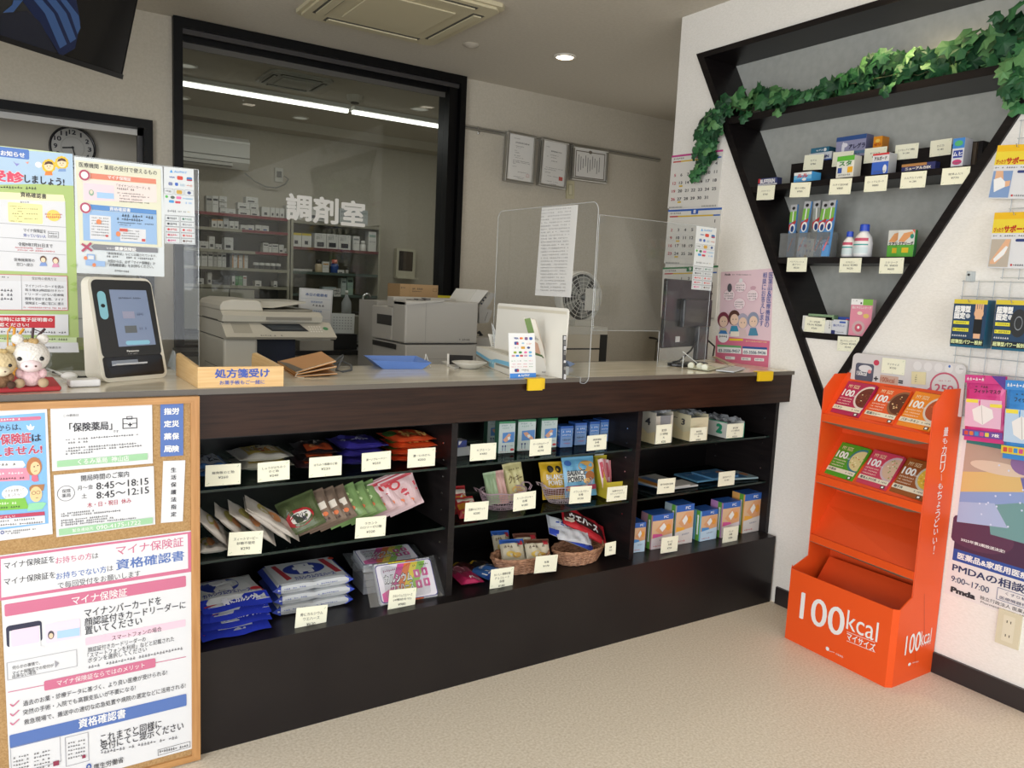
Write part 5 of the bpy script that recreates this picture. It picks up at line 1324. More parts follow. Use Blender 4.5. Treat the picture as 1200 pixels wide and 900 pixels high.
# ---- brown leather folder, grey cable
CD6=(200,330,6);CK6=(380,330,6)
def zc(c,x,y,z=CZ):return Z(*px(c,x,y),z)
fn,fr,fl=zc(CD6,880,675),zc(CD6,1172,664),zc(CD6,745,590)
e=fl-fn;f_=fr-fn
t=thing('leather_folder',(fn.x,fn.y,CZ),'tan leather folder with a grey corner lying folded behind the prescription tray','folder')
lt=M('#c48d52',0.55);lk=M('#6b6358',0.6)
for k,(z0,z1,m) in enumerate(((0.000,0.006,lt),(0.006,0.030,lt),(0.012,0.048,lt))):
    b=B();p0=fn+AZ*(z0+0.0005);p1=fn+f_*(1-0.02*k)+AZ*(z1*0.9);p2=p1+e*0.95+f_*0.1*k;p3=fn+e*0.95+AZ*(z0+0.0005)
    b.prism([p0,p1,p2,p3],(0,0,0.003),m)
    b.prism([p0+AZ*0.0031,p1+AZ*0.0031,p1+AZ*0.0033+e*0.02,p0+AZ*0.0033+e*0.02],(0,0,0.0006),M('#dcd3c0',0.6))
    b.obj('leather_flap',t)
b=B();p0=fn+AZ*0.0165;b.prism([p0,p0+f_*0.16+AZ*0.007,p0+f_*0.10+e*0.55+AZ*0.005,p0+e*0.95,],(0,0,0.0012),lk);b.obj('grey_corner',t)
b=B();b.tube([fn+V((0.005,-0.004,0.016)),fn+V((-0.004,-0.006,0.004)),fn+V((0.004,-0.012,0.0015)),fn+V((0.02,-0.016,0.0015))],0.001,M('#e0dccf'),6);b.obj('tie_cord',t)
b=B();b.tube([V((p.x,p.y,CZ+hh)) for p,hh in ((zc(CK6,30,630),0.004),(zc(CK6,60,610),0.02),(zc(CK6,128,590),0.035),(zc(CK6,130,590),0.03),(zc(CK6,85,636),0.006),(zc(CK6,130,640),0.003),(zc(CK6,190,628),0.003),(zc(CK6,188,608),0.008),(zc(CK6,130,590),0.014),(zc(CK6,60,600),0.012))],0.0035,M('#55585c',0.5),8)
b.obj('grey_cable',label='grey cable coiled on the counter beside the leather folder',cat='cable',smooth=True)
# ---- blue tray
A,Bq=Z(449,432.4,CZ),Z(495.5,432.4,CZ)
u=(Bq-A);w=u.length;u.normalize();bk=V((-u.y,u.x,0));D=0.13;fl_=0.030;hh=0.030
t=thing('coin_tray',(A.x+w/2,A.y+D/2,CZ),'shallow blue plastic tray with flared sides on the counter','tray')
mb=M('#5f83c8',0.4);b=B()
bo=[A,A+u*w,A+u*w+bk*D,A+bk*D]
to=[A-u*(fl_+0.01)-bk*0.008+AZ*hh,A+u*(w+fl_)-bk*0.004+AZ*(hh*0.75),A+u*(w+fl_*0.8)+bk*(D+fl_)+AZ*hh,A-u*fl_+bk*(D+fl_)+AZ*hh]
bi=[p+AZ*0.0025 for p in bo];cen=sum(to,V())/4;ti=[p+(cen-p).normalized()*0.004 for p in to]
b.add(bo+to+ti+bi,[(3,2,1,0)]+[(i,(i+1) % 4,4+(i+1) % 4,4+i) for i in range(4)]+[(4+i,4+(i+1) % 4,8+(i+1) % 4,8+i) for i in range(4)]+[(8+i,8+(i+1) % 4,12+(i+1) % 4,12+i) for i in range(4)]+[(12,13,14,15)],mb)
b.obj('tray_body',t)
b=B();p=zc(CK6,720,602);b.tube([V((p.x-0.012,p.y,CZ+0.001)),V((p.x,p.y+0.01,CZ+0.045)),V((p.x+0.014,p.y,CZ+0.001))],0.002,M('#dcdad4',0.3),6);b.obj('wire_easel',label='tiny white bent wire easel standing right behind the blue tray',cat='easel')
# ---- payment terminal and white dish
A,u,v,w,h,n=stand((526.5,429),(554,430),CZ,416,lean=radians(40));b=B();b.slab(A+AZ*0.001,u,v,w,h,n,0.006,M('#1c1c1f',0.3));b.slab(A+u*w*0.12+v*h*0.3,u,v,w*0.3,h*0.3,n,-0.0006,M('#8f9498',0.3));b.prism([A-u*0.008,A+V((-u.y,u.x,0))*0.05-u*0.008,A+V((-u.y,u.x,0))*0.05+AZ*0.04-u*0.008],u*0.007,M('#d9d8d4',0.4))
b.obj('card_terminal',label='black card terminal with a grey display behind the white dish',cat='terminal')
P=Z(550,431.5,CZ);P2=Z(527,428,CZ)
b=B();b.lathe([(0.030,0.0),(0.038,0.004),(0.062,0.020),(0.064,0.022),(0.058,0.021),(0.03,0.009),(0.001,0.008)],(P.x,P.y,CZ+0.0005),M('#dedcd4',0.3),28,cap=False);b.obj('dish',label='round white shallow dish on the counter left of the tissue box',cat='dish',smooth=True)
b=B();zprism(b,[Z(517,425,CZ),Z(532,432.5,CZ),Z(538,431.5,CZ),Z(523,424.5,CZ)],0.006,M('#d0cec8',0.4));b.obj('calculator',label='thin white calculator lying left of the round white dish',cat='calculator')
# ---- tissue box, slips, white board, sign, pamphlets
CF4=(530,350,6.667)
A,u,v,w,h,n=stand(px(CF4,185,497),px(CF4,445,600),CZ,350+372/6.667)
b=B();b.slab(A+AZ*0.0005,u,AZ,w,h,n,0.07,M('#dad8cf',0.6));g=G(b,A,u,AZ,w,h)
g.poly([(0,0.28),(0.4,0.48),(0.5,0.5),(0.62,0.36),(1,0.28),(1,0.52),(0.62,0.56),(0.5,0.68),(0.4,0.66),(0,0.45)],M('#79b9d8',0.5),1);g.poly([(0,0.47),(0.4,0.68),(0.4,0.8),(0,0.6)],M('#8f8d84'),1);g.poly([(0.62,0.58),(1,0.54),(1,0.66),(0.62,0.7)],M('#8f8d84'),1)
g.rr((0.42,0.72,0.58,0.72,0.4),M('#8cc6de',0.4),2,0.2);g.greek((0.45,0.66,0.56,0.66,0.12),M('#e8f2f6'),3,3)
b.prism([A+u*w*a+(-n)*c*0.07+AZ*(h+0.0008) for a,c in ((0.25,0.25),(0.8,0.25),(0.8,0.75),(0.25,0.75))],(0,0,0.0005),M('#b9b6aa'))
b.obj('tissue_box',label='white tissue box with pale blue and grey bands on the counter',cat='tissue box')
def qpx(c,pts,y):return [Y(*px(c,*p),y) for p in pts]
def card_px(name,c,pts,y,d,mat,label,cat,art=None,ycorr=None,crop_art=True,**k):
    """thin stiff sheet whose picture outline pts lies on the plane y"""
    b=B();P=qpx(c,pts,y);b.prism(P,(0,d,0),mat)
    if art:art(G(b,P[0],AX,AZ,1,1,crop=c))
    return b.obj(name,label=label,cat=cat,**k)
def slips(g):
    for i in range(5):g.greek((312,300+i*16,425,312+i*16,10),M('#8a5a50') if i % 2 else m_ink,14)
t=thing('slip_holder',tuple(Y(*px(CF4,355,400),0.42))[:2]+(CZ,),'small holder with printed slips behind the tissue box','holder')
b=B();P=qpx(CF4,((280,275),(430,292),(436,420),(312,400)),0.44);b.prism(P[::-1],(0,0.002,0),M('#dedbd2',0.6));slips(G(b,P[0],AX,AZ,1,1,crop=CF4));b.obj('printed_slips',t)
b=B();P=qpx(CF4,((388,235),(600,268),(600,420),(388,400)),0.41);b.prism(P[::-1],(0,0.01,0),M('#d6d3c6',0.6));b.obj('envelope_stack',t)
b=B();P=qpx(CF4,((306,185),(352,270),(352,410),(330,400)),0.43);b.prism(P[::-1],(0,0.001,0),m_acre);b.obj('clear_sleeve',t)
b=B();x0,x1=Y(*px(CF4,300,400),0.41).x,Y(*px(CF4,470,400),0.41).x;b.box((x0,0.405,CZ+0.0004),(x1,0.44,CZ+0.012),M('#c9c6bb',0.5));b.obj('holder_box',t)
A,u,v,w,h,n=stand(px(CF4,320,517),px(CF4,866,625),CZ,355,lean=radians(2))
t=thing('white_board',(A.x+u.x*w/2,A.y+u.y*w/2,CZ),'blank white plastic board with rounded corners standing behind the payment sign','board')
b=B();g=G(b,A,u,v,w,h)
pts=[]
r=0.012
for cx,cy,a0 in ((w-0.002,0.002,-90),(w-r,h-r,0),(r,h-r,90),(0.002,0.002,180)):
    for k in range(5):
        a=radians(a0+22.5*k);rr_=r if cy>0.01 else 0.002;pts.append(A+u*(cx+rr_*cos(a))+v*(cy+rr_*sin(a)))
b.prism(pts,-n*0.004,M('#e4e2da',0.25,coat=0.3));b.obj('board_sheet',t)
b=B();b.slab(A+u*0.004+v*(h-0.02)+n*0.0002,u,v,w-0.012,0.010,n,-0.0006,M('#cdc8b8',0.4));b.obj('top_strip',t)
CIX=CF4
def idx(g):
    for i,(a,b_) in enumerate(((292,322),(330,362),(370,400),(408,440),(482,502),(532,556),(590,630))):
        g.poly([(872,a),(888,a+2),(886,b_),(870,b_-2)],m_paper if i % 2==0 else M('#8b8a86'),1);g.line(879,a+6,878,b_-6,4,m_ink,2)
card_px('index_strip',CF4,((868,285),(892,288),(884,636),(864,630))[::-1],Z(*px(CF4,875,632),CZ).y,0.004,M('#3f3f42',0.5),'dark strip of small white index labels at the right edge of the white board','label strip',idx)
A,u,v,w,h,n=stand(px(CF4,450,622),px(CF4,654,616),CZ,350+269/6.667,lean=radians(8))
t=thing('payment_sign',(A.x+w/2,A.y,CZ),'upright white payment sign with card marks and a blue foot strip','sign')
b=B();b.slab(A,u,v,w,h,n,0.002,M('#e9ebec',0.3));g=G(b,A,u,v,w,h)
g.R(0,0.895,1,1,M('#3f86d8',0.4),1);g.txt((0.42,0.945,0.75,0.945,0.05),'AirPAY',m_wt,2,0.02);g.poly([(0.3,0.965),(0.35,0.92),(0.4,0.965)],m_wt,2)
g.txt((0.2,0.115,0.36,0.115,0.04),'VISA',M('#2a3f90'),2,0.03);g.ell(0.45,0.115,0.035,0.025,M('#d8452f'),2);g.ell(0.50,0.115,0.035,0.025,M('#e89a3a'),3);g.rr((0.6,0.12,0.72,0.12,0.065),M('#7f5f88'),2);g.rr((0.78,0.12,0.90,0.12,0.065),M('#2f5fb0'),2)
g.rr((0.2,0.225,0.36,0.225,0.07),M('#4a5a9a'),2);g.rect((0.29,0.235,0.36,0.235,0.05),M('#c0404a'),3);g.ell(0.53,0.225,0.05,0.02,M('#9cc0d8'),2);g.greek((0.68,0.235,0.86,0.235,0.04),M('#d07a5a'),5)
g.greek((0.2,0.325,0.36,0.325,0.04),M('#8a8f96'),4);g.rr((0.45,0.325,0.6,0.325,0.055),M('#d0a040'),2);g.ell(0.74,0.325,0.06,0.025,M('#3a4a86'),2)
for x,c in ((0.22,'#9ab03a'),(0.42,'#3f8a4a'),(0.62,'#e07aa8'),(0.8,'#6ab0d8')):g.rr((x-0.06,0.43,x+0.06,0.43,0.05),M(c),2,0.5)
for x,c in ((0.15,'#c890a0'),(0.3,'#3f86d8'),(0.46,'#c04a5a'),(0.62,'#c8a0b8'),(0.8,'#7ab0e0')):g.rr((x-0.06,0.505,x+0.06,0.505,0.04),M(c),2,0.3)
for y in (0.62,0.69,0.75):
    for x in (0.14,0.36,0.58,0.8):g.greek((x-0.07,y,x+0.09,y,0.025),M(('#c84a50','#5a6068','#d0608a','#5a9a70')[int(x*10+y*100) % 4]),5)
g.rr((0.18,0.83,0.34,0.83,0.07),M('#3a4a86'),2);g.rect((0.27,0.835,0.34,0.835,0.05),M('#c0404a'),3);g.greek((0.45,0.82,0.72,0.82,0.03),m_ink,7);g.greek((0.55,0.85,0.74,0.85,0.02),m_ink,6)
b.obj('sign_sheet',t)
b=B();b.slab(A-n*0.002+AZ*0.0004,u,AZ,w,0.003,n,0.05,m_acre);b.obj('foot',t)
t=thing('pamphlet_holder',tuple(Y(*px(CF4,700,600),0.06))[:2]+(CZ,),'slanted stack of folded pamphlets in a white pocket between sign and board','pamphlets')
def pam(g):
    g.poly([(562,158),(608,150),(640,265),(592,270)],M('#6f8a52',0.6),1);g.poly([(636,330),(668,350),(690,430),(652,440)],M('#c9a08a',0.6),1);g.poly([(645,420),(700,440),(718,465),(650,455)],M('#4f6a3c',0.6),2)
    for i in range(4):g.greek((600+i*10,285+i*10,650+i*8,290+i*10,10),m_ink,5,2)
b=B();P=qpx(CF4,((558,150),(648,165),(768,600),(655,470)),0.075);b.prism(P[::-1],(0,0.003,0),M('#dfdad0',0.5));pam(G(b,P[0],AX,AZ,1,1,crop=CF4));b.obj('front_pamphlet',t)
for k in range(4):
    b=B();P=qpx(CF4,((610+k*10,152+k*3),(622+k*10,155+k*3),(775+k*3,606),(762+k*3,606)),0.0785+0.004*k);b.prism(P[::-1],(0,0.003,0),M('#c9b8a8' if k % 2 else '#e2ddd2',0.5));b.obj('pamphlet',t)
b=B();P=qpx(CF4,((648,440),(700,455),(772,612),(655,592)),0.07);b.prism(P[::-1],(0,0.004,0),M('#dedcd6',0.3));g=G(b,P[0],AX,AZ,1,1,crop=CF4);g.txt((700,570,738,575,10),'Panasonic',m_ink,2);b.obj('pocket_front',t)
P=Y(*px(CF4,715,600),0.1);b=B();b.box((P.x-0.03,0.074,CZ+0.0004),(P.x+0.02,0.12,CZ+0.004),M('#dedcd6',0.3));b.obj('foot',t)
p0,p1,p2=Z(664,430,CZ),Z(672,431.5,CZ),Z(668,425,CZ)
b=B();a0,a1=Y(*px(CF4,888,480),p0.y),Y(*px(CF4,962,505),p0.y)
b.add([(a0.x,p0.y,a0.z),(a1.x,p0.y,a1.z-0.002),(a0.x+0.02,p0.y,CZ+0.0005),(a0.x+0.015,p0.y+0.07,CZ+0.0005),(a1.x,p0.y+0.06,a1.z)],[(0,2,1),(0,3,2),(1,2,3),(1,3,4),(0,1,4),(0,4,3)],M('#7f97c4',0.5));b.obj('blue_funnel',label='small pale blue folded paper cone behind the white board',cat='paper cone')
# ---- middle acrylic screen, end-on to the counter, with a hanging page
PX=-1.13
t=thing('acrylic_screen',(PX,0.25,0.985),'clear acrylic screen standing end-on across the middle of the counter','acrylic screen')
ol=[]
r=0.03
za,zb,ya,yb=0.985,1.585,-0.058,0.56
for cy,cz,a0 in ((yb-0.004,za+0.004,-90),(yb-r,zb-r,0),(ya+r,zb-r,90),(ya+r,za+r,180)):
    rr_=0.004 if cz<1.0 and cy>0.3 else r
    for k in range(6):
        a=radians(a0+18*k);ol.append((cy+rr_*cos(a),cz+rr_*sin(a)))
ol=[(y,z if y<-0.014 else max(z,CZ+0.0004)) for y,z in ol]
ol2=[]
for i,p in enumerate(ol):
    q=ol[(i+1) % len(ol)];ol2.append(p)
    if p[0]<-0.014 and p[1]<1.0 and q[0]>0.3:ol2.append((-0.014,0.985))
    if p[0]<0 and p[1]<1.0 and q[0]>0.3:ol2.append((-0.0138,CZ+0.0004))
b=B();b.prism([(PX,y,z) for y,z in ol2],(0.003,0,0),m_acr);b.obj('clear_sheet',t)
b=B();b.tube([(PX+0.0015,y,z) for y,z in ol2],0.0013,m_acre,6,closed=True);b.obj('polished_edge',t)
for yy in (0.05,0.38):
    b=B();b.box((PX-0.06,yy,CZ+0.0003),(PX-0.001,yy+0.003,CZ+0.03),m_acre);b.obj('foot',t)
b=B()
P=[X(x,y,PX-0.0008) for x,y in ((635,243.5),(677.5,240),(669,348.5),(627,346))]
b.prism(P,(-0.0005,0,0),M('#d2d2d0',0.55));g=G(b,P[3]-V((0.0005,0,0)),V((0,-1,0)),AZ,1,1,crop=(620,220,3.91))
for i in range(26):g.greek((56,104+i*14.6,196-i*1.0,92+i*15.2,7),M('#9b9b9c'),18,1,seed=i)
b.obj('hanging_page',label='long white printed page hanging on the middle acrylic screen',cat='paper')
# ---- right acrylic screen with a lower opening and its payment strip
P3=0.24
xa=Y(703,253,P3).x;xb=Y(773,388,P3).x;xc=Y(832,345,P3).x;ztop=Y(778,260,P3).z;zlow=Y(773,388,P3).z
screen_y('acrylic_screen',[(xa,zlow),(xa,ztop),(xc,ztop),(xc,CZ+0.0003),(xb,CZ+0.0003),(xb,zlow)],P3,'clear acrylic screen with a pass opening in front of the monitor',feet=())
pay_strip((770,160,4.09),(195,430),(295,440),(160,730),(250,740),1,P3-0.0015,'tall payment sticker on the acrylic screen in front of the monitor',1)
# ---- monitor seen from behind
def monitor():
    def dp(px_,py_,d):return CP+ray(px_,py_)*d
    TLp,BLp=dp(782.6,326.5,3.23),dp(779.9,409,3.23)
    TRp=dp(835.5,330.5,3.56)
    u=V((TRp.x-TLp.x,TRp.y-TLp.y,0));w=u.length;u.normalize();h=TLp.z-BLp.z
    O=V((TLp.x,TLp.y,BLp.z));n=u.cross(AZ)
    c=O+u*w*0.55
    t=thing('monitor',(c.x,c.y,CZ),'black computer monitor turned away from the counter front at its right end','monitor')
    dk=M('#1a1a1c',0.25,spec=0.5);d2=M('#252528',0.3)
    b=B();b.slab(O,u,AZ,w,h,n,0.018,dk);b.obj('panel',t,bevel=0.003)
    b=B();b.slab(O+u*w*0.30+AZ*h*0.30+n*0.0005,u,AZ,w*0.62,h*0.42,n,-0.022,d2);b.obj('rear_housing',t,bevel=0.006)
    b=B();b.slab(O+u*w*0.24+AZ*h*0.08+n*0.001,u,AZ,w*0.09,h*0.085,n,-0.001,M('#d9d9d9'));b.obj('rating_label',t)
    p=O+u*w*0.60
    b=B();b.slab(V((p.x,p.y,CZ+0.01))+n*0.035-u*0.0,u,AZ,0.10,O.z+h*0.32-CZ-0.01,n,0.025,M('#3b3c40',0.25));b.obj('stand_neck',t,bevel=0.006)
    b=B()
    q=Z(806,428.5,CZ)
    pts=[(q.x+0.105*cos(a),q.y+0.055*sin(a)) for a in [k*pi/12 for k in range(24)]]
    zprism(b,pts,0.012,d2,CZ+0.0004);b.obj('stand_base',t,bevel=0.003)
    b=B();b.tube([V((p.x,p.y,CZ+0.09))+n*0.02,V((p.x,p.y,CZ+0.06))-u*0.10+n*0.05,V((p.x,p.y,CZ+0.02))-u*0.20+n*0.05,V((p.x,p.y,CZ+0.014))-u*0.22+n*0.03],0.004,M('#121213'),8)
    b.tube([V((p.x,p.y,CZ+0.10))+u*0.09+n*0.03,V((p.x,p.y,CZ+0.07))+u*0.13+n*0.05,V((p.x,p.y,CZ+0.03))+u*0.10+n*0.06],0.004,M('#121213'),8);b.obj('cable',t)
monitor()
b=B()
for pts in (((801,417),(799.5,431)),((800,412),(820,428))):b.tube([Y(x,y,Z(800,431,CZ).y) for x,y in pts],0.0018,M('#d6dcdc',0.2),6)
b.obj('clear_easel',label='tiny clear easel standing in front of the monitor foot',cat='easel')
CMN=(700,320,6.925)
for i,(pts,z,c,nm,lb) in enumerate((
        (((905,690),(1065,770),(1110,775),(930,690)),0.012,'#b9a88a','document_folder','beige folder edge lying behind the loose papers right of the monitor'),
        (((730,775),(860,740),(1060,765),(900,800)),0.003,'#cfd2bc','paper_stack','pale green papers lying on the counter right of the monitor'),
        (((840,745),(900,738),(1070,768),(960,778)),0.006,'#dcd7cb','paper_sheet','cream sheet lying on top of the pale green papers'),
        (((960,800),(1108,765),(1200,785),(1105,815)),0.004,'#c6ccd4','plastic_sleeve','bluish clear sleeve of papers at the far right of the counter'))):
    b=B();zprism(b,[Z(*px(CMN,x,y),CZ) for x,y in pts][::-1],0.002+z*0.3,M(c,0.4),CZ+z*0.9+0.0004);b.obj(nm,label=lb,cat='papers')
for i,(x,y) in enumerate(((755,775),(825,780),(865,790))):
    p=Z(*px(CMN,x,y),CZ);b=B();b.lathe([(0.011,-0.012),(0.013,-0.01),(0.013,0.01),(0.011,0.012)],(p.x,p.y-0.004,CZ+0.0136),M('#d8dac8',0.3),14,axis=(0.8,0.5,0));b.obj('tape_roll',label=f'small clear tape roll, {ORD[i]} from the left, in front of the monitor',cat='tape roll',group='tape rolls in front of the monitor')
# ---- yellow clamps on the counter edge
for i,(x0,x1,y0,y1,lb) in enumerate(((617.5,637.5,446,458,'yellow plastic corner guard on the counter edge below the payment sign'),(887,905,437,447,'yellow plastic corner guard on the counter edge near the right wall'))):
    a=Y(x0,(y0+y1)/2,-0.012);c=Y(x1,(y0+y1)/2,-0.012);zt_=1.0036;zb_=Y(x0,y1,-0.02).z
    b=B();my=M('#e3bd14',0.45)
    b.hex([(a.x,-0.022,zb_),(c.x-0.012,-0.022,zb_),(c.x-0.012,-0.0115,zb_),(a.x,-0.0115,zb_)],[(a.x,-0.022,zt_+0.002),(c.x-0.012,-0.022,zt_+0.002),(c.x-0.012,-0.0115,zt_+0.002),(a.x,-0.0115,zt_+0.002)],my)
    b.box((c.x-0.012,-0.017,zb_+0.003),(c.x,-0.0115,zt_+0.001),my)
    b.box((a.x,-0.0115,zt_),(c.x,0.01,zt_+0.002),my);b.obj('corner_guard',label=lb,cat='corner guard',bevel=0.0015,group='yellow corner guards')
# == goods on the counter shelves
S1,S2,S3=0.7168,0.5178,0.2918
def lerp(a,b,t):return a+(b-a)*t
def pillow(b,O,u,v,w,h,th,mat,back=None,crimp=0.07,wob=0.0032,seed=0,ends='u',n=16,art=None):
    """filled bag: front and back bulge, flat crimped ends across u (left/right) or v (bottom/top)"""
    rn=random.Random(seed);ph=[rn.uniform(0,6.28) for _ in range(6)]
    nn=u.cross(v).normalized()
    def prof(s,t):
        a,c=(s,t) if ends=='u' else (t,s)
        ea=min(a,1-a)
        if ea<crimp:e1=0.0
        else:e1=sin(min(1,(ea-crimp)/0.22)*pi/2)
        e2=max(0.0,1-(2*c-1)**4)**0.5
        return e1*e2
    def bulge(s,t):
        p=prof(s,t)
        return 0.5*th*p+wob*(sin(9*s+ph[0])*sin(7*t+ph[1])+0.6*sin(17*s+ph[2]+5*t))*(0.3+0.7*p)
    F=[];K=[]
    for j in range(n+1):
        for i in range(n+1):
            s,t=i/n,j/n
            p=prof(0.5 if ends=='v' else s,t if ends=='v' else 0.5)
            pin=0.04*p
            if ends=='v':x=0.5+(s-0.5)*(1-pin);y=t
            else:x=s;y=0.5+(t-0.5)*(1-pin)
            base=O+u*(w*x)+v*(h*y)
            F.append(base+nn*(bulge(s,t)+0.0006));K.append(base-nn*(0.5*th*prof(s,t)))
    fs=[(j*(n+1)+i,j*(n+1)+i+1,(j+1)*(n+1)+i+1,(j+1)*(n+1)+i) for j in range(n) for i in range(n)]
    b.add(F,fs,mat);b.add(K,[f[::-1] for f in fs],back or mat)
    rim=[i for i in range(n+1)]+[(j)*(n+1)+n for j in range(1,n+1)]+[n*(n+1)+i for i in range(n-1,-1,-1)]+[j*(n+1) for j in range(n-1,0,-1)]
    m=len(F);b.add(F+K,[(rim[(k+1) % len(rim)],rim[k],m+rim[k],m+rim[(k+1) % len(rim)]) for k in range(len(rim))],mat)
    if art:
        g=G(b,O,u,v,w,h,warp=lambda s,t:max(0,bulge(min(max(s,0),1),min(max(t,0),1)))+0.0012)
        art(g)
def flat_frame(tl,tr,br,bl,z):
    p=[Z(*q,z) for q in (tl,tr,br,bl)]
    u=((p[1]-p[0])+(p[2]-p[3]))/2;v=((p[0]-p[3])+(p[1]-p[2]))/2
    c=sum(p,V())/4;w,h=u.length,v.length
    u=u.normalized();v=(v-u*v.dot(u)).normalized()
    return c-u*w/2-v*h/2,u,v,w,h
# ---- price cards
CRD='#eeeed8'
def price_card(crop,q,lines,label,y=0.055,X0=None,price=None,cat='price card'):
    """q: picture TL, TR, BL in the crop; lines of text"""
    ax,val=(1,y) if X0 is None else (0,X0)
    f=[px(crop,*p) for p in (q[:2],q[2:4],q[4:6])]
    b,O,u,v,w,h=sheet('',f,M(CRD,0.45),'','',ax=ax,val=val,thick=0.0012)
    g=G(b,O,u,v,w,h);gn=M('#a9c49a',0.6)
    n=len(lines);y0=0.30 if n>1 else 0.38
    for i,s in enumerate(lines):
        L=min(0.72,0.105*len(s));yy=y0+i*0.19
        g.txt((0.5-L/2,yy,0.5+L/2,yy,0.13),s,m_ink,2)
    if price:g.txt((0.36,y0+n*0.19+0.04,0.64,y0+n*0.19+0.04,0.12),price,m_ink,2)
    for (x,yy) in ((0.93,0.1),(0.9,0.14),(0.06,0.9),(0.1,0.86),(0.94,0.88),(0.5,0.94)):g.ell(x,yy,0.013,0.022,gn,1,8)
    n_=u.cross(v)
    o=b.obj('price_card',label=label,cat=cat,group='price cards')
    b2=B();c=O+u*w*0.35-n_*0.0014
    b2.slab(c,u,v,w*0.3,h*0.6,n_,0.001,m_acre)
    b2.slab(c,u,v,w*0.3,0.0012,n_,0.022,m_acre)
    b2.obj('clear_holder',o)
    return o
K3=(230,500,3.4615);K4=(510,470,3.752);K5=(730,460,4.5)
for c,q,l,p,lb in (
        (K3,(33,158,177,149,40,243),('龍角散のど飴',),'¥260','price card at the far left of the top display shelf under the blue candy bag'),
        (K3,(246,148,376,136,252,226),('しょうがはちみつ','のど飴'),'¥240','price card in front of the white ginger candy bags'),
        (K3,(453,127,585,117,463,207),('はちみつ黒糖のど飴',),'¥220','price card in front of the black candy bags'),
        (K3,(665,109,783,98,678,182),('濃ーいブルーベリー',),'¥250','price card in front of the purple candy bags'),
        (K3,(853,92,965,84,862,167),('濃ーいみかん',),'¥250','price card in front of the orange candy bags'),
        (K3,(127,430,265,422,134,524),('スィートマービー','砂糖不使用'),'¥290','price card in front of the leaning white candy packets on the middle shelf'),
        (K3,(642,372,765,361,650,454),('ラカント','カロリーゼロ飴'),'¥320','price card in front of the fanned green and red candy bags'),
        (K3,(397,737,524,723,408,834),('骨にカルシウム','ウエハース'),'¥630','price card below the blue and white wafer packs on the bottom shelf'),
        (K3,(775,665,885,653,785,749),('カルシウムウエハース','(4種詰合せ)'),'¥980','price card stuck below the rainbow wafer pack'),
        (K4,(148,191,262,183,160,264),('カプミーン',),'¥480','price card at the left of the middle bay top shelf'),
        (K4,(409,170,504,162,423,242),('サージカルテープ','各種'),'¥278','price card in front of the green bandage boxes'),
        (K4,(661,154,747,146,674,219),('綿棒細軸','各種'),'¥180','price card in front of the four blue swab boxes'),
        (K4,(126,449,228,440,136,529),('豆鶴のビスケット',),'¥200','price card in front of the red biscuit bag'),
        (K4,(344,408,442,394,344,486),('スーパークッキー','各種'),'¥180','price card on the left wire basket of cookies'),
        (K4,(592,378,686,372,592,452),('バランスパワー','各種'),'¥150','price card on the wire basket with the blue snack bag'),
        (K4,(757,380,844,371,755,443),('梅菓子のり','スティックタイプ'),'¥180','price card on the yellow snack box'),
        (K4,(236,743,337,729,250,825),('おいしい健康応援','チョコレート','各種'),'¥180','price card in front of the pink and blue snack bags at the bottom'),
        (K4,(440,684,537,675,438,758),('各種',),'¥170','price card on the left wicker basket'),
        (K4,(756,624,803,614,738,684),('各種',),'¥250','price card at the right end of the right wicker basket'),
        (K5,(181,172,262,165,168,273),('東京都','ゴミ袋取扱','大'),'¥720','price card on the leftmost paper carton of the right bay'),
        (K5,(358,187,444,181,352,258),('東京都','ゴミ袋取扱','中'),'¥480','price card on the middle paper carton of the right bay'),
        (K5,(550,167,637,161,545,242),('東京都','ゴミ袋取扱','小'),'¥320','price card on the green edged carton of the right bay'),
        (K5,(176,458,268,450,190,535),('電子体温計各種',),'¥1,400','price card at the left of the right bay middle shelf'),
        (K5,(494,423,580,413,514,495),('血圧計カフ',),'¥1,980','price card at the right of the right bay middle shelf'),
        (K5,(190,769,278,756,214,847),('ガーゼ','各種'),'¥350','price card in front of the left group of gauze boxes'),
        (K5,(520,716,598,704,537,792),('パッド','各種'),'¥280','price card in front of the right group of gauze boxes')):
    price_card(c,q,l,lb,y=0.052 if 'bottom' not in lb and 'gauze' not in lb and 'wafer' not in lb and 'basket' not in lb else 0.035,price=p)
# ---- flat stacks of candy bags
def bag_stack(p0,p1,z,n,dep,th,cols,art,kind,where,grp,jit=0.006,name='candy_bag',cat='candy bag',sx=0.0,seed=1,y0=None,crimp=0.06,ends='u'):
    A,Bp=Z(*p0,z),Z(*p1,z)
    if y0 is not None:A.y=Bp.y=y0
    u=(Bp-A);w=u.length;u.normalize();v=V((-u.y,u.x,0))
    rn=random.Random(seed)
    words={1:('',),2:('lower','upper'),3:('bottom','middle','top'),4:('bottom','second lowest','second highest','topmost')}[n]
    for k in range(n):
        ang=rn.uniform(-0.05,0.05)
        uu=(u*cos(ang)+v*sin(ang));vv=V((-uu.y,uu.x,0))
        O=A+u*rn.uniform(-jit,jit)+v*(rn.uniform(0,jit)+0.003)+u*sx*k+AZ*(th*(k+0.55)+0.001)
        b=B();pillow(b,O,uu,vv,w,dep,th*1.02,M(cols[k % len(cols)],0.3),seed=seed*10+k,ends=ends,art=art if k==n-1 else art,crimp=crimp)
        b.obj(name,label=f'{(words[k] + " ") if words[k] else ""}{kind} {where}',cat=cat,group=grp,smooth=False)
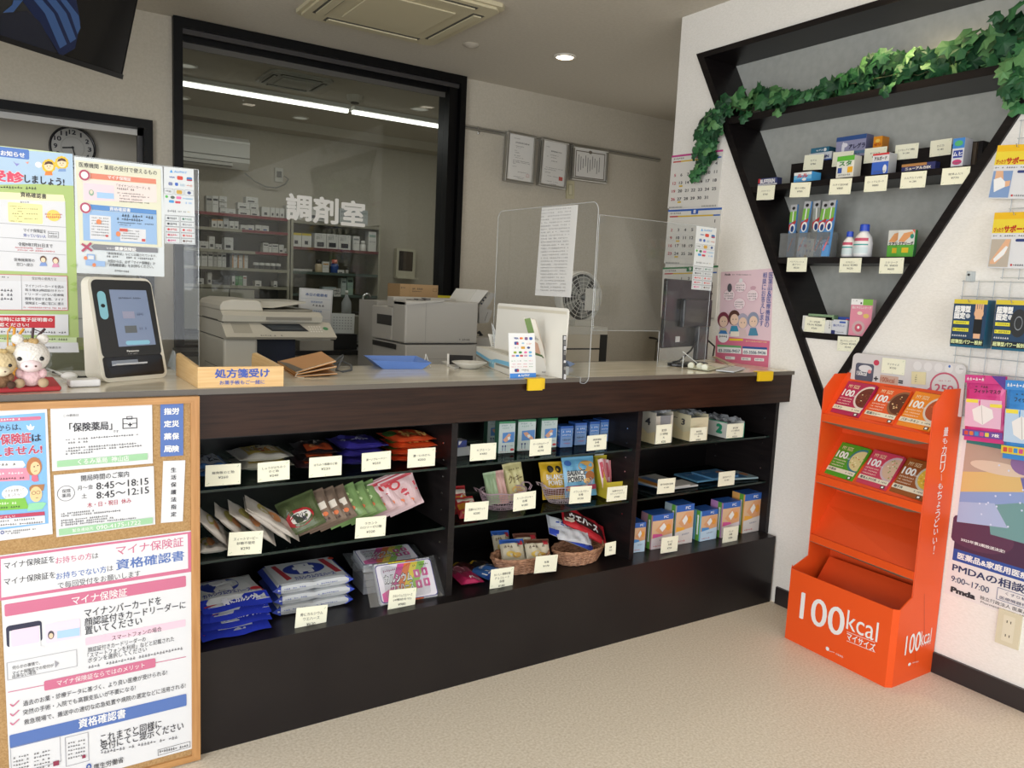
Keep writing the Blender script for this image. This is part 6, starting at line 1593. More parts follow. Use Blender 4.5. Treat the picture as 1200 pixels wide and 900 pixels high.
def a_blue(g):g.R(0.12,0.1,0.9,0.9,M('#c9d3e0',0.3),1);g.txt((0.25,0.35,0.9,0.35,0.2),'龍角散ののどすっきり',M('#1b2440'),3,0.02);g.txt((0.3,0.65,0.8,0.65,0.22),'のど飴',M('#1b2440'),3,0.04)
def a_ginger(g):g.R(0.2,0.12,0.9,0.88,M('#c9b25a',0.4),1);g.R(0.3,0.2,0.8,0.75,M('#e0d6b8',0.4),2);g.ell(0.45,0.6,0.12,0.16,M('#b8452c'),3);g.ell(0.65,0.6,0.1,0.14,M('#c98a3a'),3);g.greek((0.3,0.3,0.8,0.3,0.14),m_ink,6,4)
def a_black(g):g.R(0.2,0.55,0.8,0.95,M('#c2542e',0.3),1);g.greek((0.2,0.3,0.8,0.3,0.2),M('#cfc6bd'),6,2);g.ell(0.4,0.75,0.1,0.12,M('#e0a060'),3)
def a_purple(g):g.txt((0.15,0.6,0.7,0.6,0.4),'ブルーベリー',M('#c9cce8'),3,0.05);g.ell(0.8,0.4,0.1,0.18,M('#3a2f8a'),2);g.ell(0.25,0.25,0.08,0.14,M('#5a5ac0'),2)
def a_orange(g):g.txt((0.3,0.65,0.8,0.65,0.45),'みかん',M('#f4c06a'),3,0.05);g.ell(0.15,0.4,0.12,0.3,M('#3f6a2c'),2);g.ell(0.8,0.3,0.12,0.2,M('#f09a3a'),2)
bag_stack((228,563),(269,559.5),S1,2,0.15,0.020,['#3f6ba6','#4b7ab8'],a_blue,'blue and white throat candy bag','at the far left of the top shelf','throat candy bags',seed=3)
bag_stack((280,557),(345,551.5),S1,2,0.15,0.026,['#c9c4b4','#d3cfc4'],a_ginger,'white ginger candy bag','second stack of the top shelf','ginger candy bags',seed=5)
bag_stack((350,554),(400,550.5),S1,3,0.16,0.022,['#3a2226','#241a1c','#1d1719'],a_black,'black honey candy bag','third stack of the top shelf','black candy bags',seed=7)
bag_stack((402,549),(458,545),S1,3,0.16,0.024,['#2f2870','#352d80','#3b3390'],a_purple,'purple blueberry candy bag','fourth stack of the top shelf','blueberry candy bags',seed=9)
bag_stack((462,545),(516,541),S1,4,0.15,0.021,['#c8431f','#d24a22','#cd4a20','#d8522a'],a_orange,'orange mandarin candy bag','at the right end of the top shelf','mandarin candy bags',seed=11)
# ---- leaning white packets, middle shelf
CB3=(230,570,7.5)
def packet_px(c,p0,p1,y0,vv,th,col,art,name,label,cat,grp,seed,back=None,ends='u',crimp=0.07,wob=0.0022):
    A,Bp=Y(*px(c,*p0),y0),Y(*px(c,*p1),y0)
    u=Bp-A;w=u.length;u.normalize();v=V(vv);h=v.length;v.normalize()
    v=(v-u*v.dot(u)).normalized()
    b=B();pillow(b,A,u,v,w,h,th,M(col,0.32),back,crimp,wob,seed,ends,art=art)
    return b.obj(name,label=label,cat=cat,group=grp)
def a_marvie(g):g.ell(0.3,0.5,0.12,0.28,M('#a9a05a'),1);g.ell(0.5,0.55,0.12,0.25,M('#c98a5a'),2);g.greek((0.55,0.25,0.92,0.25,0.12),m_ink,8,2);g.greek((0.55,0.7,0.9,0.7,0.1),M('#7a6a5a'),8,2)
pk=(((20,300),(290,540)),((165,262),(500,535)),((290,240),(700,525)),((430,215),(830,500)),((445,200),(908,487)))
for i,(a,c) in enumerate(pk):
    packet_px(CB3,a,c,0.085+0.002*i,(0.015,0.085,0.018),0.017,'#c2bcb4',a_marvie,'candy_packet',f'white sugar free candy packet leaning on the middle shelf, {ORD[i]} from the left','candy packet','leaning white candy packets',20+i)
bag_stack((229,655),(268,650),S2,1,0.11,0.022,['#c9c2b8'],a_marvie,'white candy packet lying flat','under the leaning packets on the middle shelf','leaning white candy packets',name='candy_packet',cat='candy packet')
# ---- fanned calorie free candy bags
CL=(330,555,6)
def a_lak(kind):
    base={'r':'#b3202c','c':'#5a3226','g':'#7fa35a','s':'#c0283a'}[kind]
    def f(g):
        if kind=='r':
            g.ell(0.45,0.62,0.36,0.24,M('#a8202a',0.3),1,24);g.ell(0.47,0.62,0.27,0.16,M('#dedad2',0.3),2,24);g.txt((0.28,0.56,0.66,0.56,0.14),'カロリー',m_ink,4,0.04);g.txt((0.32,0.69,0.6,0.69,0.13),'ゼロ飴',m_ink,4,0.04)
        elif kind=='c':
            g.ell(0.5,0.28,0.2,0.18,M(base),1);g.poly([(0.1,0.45),(0.9,0.4),(0.9,0.6),(0.1,0.65)],M('#dcd3c6',0.3),2);g.ell(0.6,0.75,0.14,0.1,M('#f0ece4'),3);g.ell(0.8,0.75,0.07,0.06,M('#d8764a'),3);g.greek((0.1,0.88,0.9,0.88,0.08),M('#3a1f1a'),8,3)
        elif kind=='g':
            g.ell(0.3,0.2,0.16,0.14,M('#b3202c'),2);g.ell(0.5,0.5,0.3,0.1,M('#bcd09a'),1);g.ell(0.45,0.7,0.13,0.1,M('#f0ece4'),3);g.ell(0.7,0.72,0.08,0.06,M('#d8764a'),3);g.ell(0.6,0.3,0.18,0.08,M('#a8c480'),1)
        else:
            g.ell(0.4,0.22,0.16,0.12,M('#b3202c'),2);g.poly([(0.05,0.4),(0.95,0.3),(0.95,0.42),(0.05,0.52)],M('#b0283a'),2);g.poly([(0.05,0.6),(0.95,0.5),(0.95,0.56),(0.05,0.67)],M('#b0283a'),2);g.R(0.05,0.04,0.95,0.12,M('#b8424e'),1);g.ell(0.5,0.8,0.12,0.09,M('#f0ece4'),3);g.ell(0.7,0.78,0.07,0.06,M('#d8764a'),3)
    return f
seq=['r','c','c','c','g','g','g','s','s','s','s']
cols={'r':'#4f5a3a','c':'#7c6a5c','g':'#7d9a62','s':'#c6a9ab'}
nm_={'r':'red oval labelled candy bag at the left end','c':'coffee coloured candy bag','g':'pale green candy bag','s':'red and white candy bag'}
cnt={}
for i,k in enumerate(seq):
    t_=i/(len(seq)-1);cnt[k]=cnt.get(k,0)+1
    up=max(0,i-7)*0.12
    u=V((0.85,-0.16,0.34)).normalized();v=V((-0.04-0.5*up,0.52-up,0.58+up));v=(v-u*v.dot(u)).normalized()
    bl=V((lerp(-2.075,-1.735,t_),0.125+0.003*i,S2+0.012+0.0015*i))
    b=B();pillow(b,bl,u,v,0.118,0.118,0.016,M(cols[k],0.25),seed=40+i,ends='v',art=a_lak(k),wob=0.003)
    b.obj('candy_bag',label=(nm_[k] if k=='r' else f'{nm_[k]}, {ORD[cnt[k] - 1]} of its colour from the left')+' of the fanned row',cat='candy bag',group='fanned candy bags')
# ---- calcium wafer packs, bottom shelf
def a_hone(g):
    g.R(0.08,0.05,0.92,0.95,M('#c9cdd2',0.3),1);g.ell(0.5,0.42,0.26,0.26,M('#2b3f9c',0.3),2,28);g.txt((0.38,0.42,0.62,0.42,0.42),'骨',M('#e6e8ee',0.3),4,0.04)
    g.poly([(0.75,0.1),(0.83,0.1),(0.9,0.8),(0.82,0.8)],M('#a8323e'),3);g.poly([(0.14,0.15),(0.2,0.12),(0.27,0.8),(0.2,0.85)],M('#a8323e'),3);g.txt((0.3,0.82,0.8,0.82,0.14),'カルシウムウエハース',M('#2b3f9c'),4,0.03);g.ell(0.92,0.14,0.04,0.06,M('#c8452f'),4)
def wafer(O,u,v,w,h,th,art,label,grp,end_cols,k,blocks=2,side=None):
    t=thing('wafer_pack',tuple(O+u*w/2+v*h/2),label,'wafer pack',grp)
    n=u.cross(v)
    b=B()
    m=M(side or '#b9bdc0',0.3);cr=0.06
    pts=[]
    for q in range(blocks):
        s0=cr+(1-2*cr)*q/blocks;s1=cr+(1-2*cr)*(q+1)/blocks
        N=8
        ring=[]
        for i in range(N+1):
            s=s0+(s1-s0)*i/N;e=min(i,N-i)/N*2;f=0.72+0.28*min(1,e*2.5)
            prof=[(0.02,0.12),(0.0,0.5),(0.02,0.88),(0.08,1.0),(0.92,1.0),(0.98,0.88),(1.0,0.5),(0.98,0.12),(0.92,0.0),(0.08,0.0)]
            ring.append([O+u*w*s+v*h*a+n*th*(0.5+(c-0.5)*f) for a,c in prof])
        vs=[p for r in ring for p in r];M_=10
        fs=[(i*M_+j,(i+1)*M_+j,(i+1)*M_+(j+1) % M_,i*M_+(j+1) % M_) for i in range(N) for j in range(M_)]
        fs+=[tuple(range(M_))[::-1],tuple(N*M_+j for j in range(M_))]
        b.add(vs,fs,m)
    b.obj('pack_body',t)
    for e,c in ((0,end_cols[0]),(1,end_cols[1])):
        b=B();s0,s1=((0.0,cr*1.6) if e==0 else (1-cr*1.6,1.0))
        a0=0.5 if e==0 else 1.0
        z0,z1=(0.48,0.52),(0.1,0.92)
        za_,zb_=(z0,z1) if e==0 else (z1,z0)
        p=lambda s,a,c_:O+u*w*s+v*h*a+n*th*c_
        b.hex([p(s0,0.02,za_[0]),p(s1,0.0,zb_[0]),p(s1,1,zb_[0]),p(s0,0.98,za_[0])],[p(s0,0.02,za_[1]),p(s1,0.0,zb_[1]),p(s1,1,zb_[1]),p(s0,0.98,za_[1])],M(c,0.3))
        b.obj('crimped_end',t)
    b=B();g=G(b,O+n*(th+0.0006),u,v,w,h);art(g)
    g2=G(b,O,u,n,w,th)
    for q in range(blocks):
        s0=0.1+0.8*q/blocks;g2.greek((s0+0.03,0.42,s0+0.3,0.42,0.16),M('#3a4f9c'),10);g2.greek((s0+0.03,0.65,s0+0.22,0.65,0.1),M('#77797c'),10)
    b.obj('printed_front',t)
    return t
CW6=(230,635,6.316)
W3=('bottom','middle','top')
A0,B0_=Z(*px(CW6,566,570),S3),Z(*px(CW6,1160,462),S3)
u=(B0_-A0);w=u.length;u.normalize();v=V((-u.y,u.x,0));th=(hz(A0,635+335/6.316)-S3)/3.0
D=0.185
for k in range(3):
    wafer(A0+AZ*(0.0008+th*1.003*k)-v*0.0+u*(0.004*(k==1)),u,v,w,D,th*0.985,a_hone,f'{W3[k]} white and blue calcium wafer pack of the middle stack','calcium wafer packs',('#2b3f9c','#2f46ac'),k)
A0,B0_=Z(*px(CW6,45,765),S3),Z(*px(CW6,556,655),S3)
ul=(B0_-A0);wl=ul.length;ul.normalize();vl=V((-ul.y,ul.x,0));tl_=(hz(A0,635+500/6.316)-S3)/4.0
def a_hone2(g):
    g.R(0.05,0.08,0.95,0.95,M('#c9cdd2',0.3),1);g.ell(0.42,0.42,0.28,0.26,M('#2b3f9c',0.3),2,28);g.txt((0.26,0.44,0.6,0.44,0.42),'骨',M('#e6e8ee',0.3),4,0.04);g.txt((0.1,0.74,0.8,0.7,0.12),'カルシウムウエハース',M('#2b3f9c'),4,0.03);g.poly([(0.02,0.92),(0.95,0.72),(0.98,0.8),(0.05,1.0)],M('#a8323e'),3);g.R(0.1,0.06,0.85,0.1,M('#a8323e'),3);g.ell(0.88,0.72,0.09,0.06,M('#c0323e'),5)
for k in range(4):
    O=A0+AZ*(0.0008+tl_*1.003*k)+vl*(0.004 if k in (1,3) else 0)+ul*(0.003*(k % 2))
    t=thing('wafer_pack',tuple(O+ul*wl/2+vl*0.1),f'{("bottom", "second lowest", "second highest", "topmost")[k]} blue ended calcium wafer pack of the left stack','wafer pack','calcium wafer packs')
    b=B();pillow(b,O+AZ*tl_*0.5+vl*0.02,ul,vl,wl,0.20,tl_*0.97,M('#b4b8bc',0.3),seed=70+k,ends='v',crimp=0.02,wob=0.0015,art=a_hone2);b.obj('pack_body',t)
    b=B();N=10;top=[];bot=[]
    rn=random.Random(k)
    for i in range(N+1):
        s=i/N;top.append(O+ul*wl*s+vl*0.055+AZ*tl_*(0.95-0.06*(i in (0,N))));bot.append(O+ul*wl*s-vl*(0.004*rn.random())+AZ*tl_*(0.30+0.10*sin(s*9+k)))
    low=[p+AZ*(-tl_*0.22)+vl*0.012 for p in bot]
    vs=top+bot+low;fs=[(i+1,i,N+1+i,N+2+i) for i in range(N)]+[(N+2+i,N+1+i,2*N+2+i,2*N+3+i) for i in range(N)]
    b.add(vs,fs,M('#2a3aae',0.25))
    if k in (1,3):
        vv_=(top[5]-bot[5]);hh_=vv_.length;vv_.normalize();g=G(b,bot[0]+AZ*0.001-vl*0.002,ul,vv_,wl,hh_,base=0.0025)
        g.txt((0.42,0.45,0.86,0.40,0.36),'にカルシウム',M('#d8dcec'),3,0.05);g.txt((0.30,0.45,0.41,0.42,0.5),'骨',M('#d8dcec'),3,0.04)
    b.obj('crimped_end',t)
def a_rain(g):
    g.rr((0.1,0.5,0.93,0.5,0.84),M('#2c2a7a',0.3),1,0.08);g.rr((0.11,0.5,0.92,0.5,0.81),M('#dcd8e0',0.3),2,0.08)
    for i,c in enumerate(('#c9468e','#e0702e','#e8cf2c','#8dc04a')):x=0.12+0.10*i;g.poly([(x+0.05,0.9),(x+0.16,0.9),(x+0.42,0.11),(x+0.31,0.11)],M(c,0.3),3)
    g.poly([(0.13,0.9),(0.13,0.72),(0.24,0.64),(0.32,0.9)],M('#d86aa4'),4)
    g.txt((0.2,0.42,0.60,0.42,0.19),'カルシウム',m_ink,5,0.08);g.txt((0.2,0.42,0.60,0.42,0.17),'カルシウム',m_wt,7,0.03);g.txt((0.28,0.62,0.60,0.62,0.16),'ウエハース',m_ink,5,0.08);g.txt((0.28,0.62,0.60,0.62,0.14),'ウエハース',m_wt,7,0.03)
    for (x,y) in ((0.68,0.38),(0.8,0.36),(0.68,0.62),(0.8,0.6)):g.rr((x-0.045,y,x+0.045,y,0.18),M('#c9508e'),5,0.12);g.ell(x,y,0.015,0.05,m_wt,6,10)
    g.greek((0.2,0.24,0.42,0.22,0.07),M('#8a3a6a'),8,5);g.greek((0.64,0.2,0.88,0.19,0.06),M('#4a6a2a'),10,5)
CR6=(400,620,8.185)
def rainbow(A,u,v,w,h,n,th,label,lid=True):
    t=thing('wafer_pack',tuple(A+u*w/2),label,'wafer pack','rainbow label wafer packs')
    b=B()
    cols=['#c9c9cc']*4+['#d9cf3a']*5+['#d0662c']*3+['#b9b9be']*4
    for i,c in enumerate(cols):
        s0=0.1+0.82*i/len(cols);s1=s0+0.82/len(cols)*0.9
        b=B();b.hex([A+u*w*s0+v*h*0.06-n*th,A+u*w*s1+v*h*0.06-n*th,A+u*w*s1+v*h*0.95-n*th,A+u*w*s0+v*h*0.95-n*th][::1],[A+u*w*s0+v*h*0.06-n*0.004,A+u*w*s1+v*h*0.06-n*0.004,A+u*w*s1+v*h*0.95-n*0.004,A+u*w*s0+v*h*0.95-n*0.004],M(c,0.4));b.obj('wafer',t)
    b=B();g=G(b,A-n*0.003,u,v,w,h);a_rain(g);b.obj('printed_label',t)
    b=B();pillow(b,A-n*th*0.5-u*0.012,u,v,w+0.024,h,th*1.06,m_film,m_film,0.07,0.0015,5,'u',14);b.obj('clear_wrap',t)
A,u,v,w,h,n=stand(px(CR6,330,765),px(CR6,985,655),S3,620+330/8.185,lean=radians(38))
rainbow(A+AZ*0.001,u,v,w,h,n,0.028,'front clear wrapped wafer pack with a rainbow label leaning on the one behind')
A2=A+V((-u.y,u.x,0))*0.115-u*0.022+AZ*0.098
rainbow(A2,u,V((0,0,1))*sin(radians(9))+V((-u.y,u.x,0))*cos(radians(9)),w,0.12,u.cross(V((0,0,1))*sin(radians(9))+V((-u.y,u.x,0))*cos(radians(9))),0.028,'rear clear wrapped wafer pack lying higher behind the front rainbow pack')
for k_ in range(3):  # assumed packs, added out of sight to support the rear rainbow pack
    b=B();o_=A+V((-u.y,u.x,0))*0.118+AZ*(0.001+0.023*k_);b.prism([o_,o_+u*w,o_+u*w+V((-u.y,u.x,0))*0.11,o_+V((-u.y,u.x,0))*0.11],(0,0,0.0215),M('#8c8d92',0.35));b.obj('wafer_pack',label=('lowest','middle','upper')[k_]+' grey wafer pack of the assumed pile hidden behind the rainbow packs',cat='wafer pack',group='rainbow label wafer packs')
# ---- cartons
def carton(name,p0,p1,z,row_,dep,front,side,top,label,cat,grp,art=None,art_side=None,lean=0.0,parent=None,art_top=None):
    A,u,v,w,h,n=stand(p0,p1,z,row_,lean)
    A=A+AZ*0.0006
    b=B();P=[A,A+u*w,A+u*w+v*h,A+v*h];Q=[p-n*dep for p in P]
    vs=P+Q
    b.add(vs,[(0,1,2,3)],M(front,0.4));b.add(vs,[(4,0,3,7),(1,5,6,2),(5,4,7,6)],M(side,0.4));b.add(vs,[(3,2,6,7)],M(top,0.4));b.add(vs,[(4,5,1,0)],M(side,0.5))
    if art:art(G(b,A,u,v,w,h))
    if art_side:art_side(G(b,A-n*dep,n,v,dep,h))
    if art_top:art_top(G(b,A+v*h,u,-n,w,dep))
    return b.obj(name,label=label,cat=cat,group=grp)
def q4(x,y):return px(K4,x,y)
def q5(x,y):return px(K5,x,y)
def a_surg(kind):
    def f(g):
        g.R(0,0,1,0.07,M('#3f8a62'),1);g.greek((0.15,0.13,0.75,0.13,0.05),M('#6a8a9a'),8,2);g.greek((0.2,0.22,0.85,0.2,0.06),M('#8fb0a8'),6,2)
        g.poly([(0.22,0.36),(0.95,0.34),(0.95,0.66),(0.22,0.68)],M('#5a8fd0',0.4),2);g.poly([(0.3,0.42),(0.5,0.40),(0.85,0.58),(0.9,0.64),(0.7,0.64),(0.4,0.52)] if kind % 2==0 else [(0.25,0.58),(0.6,0.38),(0.75,0.42),(0.55,0.62),(0.4,0.66)],M('#dfa98a',0.5),3);g.poly([(0.52,0.5),(0.68,0.48),(0.72,0.56),(0.58,0.6)],m_wt,4)
        g.ell(0.25,0.78,0.05,0.03,M('#2a3a7a'),2,10);g.line(0.25,0.79,0.25,0.93,0.02,M('#2a3a7a'),2);g.ell(0.42,0.78,0.05,0.03,M('#2a3a7a'),2,10);g.line(0.42,0.79,0.42,0.93,0.02,M('#2a3a7a'),2);g.ell(0.85,0.9,0.12,0.04,M('#c0393f'),2)
        g.greek((0.55,0.78,0.92,0.78,0.05),M('#7a8a96'),5,2);g.greek((0.1,0.96,0.6,0.96,0.03),M('#c0393f'),8,2)
    return f
for i,(p0,p1,r,lb,zoff) in enumerate((((228,190),(290,187),79,'green topped bandage box at the back left, half hidden by the front one',0),((277,231),(347,227),91,'green topped bandage box in front at the left of the group',0),((360,220),(437,216),83,'green topped bandage box second from the right',0),((463,207),(532,203),78,'green topped bandage box at the right of the group',0))):
    carton('bandage_box',q4(*p0),q4(*p1),S1,470+r/3.752,0.035,'#c9d6d4','#4f8a70','#3f8a62',lb,'bandage box','green topped bandage boxes',a_surg(i))
def a_swab(g):
    g.R(0,0,1,0.12,M('#2f5fb0'),1);g.R(0.1,0.16,0.9,0.5,M('#5a8ad0'),1);g.greek((0.15,0.26,0.85,0.26,0.1),m_wt,5,2);g.greek((0.15,0.42,0.85,0.42,0.08),m_wt,6,2);g.greek((0.15,0.65,0.85,0.65,0.09),m_ink,6,2);g.greek((0.15,0.82,0.85,0.82,0.08),M('#c0566a'),6,2)
for i,(p0,p1,r) in enumerate((((549,205),(602,202),112),((612,195),(662,192),98),((676,187),(718,184),92),((722,180),(762,177),84))):
    carton('swab_box',q4(*p0),q4(*p1),S1,470+r/3.752,0.05,'#7f9fd0','#3f6ab8','#3565b8',f'blue swab box on the top shelf of the middle bay, {ORD[i]} from the left','swab box','blue swab boxes',a_swab,a_swab)
def a_cap(g):g.R(0.05,0.1,0.95,0.6,M('#3a4fa0'),1);g.poly([(0.1,0.1),(0.45,0.1),(0.2,0.6),(0.05,0.6)],m_wt,2)
carton('tablet_box',q4(97,244),q4(152,238),S1,470+205/3.752,0.05,'#b9bcc0','#9a9ca2','#b9bcc4','silvery tablet box at the left end of the middle bay top shelf','tablet box',None,None)
carton('tablet_box',q4(99,206),q4(138,202),S1+0.038,470+176/3.752,0.04,'#2f3f8a','#8a8c9a','#c9ccd4','blue and white tablet box on top of the silvery tablet box','tablet box',None,a_cap)
# ---- snack bags in the middle bay
def sbag(p0,p1,z,row_,lean,th,col,art,name,label,grp,seed,ends='v',lift=0.0,cat='snack bag',yo=0.0,shear=0.0):
    A,u,v,w,h,n=stand(p0,p1,z,row_,lean)
    A=A+AZ*(lift+0.001)+V((-u.y,u.x,0))*yo
    v2=(v+u*shear).normalized();u2=(u-v2*u.dot(v2)).normalized()
    b=B();pillow(b,A,u2,v2,w,h,th,M(col,0.3),seed=seed,ends=ends,art=art)
    return b.obj(name,label=label,cat=cat,group=grp)
def wire_basket(c,rx,ry,h,label,col,tilt=0.0):
    t=thing('wire_basket',(c.x,c.y,c.z),label,'basket','pink wire baskets');m=M(col,0.4)
    def P(a,f):
        k=0.66+0.34*f**0.7
        return V((c.x+rx*k*cos(a),c.y+ry*k*sin(a),c.z+0.002+h*f))
    b=B()
    for f in (0,0.14,0.28,0.42,0.56,0.7,0.85):b.tube([P(a*pi/16,f) for a in range(32)],0.0009,m,5,closed=True)
    for k in range(48):
        a=k*2*pi/48;b.tube([P(a+0.10*f,f) for f in (0,0.25,0.5,0.75,1)],0.0007,m,4)
    for k in range(6):b.tube([P(k*pi/6,0),P(k*pi/6+pi,0)],0.0009,m,4)
    b.obj('wire_mesh',t)
    b=B();b.tube([P(a*pi/20,1)+V((0,0,0.002*sin(a))) for a in range(40)],0.0025,m,6,closed=True);b.obj('rim',t)
    for s in (-1,1):
        b=B();e=V((c.x+s*rx,c.y,c.z+h))
        for o in (-0.004,0.004):
            b.tube([e+V((0,-0.03+o,0)),e+V((s*0.012,-0.025+o,0.014)),e+V((s*0.018,o,0.018)),e+V((s*0.012,0.025+o,0.014)),e+V((0,0.03+o,0))],0.0015,m,5)
        b.obj('handle',t)
    return t
def mesh_base(x,y,z):return Z(*q4(x,y),z)
c1=mesh_base(318,478,S2);c1=V((c1.x,c1.y+0.035,S2));wire_basket(c1,0.092,0.062,0.062,'pink wire basket at the left holding cookie packets','#b9a0ac')
c2=mesh_base(590,448,S2);c2=V((c2.x,c2.y+0.035,S2));wire_basket(c2,0.098,0.062,0.062,'pink wire basket at the right holding the blue snack bag','#b9a8ae')
def a_cook(col2,t_):
    def f(g):g.txt((0.15,0.45,0.85,0.42,0.22),t_,M('#6a5a3a'),3,0.02);g.ell(0.45,0.72,0.22,0.1,M(col2),2);g.ell(0.6,0.82,0.2,0.07,M('#c99a4a'),3);g.greek((0.2,0.18,0.8,0.18,0.06),M('#7a6a4a'),7,3)
    return f
sbag(q4(236,470),q4(292,466),S2,470+325/3.752,radians(14),0.02,'#a9c29a',None,'snack_bag','green slim packet in the left wire basket','packets in the left wire basket',81,lift=0.004,yo=0.012,shear=-0.12)
sbag(q4(284,468),q4(334,464),S2,470+320/3.752,radians(18),0.02,'#dcaea6',None,'snack_bag','pink slim packet in the left wire basket','packets in the left wire basket',82,lift=0.004,yo=0.02,shear=-0.1)
sbag(q4(332,455),q4(416,446),S2,470+290/3.752,radians(14),0.022,'#d3cb92',a_cook('#dcb86a','クッキー'),'snack_bag','yellow cookie bag standing tall in the left wire basket','packets in the left wire basket',83,lift=0.006,yo=0.018,shear=-0.12)
def a_bal(g):
    g.R(0.08,0.36,0.6,0.62,M('#d9dcd6',0.3),2);g.txt((0.1,0.40,0.62,0.40,0.13),'BALANCE',m_ink,4,0.03);g.txt((0.1,0.56,0.58,0.56,0.13),'POWER',m_ink,4,0.03)
    g.ell(0.7,0.25,0.25,0.14,M('#c99a52'),3);g.ell(0.78,0.5,0.16,0.12,M('#a8683a'),3);g.ell(0.66,0.62,0.1,0.07,M('#e0b878'),4);g.R(0.03,0.72,0.97,0.84,M('#a8345a'),3);g.greek((0.3,0.78,0.85,0.78,0.06),m_wt,7,5);g.ell(0.14,0.79,0.08,0.06,M('#e8a83a'),5);g.ell(0.15,0.15,0.1,0.07,M('#3f6ab0'),3)
def a_bal2(g):
    g.txt((0.2,0.42,0.9,0.42,0.13),'BALANCE',m_wt,4,0.03);g.txt((0.25,0.58,0.85,0.58,0.13),'POWER',m_wt,4,0.03);g.ell(0.4,0.2,0.12,0.1,M('#2a2622'),3);g.ell(0.7,0.22,0.12,0.1,M('#2a2622'),3);g.R(0.05,0.72,0.95,0.9,M('#6a3a1c'),3)
sbag(q4(490,452),q4(600,444),S2,470+285/3.752,radians(22),0.022,'#d3aa2a',a_bal2,'snack_bag','yellow snack bag behind the blue one in the right wire basket','packets in the right wire basket',84,lift=0.004,yo=0.035)
sbag(q4(575,440),q4(715,425),S2,470+262/3.752,radians(16),0.026,'#6aa8cc',a_bal,'snack_bag','pale blue snack bag with large black lettering in the right wire basket','packets in the right wire basket',85,lift=0.008,yo=0.008,ends='v')
def a_red(g):g.R(0.1,0.15,0.9,0.32,M('#d9d0c4'),2);g.R(0.05,0.4,0.95,0.66,M('#c98a2a'),2);g.ell(0.75,0.5,0.22,0.16,M('#c9ccc4'),3);g.greek((0.15,0.8,0.7,0.8,0.1),M('#e0c46a'),6,3)
sbag(q4(82,508),q4(160,500),S2,470+385/3.752,radians(30),0.03,'#a8262c',a_red,'snack_bag','red biscuit bag at the left end of the middle bay shelf',None,86,yo=0.02)
sbag(q4(100,516),q4(190,505),S2,470+425/3.752,radians(48),0.03,'#b8343a',a_red,'snack_bag','second red biscuit bag lying in front of the first',None,87,yo=-0.012)
A,u,v,w,h,n=stand(q4(750,432),q4(830,424),S2,470+300/3.752)
t=thing('snack_box',tuple(A+u*w/2),'yellow open snack box with pink stick packets right of the wire baskets','snack box')
b=B();my=M('#d8c43c',0.4);bk=V((-u.y,u.x,0));D=0.10;A=A+AZ*0.0008
b.slab(A,u,AZ,w,h*0.55,n,0.0015,my)
for x0 in (0,w-0.0015):
    o=A+u*x0+bk*0.0015;b.prism([o,o+bk*D,o+bk*D+AZ*h*1.25,o+bk*D*0.55+AZ*h*1.2,o+AZ*h*0.55],u*0.0015,my)
b.slab(A+bk*(D+0.0016),u,AZ,w,h*1.25,n,0.0015,my);b.prism([A+bk*0.0016,A+u*w+bk*0.0016,A+u*w+bk*(D-0.002),A+bk*(D-0.002)],(0,0,0.001),my);b.obj('open_box',t)
b=B();b.slab(A+bk*(D+0.0036)+AZ*h*1.251+u*w*0.1,u,AZ,w*0.5,h*0.35,n,0.001,M('#c4c6cc',0.4));b.obj('header_flap',t)
for i in range(5):
    s=(i+0.4)/5.2;vv=(AZ+bk*0.15-u*(0.18-0.05*i)).normalized();uu=(u-vv*u.dot(vv)).normalized()
    b=B();pillow(b,A+u*w*s*0.8+bk*(0.02+0.012*i)+AZ*0.003,uu,vv,0.024,h*(1.25-0.05*i),0.007,M('#d9848a' if i % 2 else '#e0c4c6',0.3),seed=90+i,ends='v',n=6,art=(lambda g:(g.R(0.2,0.08,0.8,0.5,M('#c04a5c'),1),g.greek((0.2,0.7,0.8,0.7,0.06),M('#8a3a48'),3,2))) if i % 2==0 else None);b.obj('stick_packet',t)
# ---- wicker baskets, bottom shelf
def wicker(c,rx,ry,h,rot,label,pale):
    t=thing('wicker_basket',tuple(c),label,'basket','wicker baskets');R_=Matrix.Rotation(rot,3,'Z')
    m=noisy('wicker_'+pale.strip('#'),pale,'#7a543c',60,0.6,stretch=(1,1,4));N=96;rows=16
    def P(k,j,off=0.0):
        a=2*pi*k/N;f=j/rows
        s=(0.74+0.26*f**0.8);wv=0.0014*(1 if ((k//3)+j) % 2 else-1)
        return c+R_ @ V(((rx*s+wv+off)*cos(a),(ry*s+wv+off)*sin(a),0))+AZ*(0.001+h*f)
    b=B()
    outer=[P(k,j) for j in range(rows+1) for k in range(N)];inner=[P(k,j,-0.004) for j in range(rows+1) for k in range(N)]
    fs=[(j*N+k,j*N+(k+1) % N,(j+1)*N+(k+1) % N,(j+1)*N+k) for j in range(rows) for k in range(N)]
    b.add(outer,fs,m);b.add(inner,[f[::-1] for f in fs],m);b.obj('woven_wall',t)
    b=B();b.tube([P(k,rows,-0.002) for k in range(0,N,3)],0.0042,m,6,closed=True)
    b.tube([P(k,rows,-0.002)+AZ*(0.003+0.002*((k//3) % 2)) for k in range(0,N,3)],0.003,m,5,closed=True);b.obj('braided_rim',t)
    b=B();b.add([P(k,0,-0.001)+AZ*0.001 for k in range(N)],[tuple(range(N))],m);b.obj('woven_base',t)
    return t
w1=Z(*q4(400,756),S3);w1=V((w1.x,w1.y+0.042,S3));wicker(w1,0.118,0.072,0.055,0.0,'left wicker basket on the bottom shelf with small snack packets','#bd8f70')
w2=Z(*q4(655,716),S3);w2=V((w2.x,w2.y+0.042,S3));wicker(w2,0.118,0.072,0.052,0.1,'right wicker basket on the bottom shelf with wafer packs','#c09272')
